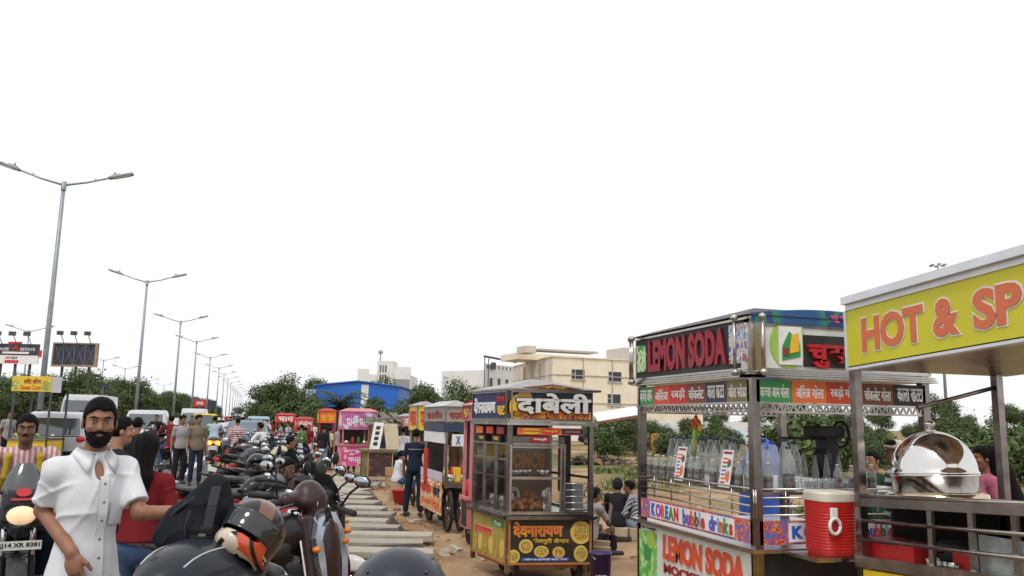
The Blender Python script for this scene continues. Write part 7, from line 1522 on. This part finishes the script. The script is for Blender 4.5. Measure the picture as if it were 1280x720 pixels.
# near motorcycle carrying the bag and helmet
nb = motorcycle(paintm('blue_grey', (.018, .022, .03), .2), ink('stripe_silver2', (.5, .5, .52), rough=.3), .010, False, low=True); hN = -30; tk = D(236, 768, 3.3); root = tk-fdir(hN)*.16*1.17
[bpy.data.objects.remove(c) for c in [m for c in nb.children if c.name.startswith(('handlebar',)) for m in c.children_recursive if m.name.startswith('mirror')]]
[bpy.data.objects.remove(c) for c in [m for m in nb.children_recursive if m.name.startswith('filler_cap')]]
place(nb, root.x, root.y, hN, 0, 1.17, 'near dark blue grey motorcycle carrying a black backpack at the lower left', z=0)
ez = lambda x, y: .9+.115*math.sqrt(max(0, 1-(x/.145)**2-((y-.18)/.25)**2))
b = MB(); b.disc(Frame((0, .2, ez(0, .2)), (1, 0, 0), (0, 1, 0)), 0, 0, .035, .035, -.01, .006, blk, 20); b.disc(Frame((0, .2, ez(0, .2)), (1, 0, 0), (0, 1, 0)), 0, 0, .014, .006, .0062, .012, chrome, 10); b.build('filler_cap', nb)
for sx in (-1, 1): b = MB(); b.tube([(sx*(.075+.02*math.sin((y-.0)*6)), y, ez(sx*(.075+.02*math.sin(y*6)), y)+.001) for y in [.0+.04*i for i in range(10)]], .0035, MATS['ink_stripe_silver2'], n=5); b.build('tank_trim', nb)
# black backpack
pb = D(245, 660, 3.5); bagm = cloth('black_nylon', (.016, .017, .023), var=.4); r = thing('backpack', 'black fabric backpack slumped on the near motorcycle', 'backpack', pb)
def bd(px, py, d=3.14): return D(px, py, d+.36)
s = SDF(k=.035); ring_ = [(271, 609), (277, 638), (272, 686), (238, 690), (208, 670), (224, 646), (271, 609)]
for p_, q_ in zip(ring_, ring_[1:]): s.cone(bd(*p_), bd(*q_), .042, .042)
for p_, q_, r_ in (((262, 632), (256, 668), .07), ((256, 668), (236, 672), .08), ((236, 662), (226, 664), .065)): s.cone(bd(*p_), bd(*q_), r_, r_, k=.06)
s.cone(bd(250, 655, 3.26), bd(246, 690, 3.26), .12, .12, k=.05)
def bagf(P, Fd): q = P-np.array(pb); a, b_ = q@np.array(CR), q[..., 2]; return Fd+.008*(1-np.abs(np.sin(22*a+17*b_+1.5*np.sin(19*b_))))**3*np.clip(np.sin(13*a-15*b_)+.4, 0, 1)-.006*(1-np.abs(np.sin(31*b_-24*a+1.2*np.sin(25*a))))**3
sdf_obj('body', s.mesh(.008, bagf), bagm, r)
stm = cloth('black_webbing', (.04, .042, .052))
b = MB(); b.tube([bd(273, 599, 3.12), bd(246, 620, 3.09), bd(222, 637, 3.08), bd(199, 662, 3.1)], .009, stm, n=6); b.build('strap', r)
b = MB()
P = [bd(268, 606, 3.07), bd(262, 630, 3.035), bd(256, 660, 3.025), bd(252, 690, 3.03), bd(250, 706, 3.06)]

for p_, q_ in zip(P, P[1:]): b.bar(p_+RT*.02-FW*.028, q_+RT*.02-FW*.028, .036, .01, stm, up=-FW)
b.obox(P[2]+RT*.02-FW*.038, (.022, .008, .014), blk, Matrix.Rotation(-YAW, 3, 'Z'), .003)
b.build('front_flap', r)
b = MB(); b.tube([bd(238, 638, 3.035), bd(231, 660, 3.03), bd(233, 686, 3.04)], .004, stm, n=5); b.build('zip', r)
b = MB(); b.tube([bd(262, 604, 3.14), bd(268, 595, 3.14), bd(276, 596, 3.14), bd(280, 606, 3.14)], .007, stm, n=6); b.build('handle', r)
# graphic helmet
ph = D(313, 669, 3.46); HS = 1.0; fv = (CAM-ph).normalized(); fr0 = (fv*.78+CU*.45-CR*.25).normalized(); upv = (CU*.85+CR*.38-fv*.3); xx = fr0.cross(upv).normalized(); upv = xx.cross(fr0).normalized(); Rh = Matrix((xx, fr0, upv)).transposed()
r = thing('helmet', 'full face helmet with black, cream and orange graphics hanging on the near motorcycle', 'helmet', ph); shell = mat('helmet_black', (.01, .01, .011), .28, var=.2, coat=.4, spec=.3)
def hel(s, g=0):
    s.ell(ph+Rh@(HS*Vector((0, -.01, .02))), [.118*HS+g, .142*HS+g, .128*HS+g], Rh); s.ell(ph+Rh@(HS*Vector((0, .045, -.075))), [.09*HS+g, .105*HS+g, .06*HS+g], Rh, k=.04); s.ell(ph+Rh@(HS*Vector((0, -.03, -.07))), [.105*HS+g, .11*HS+g, .07*HS+g], Rh, k=.03)
s = SDF(k=.03); hel(s); s.box(ph+Rh@(HS*Vector((0, .12, .0))), [.088, .06, .044], Rh, .02, op=-1, k=.01); s.ell(ph+Rh@(HS*Vector((0, 0, -.14))), [.085, .1, .09], Rh, op=-1, k=.01)
vf = s.mesh(.0035); ctr = np.array(ph); Mh = np.array(Rh)
def hmf(C):
    Q = (C-ctr)@Mh/HS; x, y, z = Q[:, 0], Q[:, 1], Q[:, 2]; o = np.zeros(len(C)); wz = .012*np.sin(60*x+1)+.008*np.sin(130*x)
    cream_ = (z < -.034+wz-.25*np.abs(x)) & (z > -.128) & (y > -.03); o[cream_] = 1
    o[(o == 1) & (np.sin(70*x+60*z) > .55) & (np.sin(95*z-30*x) > .1)] = 0
    o[(x < -.035+.012*np.sin(80*z)) & (z < .012+.03*np.sin(40*x)) & (z > -.105) & (x > -.105)] = 2
    o[(o == 2) & (np.sin(110*x-60*z) > .72)] = 0
    o[(z > .055) & (x < .0) & (np.sin(32*y+26*x) > .25)] = 3
    o[(x > .085) & (z > -.05)] = 4; return o
sdf_obj('shell', vf, [shell, mat('helmet_cream', (.55, .47, .36), .25, coat=.8, var=.1), mat('helmet_orange', (.62, .075, .02), .25, coat=.8, var=.15), mat('helmet_tan', (.16, .07, .035), .3, coat=.5, var=.4), mat('helmet_white', (.6, .6, .58), .3, coat=.6)], r, hmf)
s = SDF(k=.01); hel(s, .002)
def vis(P, Fd): Q = (P-ctr)@Mh/HS; return np.maximum(np.abs(Fd)-.005, np.maximum(np.abs(Q[..., 2]-.008)-.04, .03-Q[..., 1]))
sdf_obj('visor', s.mesh(.004, vis), mat('visor_smoke', (.02, .024, .03), .1, coat=.5, var=.2), r)
s = SDF(k=.01); s.ell(ph+Rh@Vector((0, 0, -.055)), [.08, .098, .062], Rh); s.ell(ph+Rh@Vector((0, 0, -.08)), [.063, .076, .063], Rh, op=-1); sdf_obj('lining', s.mesh(.01), bkt, r)
# dark helmet of the seated rider at the bottom edge, on a scooter
pd_ = D(500, 737, 2.05); s = SDF(k=.02); Rd = Matrix.Rotation(-YAW+.1, 3, 'Z')
q0 = Vector((pd_.x, pd_.y, gz(pd_.x)))
def dome(root, J, S, HP, hr, hs, sp):
    s = SDF(k=.03); s.ell(HP(0, -.01, .03), [.138*hs, .155*hs, .135*hs], hr); s.ell(HP(0, -.01, -.05), [.13*hs, .15*hs, .1*hs], hr, k=.05); s.box(HP(0, .15, -.01), [.09*hs, .06*hs, .05*hs], hr, op=-1, k=.01); s.clip(HP(0, 0, -.13), hr@Vector((0, 0, -1)))
    sdf_obj('helmet', s.mesh(.006), mat('helmet_slate', (.014, .018, .028), .34, var=.12, scale=3, coat=.25, spec=.3), root)
    b = MB()
    for q in (-1, 1): b.tube([HP(q*.07, .135, .075), HP(q*.085, .09, .118), HP(q*.085, .0, .142), HP(q*.075, -.1, .112)], .004, shell, n=5)
    b.build('helmet_ridge', root)
rd = person('seated rider whose round dark helmet crown rises at the bottom edge', q0, -14, RIDE, H=1.6, top=bkt, bottom=nvy, d=6, hair='none', extras=dome)
top_z = max((rd.matrix_basis@v.co).z for c in rd.children if c.name.startswith('helmet') for v in c.data.vertices); rd.location.z += D(500, 682, 2.05).z-top_z; print('helmet rider dz', rd.location.z)
scr = scooter(paintm('navy', (.02, .03, .07)), vox=.016); [bpy.data.objects.remove(c) for c in [m for m in scr.children_recursive if m.name.startswith('mirror')]]
place(scr, q0.x, q0.y, -14, 0, 1.05, 'scooter under the helmeted rider at the bottom edge', z=gz(q0.x))
# brown scooter
bs = scooter(paintm('brown', (.04, .022, .022), .22), vox=.009, seatc=blk, big=True); ps = D(397, 624, 5.9); h = -128; [bpy.data.objects.remove(c) for c in [m for m in bs.children_recursive if m.name.startswith('mirror')]]; rt = ps-fdir(h)*.33*1.1; place(bs, rt.x, rt.y, h, 3, 1.1, 'glossy dark brown scooter with chrome trim beside the graphic helmet', z=ps.z-1.0*1.1)
# other two-wheelers close by
g = 'motorcycles parked along the road edge'
bike(1, GP(338, 6.9), -42, 'red tanked motorcycle just behind the brown scooter', g, 8)
bike(0, GP(334, 5.6), -35, 'black fairing motorcycle right behind the graphic helmet', g, 6, 1.08)
bike(0, GP(376, 8.2), -120, 'white scooter with the boy in black beside it', None, 6, 1.05, lst=[sp_[0]])
row = [(318, 7.6, 0, -60, 'black faired motorcycle third behind the graphic helmet'), (296, 9.6, 0, -82, 'black motorcycle with a red stripe lying side on before the pair of men'), (322, 9.6, 2, -50, 'graphite motorcycle in front of the crouched man in pale yellow'), (300, 11.6, 2, -74, 'graphite motorcycle parked behind the red striped one'), (330, 11.4, 0, -40, 'black motorcycle right of the graphite one, mirrors raised'), (312, 13.4, 1, -70, 'dark red motorcycle in the middle of the parked row'),
       (336, 13.2, 2, -62, 'graphite motorcycle under the crouched man in pale yellow'), (318, 15.4, 0, -65, 'black motorcycle left of the man in pale yellow'), (342, 15.8, 3, -75, 'deep blue motorcycle behind the man in pale yellow'), (308, 17.6, 2, -60, 'graphite motorcycle near the hooped top person'), (330, 18.6, 0, -75, 'black motorcycle in front of the man in white on a bike'), (346, 19.5, 1, -80, 'dark red motorcycle at the right end of the parked row'), (316, 21.5, 3, -70, 'deep blue motorcycle behind the hooped top person'), (340, 24, 2, -80, 'graphite motorcycle far back in the parked row'), (350, 28, 0, -70, 'black motorcycle before the red box cart'), (362, 33, 1, -70, 'dark red motorcycle left of the low red cart'), (356, 37, 2, -90, 'graphite motorcycle beside the red box cart')]
for ri, (px, d, k, h, lab) in enumerate(row): ob = bike(k, GP(px+(170/d if d < 17 else 0), d), h+(30 if d > 9 else 22)+rnd.uniform(-8, 8), lab, g, rnd.uniform(5, 10)); recolour(ob, 'side_panel', [MATS['paint_black'], MATS['paint_dark_red'], ink('panel_silver', (.3, .31, .33), rough=.3), MATS['paint_black'], ink('panel_blue', (.03, .07, .25), rough=.3), MATS['paint_black']][ri % 6])
bike(1, GP(310, 8.8), -100, 'grey scooter tucked between the parked black motorcycles', None, 6, lst=[None, sp_[1]])
hp_ = GP(326, 10.4); b = MB()
s = SDF(k=.03); c = D(321, 581, 10.2); s.ell(c, [.125, .15, .135]); s.ell(c+Vector((0, 0, -.07)), [.115, .14, .09]); s.box(c+Vector((-.02, -.13, 0)), [.09, .05, .045], op=-1); o = sdf_obj('helmet', s.mesh(.012), shell); o['_loc'] = (0., 0., 0.); tag(o, 'plain black helmet resting on a parked motorcycle in the middle of the row', 'helmet')
# people round the parked row
p = GP(349, 15.0); person('man in a pale yellow shirt bent over a parked motorcycle', p, -80, dict(RIDE, chest=(0, -.02, 1.1), neck=(0, .12, 1.22), head=(0, .24, 1.34), sh=(.185, .1, 1.2), el=(.28, .2, .98), wr=(.28, .36, .9)), H=1.65, top=pyel, bottom=bkt, d=16, sleeve='long', z0=-.05)
bike(2, GP(325, 21), 60, 'graphite motorcycle under the man in white near the hooped top', g, 0); p = GP(325, 21); person('man in a white shirt sitting on a motorcycle facing the road', p, 60, RIDE, H=1.66, top=wh2, bottom=jean, d=21, sleeve='long', z0=gz(p.x))
p = GP(356, 9.0); person('child in a brown top sitting by the parked motorcycles', p, face_cam(p, 40), SIT, H=1.42, top=brn, bottom=bkt, d=9, child=True, z0=.2, skin='b'); b = MB(); b.obox((p.x, p.y, .31-.14), (.16, .16, .3), MATS['kerb_concrete'], bev=.02); solo(b, 'concrete_block', 'concrete block under the child in brown', 'block')
p = GP(385, 8.7); person('boy in a black T-shirt leaning by the white scooter', p, face_cam(p, -70), dict(RIDE, pelvis=(0, -.2, .74), hip=(.1, -.18, .72)), H=1.5, top=bkt, bottom=wh2, d=8.7, z0=gz(p.x)-.12, skin='b', hair='thick', turn=-20)
q = GP(400, 9.2); z = gz(q.x); r = thing('round_paddle', 'dark oval paddle on a green stick standing beside the boy in black', 'paddle', (q.x, q.y, z)); b = MB(); b.tube([(q.x-.06, q.y, z), (q.x, q.y, z+.75), (q.x+.02, q.y, z+1.12)], .022, grn, n=6); b.build('stick', r); b = MB(); b.ball((q.x+.03, q.y, z+1.2), (.065, .02, .11), mat('dark_green_plastic', (.012, .03, .02), .5), 14); b.build('disc', r)  # a bike's oval mirror on its stalk, set up as a separate piece
# riders in the traffic
def rider(px, d, h, k, label_p, label_b, top, tail=False, head=None, sleeve='short', bottom=bkt, turn=0, sc=1.05, lst=None):
    p = GP(px, d); z = gz(p.x); 
    if tail:
        o = motorcycle(MATS['paint_black'], red, .02, True, tail_on=True); place(o, p.x, p.y, h, 0, sc, label_b, None, z)
    else: o = bike(k, p, h, label_b, 'motorcycles in the traffic', 0, sc, z)
    person(label_p, p, h, RIDE, H=1.7, top=top, bottom=bottom, d=d, z0=z+.03, sleeve=sleeve, extras=head, turn=turn, hair='none' if head else 'short'); return o
o = rider(269, 27, 3, 0, 'rider in a pale blue shirt with a dark cross strap, seen from behind', 'motorcycle with two lit orange lamps heading away on the road', lblue, tail=True, extras=None) if False else rider(269, 27, 3, 0, 'rider in a pale blue shirt seen from behind above two orange lamps', 'motorcycle with lit orange tail lamps heading away on the road', lblue, tail=True)
b = MB()
for s_ in (-1, 1): b.ball((s_*.11, -.93, .8), (.085, .04, .06), amber_lit, 10)
b.build('tail_lamp', o)
rider(214, 22.5, 28, 0, 'rider in a dark maroon shirt left of the pair of men', 'motorcycle with a lit red tail lamp left of the pair of men', dkred, tail=True, bottom=jean)
rider(283, 33, 0, 3, 'rider in white with a bright red turban', 'deep blue motorcycle under the rider with the red turban', wh2, head=cap_on(red, True))
for i, (px, d, h, k, tp, nm) in enumerate([(291, 42, 180, 0, lblue, 'pale blue'), (304, 40, 0, 2, redc, 'red'), (309, 52, 180, 1, gry, 'grey'), (316, 60, 0, 2, wh2, 'white'), (298, 66, 180, 0, brn, 'brown'), (288, 62, 0, 3, nvy, 'navy'), (306, 82, 180, 1, grnc, 'green'), (277, 52, 180, 2, bkt, 'black'), (196, 33, 175, 0, bkt, 'black hooded'), (240, 44, 180, 1, olv, 'drab')]):
    rider(px, d, h+rnd.uniform(-6, 6), k, 'distant rider in a %s top %s' % (nm, 'coming towards the camera' if h > 90 else 'riding away'), '%s under the distant rider in %s' % (['black motorcycle', 'dark red motorcycle', 'graphite motorcycle', 'deep blue motorcycle'][k], nm), tp)
# people by the far carts and traffic
for i, (px, d, tp, bt, nm) in enumerate([(335, 46, wh2, jean, 'white top and jeans'), (340, 55, redc, bkt, 'red top'), (352, 40, gry, bkt, 'grey top'), (361, 42, lblue, nvy, 'pale blue top'), (326, 70, nvy, bkt, 'navy top'), (370, 50, pyel, brn, 'yellowish top'), (331, 38, bkt, jean, 'black top and jeans'), (393, 47, wh2, bkt, 'white top by the red carts'), (424, 33, gry, nvy, 'grey top beside the pink cart'), (545, 17.5, redc, bkt, 'red top inside the banner cart'), (570, 16.5, brn, bkt, 'brown top behind the banner cart counter'), (442, 30, bkt, bkt, 'black top behind the pink cart'), (512, 33.5, pyel, bkt, 'pale top behind the pink and white sign cart')]):
    p = GP(px, d); person('distant person in a '+nm, p, rnd.uniform(0, 360), H=rnd.uniform(1.58, 1.7), top=tp, bottom=bt, d=d, hair='thick' if i % 3 == 0 else 'short')

# ------------------------------------------------------------------ cars
def drive(o, px, d, h, x=None):
    p = GP(px, d); o.location = (p.x, p.y, max(0, gz(p.x)) if p.x < 2 else gz(p.x)); o.rotation_euler = (0, 0, R(h)); return o
wcar = paintm('car_white', (.5, .51, .52), .2); gcar = paintm('car_slate', (.09, .13, .18), .2); bcar = paintm('car_black', (.02, .022, .028), .2); scar = paintm('car_silver', (.45, .46, .47), .22)
drive(suv('parked_car', 'white sport utility car seen from behind with a number plate at the left', wcar, txt='RJ14 CX 4510'), 84, 25.5, 2)
drive(suv('white_jeep', 'white jeep facing the camera behind the woman in dark red', wcar, H=1.85, W=1.85), 184, 37, 182)
drive(van('minibus', 'dark windowed grey bus on the far carriageway behind the bearded man', scar, 'bus', 2.3, 2.9, 7.5), 112, 60, 178)
o = drive(hatch('white_car', 'white hatchback with an orange band behind the maroon rider', wcar), 206, 45, 180); b = MB(); b.obox((0, 0, .86), (.835, 1.3, .05), org); b.obox((0, .98, 1.14), (.6, .04, .04), org); b.build('orange_band', o)
drive(auto_rickshaw('green and yellow auto rickshaw behind the pair of men', mat('auto_green', (.03, .28, .1), .4), mat('auto_yellow', (.6, .45, .05), .6)), 256, 55, 175)
drive(hatch('hatchback_car', 'slate blue car at the end of the parked motorcycles', gcar), 311, 33, 178)
drive(suv('blue_car', 'pale blue car far down the road edge', paintm('car_pale_blue', (.25, .38, .47), .2)), 323, 58, 178)
drive(hatch('silver_car', 'silver car far behind the rider with the red turban', scar), 276, 75, 180)
drive(van('delivery_van', 'white van far behind the pair of men', wcar, H=2.2), 243, 70, 180)
drive(suv('black_car', 'dark car parked before the pale compound wall right of the dabeli cart', bcar), 752, 74, 250)
drive(suv('white_truck', 'white jeep parked at the compound wall left of the yellow crates', wcar, H=1.8), 786, 86, 70)
drive(hatch('turquoise_car', 'blue green car half hidden by bushes behind the soda cart', paintm('car_teal', (.06, .22, .28), .25)), 899, 78, 80)

# ------------------------------------------------------------------ ground things
slab = mat('weathered_slab', (.43, .385, .31), .9, var=.22, scale=3, bump=.3, dirt=.5, dirtcol=(.2, .15, .1), stretch=(1, 5, 1)); slab2 = mat('grey_slab', (.36, .325, .27), .9, var=.22, scale=3, bump=.3, dirt=.55, dirtcol=(.16, .12, .08), stretch=(1, 5, 1))
ys = [689, 679, 669, 659, 652, 643, 635, 629, 623, 617, 613, 609, 605, 602, 599]; rx = [540, 530, 541, 500, 484, 492, 482, 472, 462, 458, 456, 455, 450, 447, 440]
words = ['nearest', 'second nearest', 'third nearest', 'fourth nearest', 'fifth nearest', 'sixth nearest', 'seventh nearest', 'eighth nearest', 'ninth nearest', 'tenth nearest', 'eleventh nearest', 'twelfth nearest', 'third farthest', 'second farthest', 'farthest']
rr = random.Random(12)
for i, (y, x1) in enumerate(zip(ys, rx)):
    a = Zp(392+rr.uniform(-4, 4), y-3, -.08); c = Zp(x1, y, -.09); u = c-a; u.z = 0; ln = u.length; t = rr.uniform(.03, .045); w_ = rr.uniform(.2, .24)+.014*i
    a.y += .0; f = Frame((a.x, a.y, -.105+rr.uniform(-.012, .012)), u, (0, 0, 1)); b = MB(); m_ = [slab, slab2][i % 2]
    n = 10; top_ = []
    b.fbox(f, 0, ln, -t, t, -w_, w_, m_)
    for v in range(len(b.v)): q = b.v[v]; b.v[v] = (q[0]+rr.uniform(-.03, .03), q[1]+rr.uniform(-.03, .03), q[2]+rr.uniform(-.01, .01))
    # break the far end a little
    solo(b, 'stone_slab', 'weathered slab over the roadside drain, %s the camera of the row' % (words[i]+(' to' if i < 12 else ' from')), 'slab', 'slabs over the roadside drain', 'thing')
dk = mat('drain_shade_and_debris', (.045, .035, .026), .95, var=.3, bump=.3); b = MB()  # dark sheet under the slabs: shade of the drain's depth put into its colour
q = [Zp(400, 693, -.11), Zp(530, 690, -.11), Zp(452, 599, -.11), Zp(392, 599, -.11)]; q = [Vector((v.x, v.y, z)) for z in (-.3, -.118) for v in q]; b.hexa(q, dk); struct(b, 'drain_shade_sheet')
# loose stones and clods
st = [mat('stone_a', (.38, .3, .21), .9, var=.25, scale=6), mat('stone_b', (.26, .17, .1), .95, var=.25, scale=6), mat('stone_c', (.48, .42, .34), .9, var=.2, scale=6)]
b = MB()
for i in range(620):
    if i < 230: d = rr.uniform(9, 24); px = rr.gauss(520, 45); 
    else: d = rr.uniform(10, 45); px = rr.uniform(420, 1000)
    p = GP(px, d)
    if p.x < .9: continue
    z = gz(p.x)-.012+.05*mnoise.noise(Vector((p.x*.7, p.y*.7, 0)))+.035*mnoise.noise(Vector((p.x*2.1, p.y*2.1, 3))); s_ = abs(rr.gauss(0, .028))+.012; s_ *= .6+d/60
    n0 = len(b.v); b.obox((p.x, p.y, z+s_*.2), (s_*rr.uniform(.7, 1.5), s_*rr.uniform(.7, 1.4), s_*rr.uniform(.4, .8)), st[rr.randrange(3)], Euler((rr.uniform(-.4, .4), rr.uniform(-.4, .4), rr.uniform(0, 3))).to_matrix())
    for v in range(n0, len(b.v)): q = b.v[v]; b.v[v] = tuple(c+rr.uniform(-.45, .45)*s_ for c in q)
o = struct(b, 'rubble', 'stuff'); o['label'] = 'loose stones and clods scattered over the dirt'; o['category'] = 'rubble'
# heap of rubble behind the seated pair, sandy bank
b = MB()
for i in range(260): p = GP(rr.gauss(748, 14), rr.uniform(37, 41)); b.obox((p.x, p.y, gz(p.x)+rr.uniform(0, .35)*math.exp(-((rr.random()-.5)*3)**2)), (rr.uniform(.06, .2), rr.uniform(.06, .18), rr.uniform(.03, .08)), [darkin, st[1], dk][rr.randrange(3)], Euler((rr.uniform(-.6, .6), rr.uniform(-.6, .6), rr.uniform(0, 3))).to_matrix())
o = struct(b, 'debris_heap', 'stuff'); o['label'] = 'dark heap of debris beyond the seated pair'; o['category'] = 'debris'
# grass
gm = [mat('grass_a', (.09, .13, .03), .8, var=.3), mat('grass_b', (.14, .16, .05), .8, var=.3), mat('grass_c', (.055, .095, .022), .8, var=.3)]
b = MB()
def tuft(p, h, n):
    for _ in range(n):
        a = rr.uniform(0, 6.28); u = Vector((math.cos(a), math.sin(a), 0)); q = p+Vector((rr.gauss(0, .12), rr.gauss(0, .12), -.03)); hh = h*rr.uniform(.5, 1.2); s_ = Vector((-u.y, u.x, 0))*.018*(1+h*3)
        b.add([q-s_, q+s_, q+u*hh*.5+Vector((0, 0, hh))], [(0, 1, 2)], gm[rr.randrange(3)])
for i in range(2600):
    d = rr.uniform(17, 64); p = GP(rr.uniform(735, 1290), d)
    v = mnoise.noise(Vector((p.x*.16, p.y*.22, 2)))
    if v < (.0 if d > 28 else .15) or p.x < 8: continue
    p.z = gz(p.x)+.05; tuft(p, rr.uniform(.1, .26), 8)
for i in range(60):
    p = Vector((-7.5+rr.uniform(-.25, .25), rr.uniform(8, 60), 0)); tuft(p, .25, 8)
o = struct(b, 'grass', 'stuff'); o['label'] = 'rough grass and weeds over the waste ground'; o['category'] = 'grass'
# yellow crates
cr_ = mat('yellow_crate', (.6, .3, .06), .7, var=.2, scale=5)
d = 57
for i, (x0, x1, lab) in enumerate(((815.5, 832, 'left one of the pair of orange yellow slatted crates'), (833.5, 850, 'right one of the pair of orange yellow slatted crates'))):
    a, c = D(x0, 562, d), D(x1, 562, d); H = D(832, 542.5, d).z-a.z; g0 = gz(a.x); f = Frame((a.x, a.y, a.z), c-a); W = (Vector((c.x, c.y, 0))-Vector((a.x, a.y, 0))).length
    r = thing('slatted_crate', lab, 'crate', (a.x, a.y, a.z), 'yellow slatted crates'); b = MB(); b.fbox(f, .02, W-.02, .03, H-.03, -.9, -.02, mat('crate_inside', (.36, .17, .035), .8)); b.build('body', r); b = MB()
    for x in (0, W*.5-.02, W-.04): b.fbox(f, x, x+.07, 0, H, -.018, .0, cr_)
    for y in (0, H*.5-.02, H-.04): b.fbox(f, .036, W*.5-.021, y, y+.07, -.018, .001, cr_); b.fbox(f, W*.5+.016, W-.041, y, y+.07, -.018, .001, cr_)
    b.build('slat', r)
# blue drum tank and tarpaulin
p = GP(953, 13); z = gz(p.x); top_ = D(953, 547, 13).z; b = MB(); blt = mat('blue_tarpaulin', (.012, .07, .36), .45, var=.2, scale=3, bump=.2)
b.lathe([(.4, 0), (.4, .1), (.36, (top_-z)*.62), (.31, (top_-z)*.8), (.2, (top_-z)*.92), (.07, (top_-z)*.985), (0, top_-z)], (p.x, p.y, z), blt, n=20)
solo(b, 'water_drum', 'big blue plastic water drum standing behind the soda cart bottles', 'drum')
# bucket and board beside the dabeli cart
p = GP(751, 9.6); z = gz(p.x); hB = D(751, 690, 9.6).z-z; r = thing('bucket', 'purple plastic bucket with worn white print beside the dabeli cart', 'bucket', (p.x, p.y, z)); pm_ = mat('purple_plastic', (.05, .025, .13), .4, var=.2); b = MB(); b.lathe([(0, .005), (.1, .005), (.122, hB-.02), (.13, hB-.02), (.13, hB), (.118, hB), (.095, .02), (0, .02)], (p.x, p.y, z), pm_, n=24); b.build('body', r)
b = MB(); f = Frame((p.x, p.y, z+hB*.5)+FH*-.118 if False else Vector((p.x, p.y, z+hB*.42))-FH*.118, RT); letter(b, f, 'LIMO', -.06, .06, 0, .045, 0, .004, wht, .02); b.build('lettering', r); b = MB(); b.tube([(p.x-.125, p.y, z+hB-.01), (p.x-.1, p.y-.08, z+hB-.06), (p.x+.1, p.y-.08, z+hB-.06), (p.x+.125, p.y, z+hB-.01)], .004, steel, n=5); b.build('handle', r)
p = GP(748, 10.6); z = gz(p.x)
for k in range(3): b = MB(); b.obox((p.x+.03*k, p.y+.12*k, z+.16+.03*k), (.16, .012, .16+.03*k), MATS['card_box'], Euler((.3, .05*k, R(-15+8*k))).to_matrix(), .004); solo(b, 'cardboard_sheet', ['short', 'middle height', 'tallest'][k]+' flattened cardboard sheet leaning beside the dabeli cart above the bucket', 'cardboard', 'cardboard by the dabeli cart')
# stacked yard wall of far stalls: sand bank
b = MB()
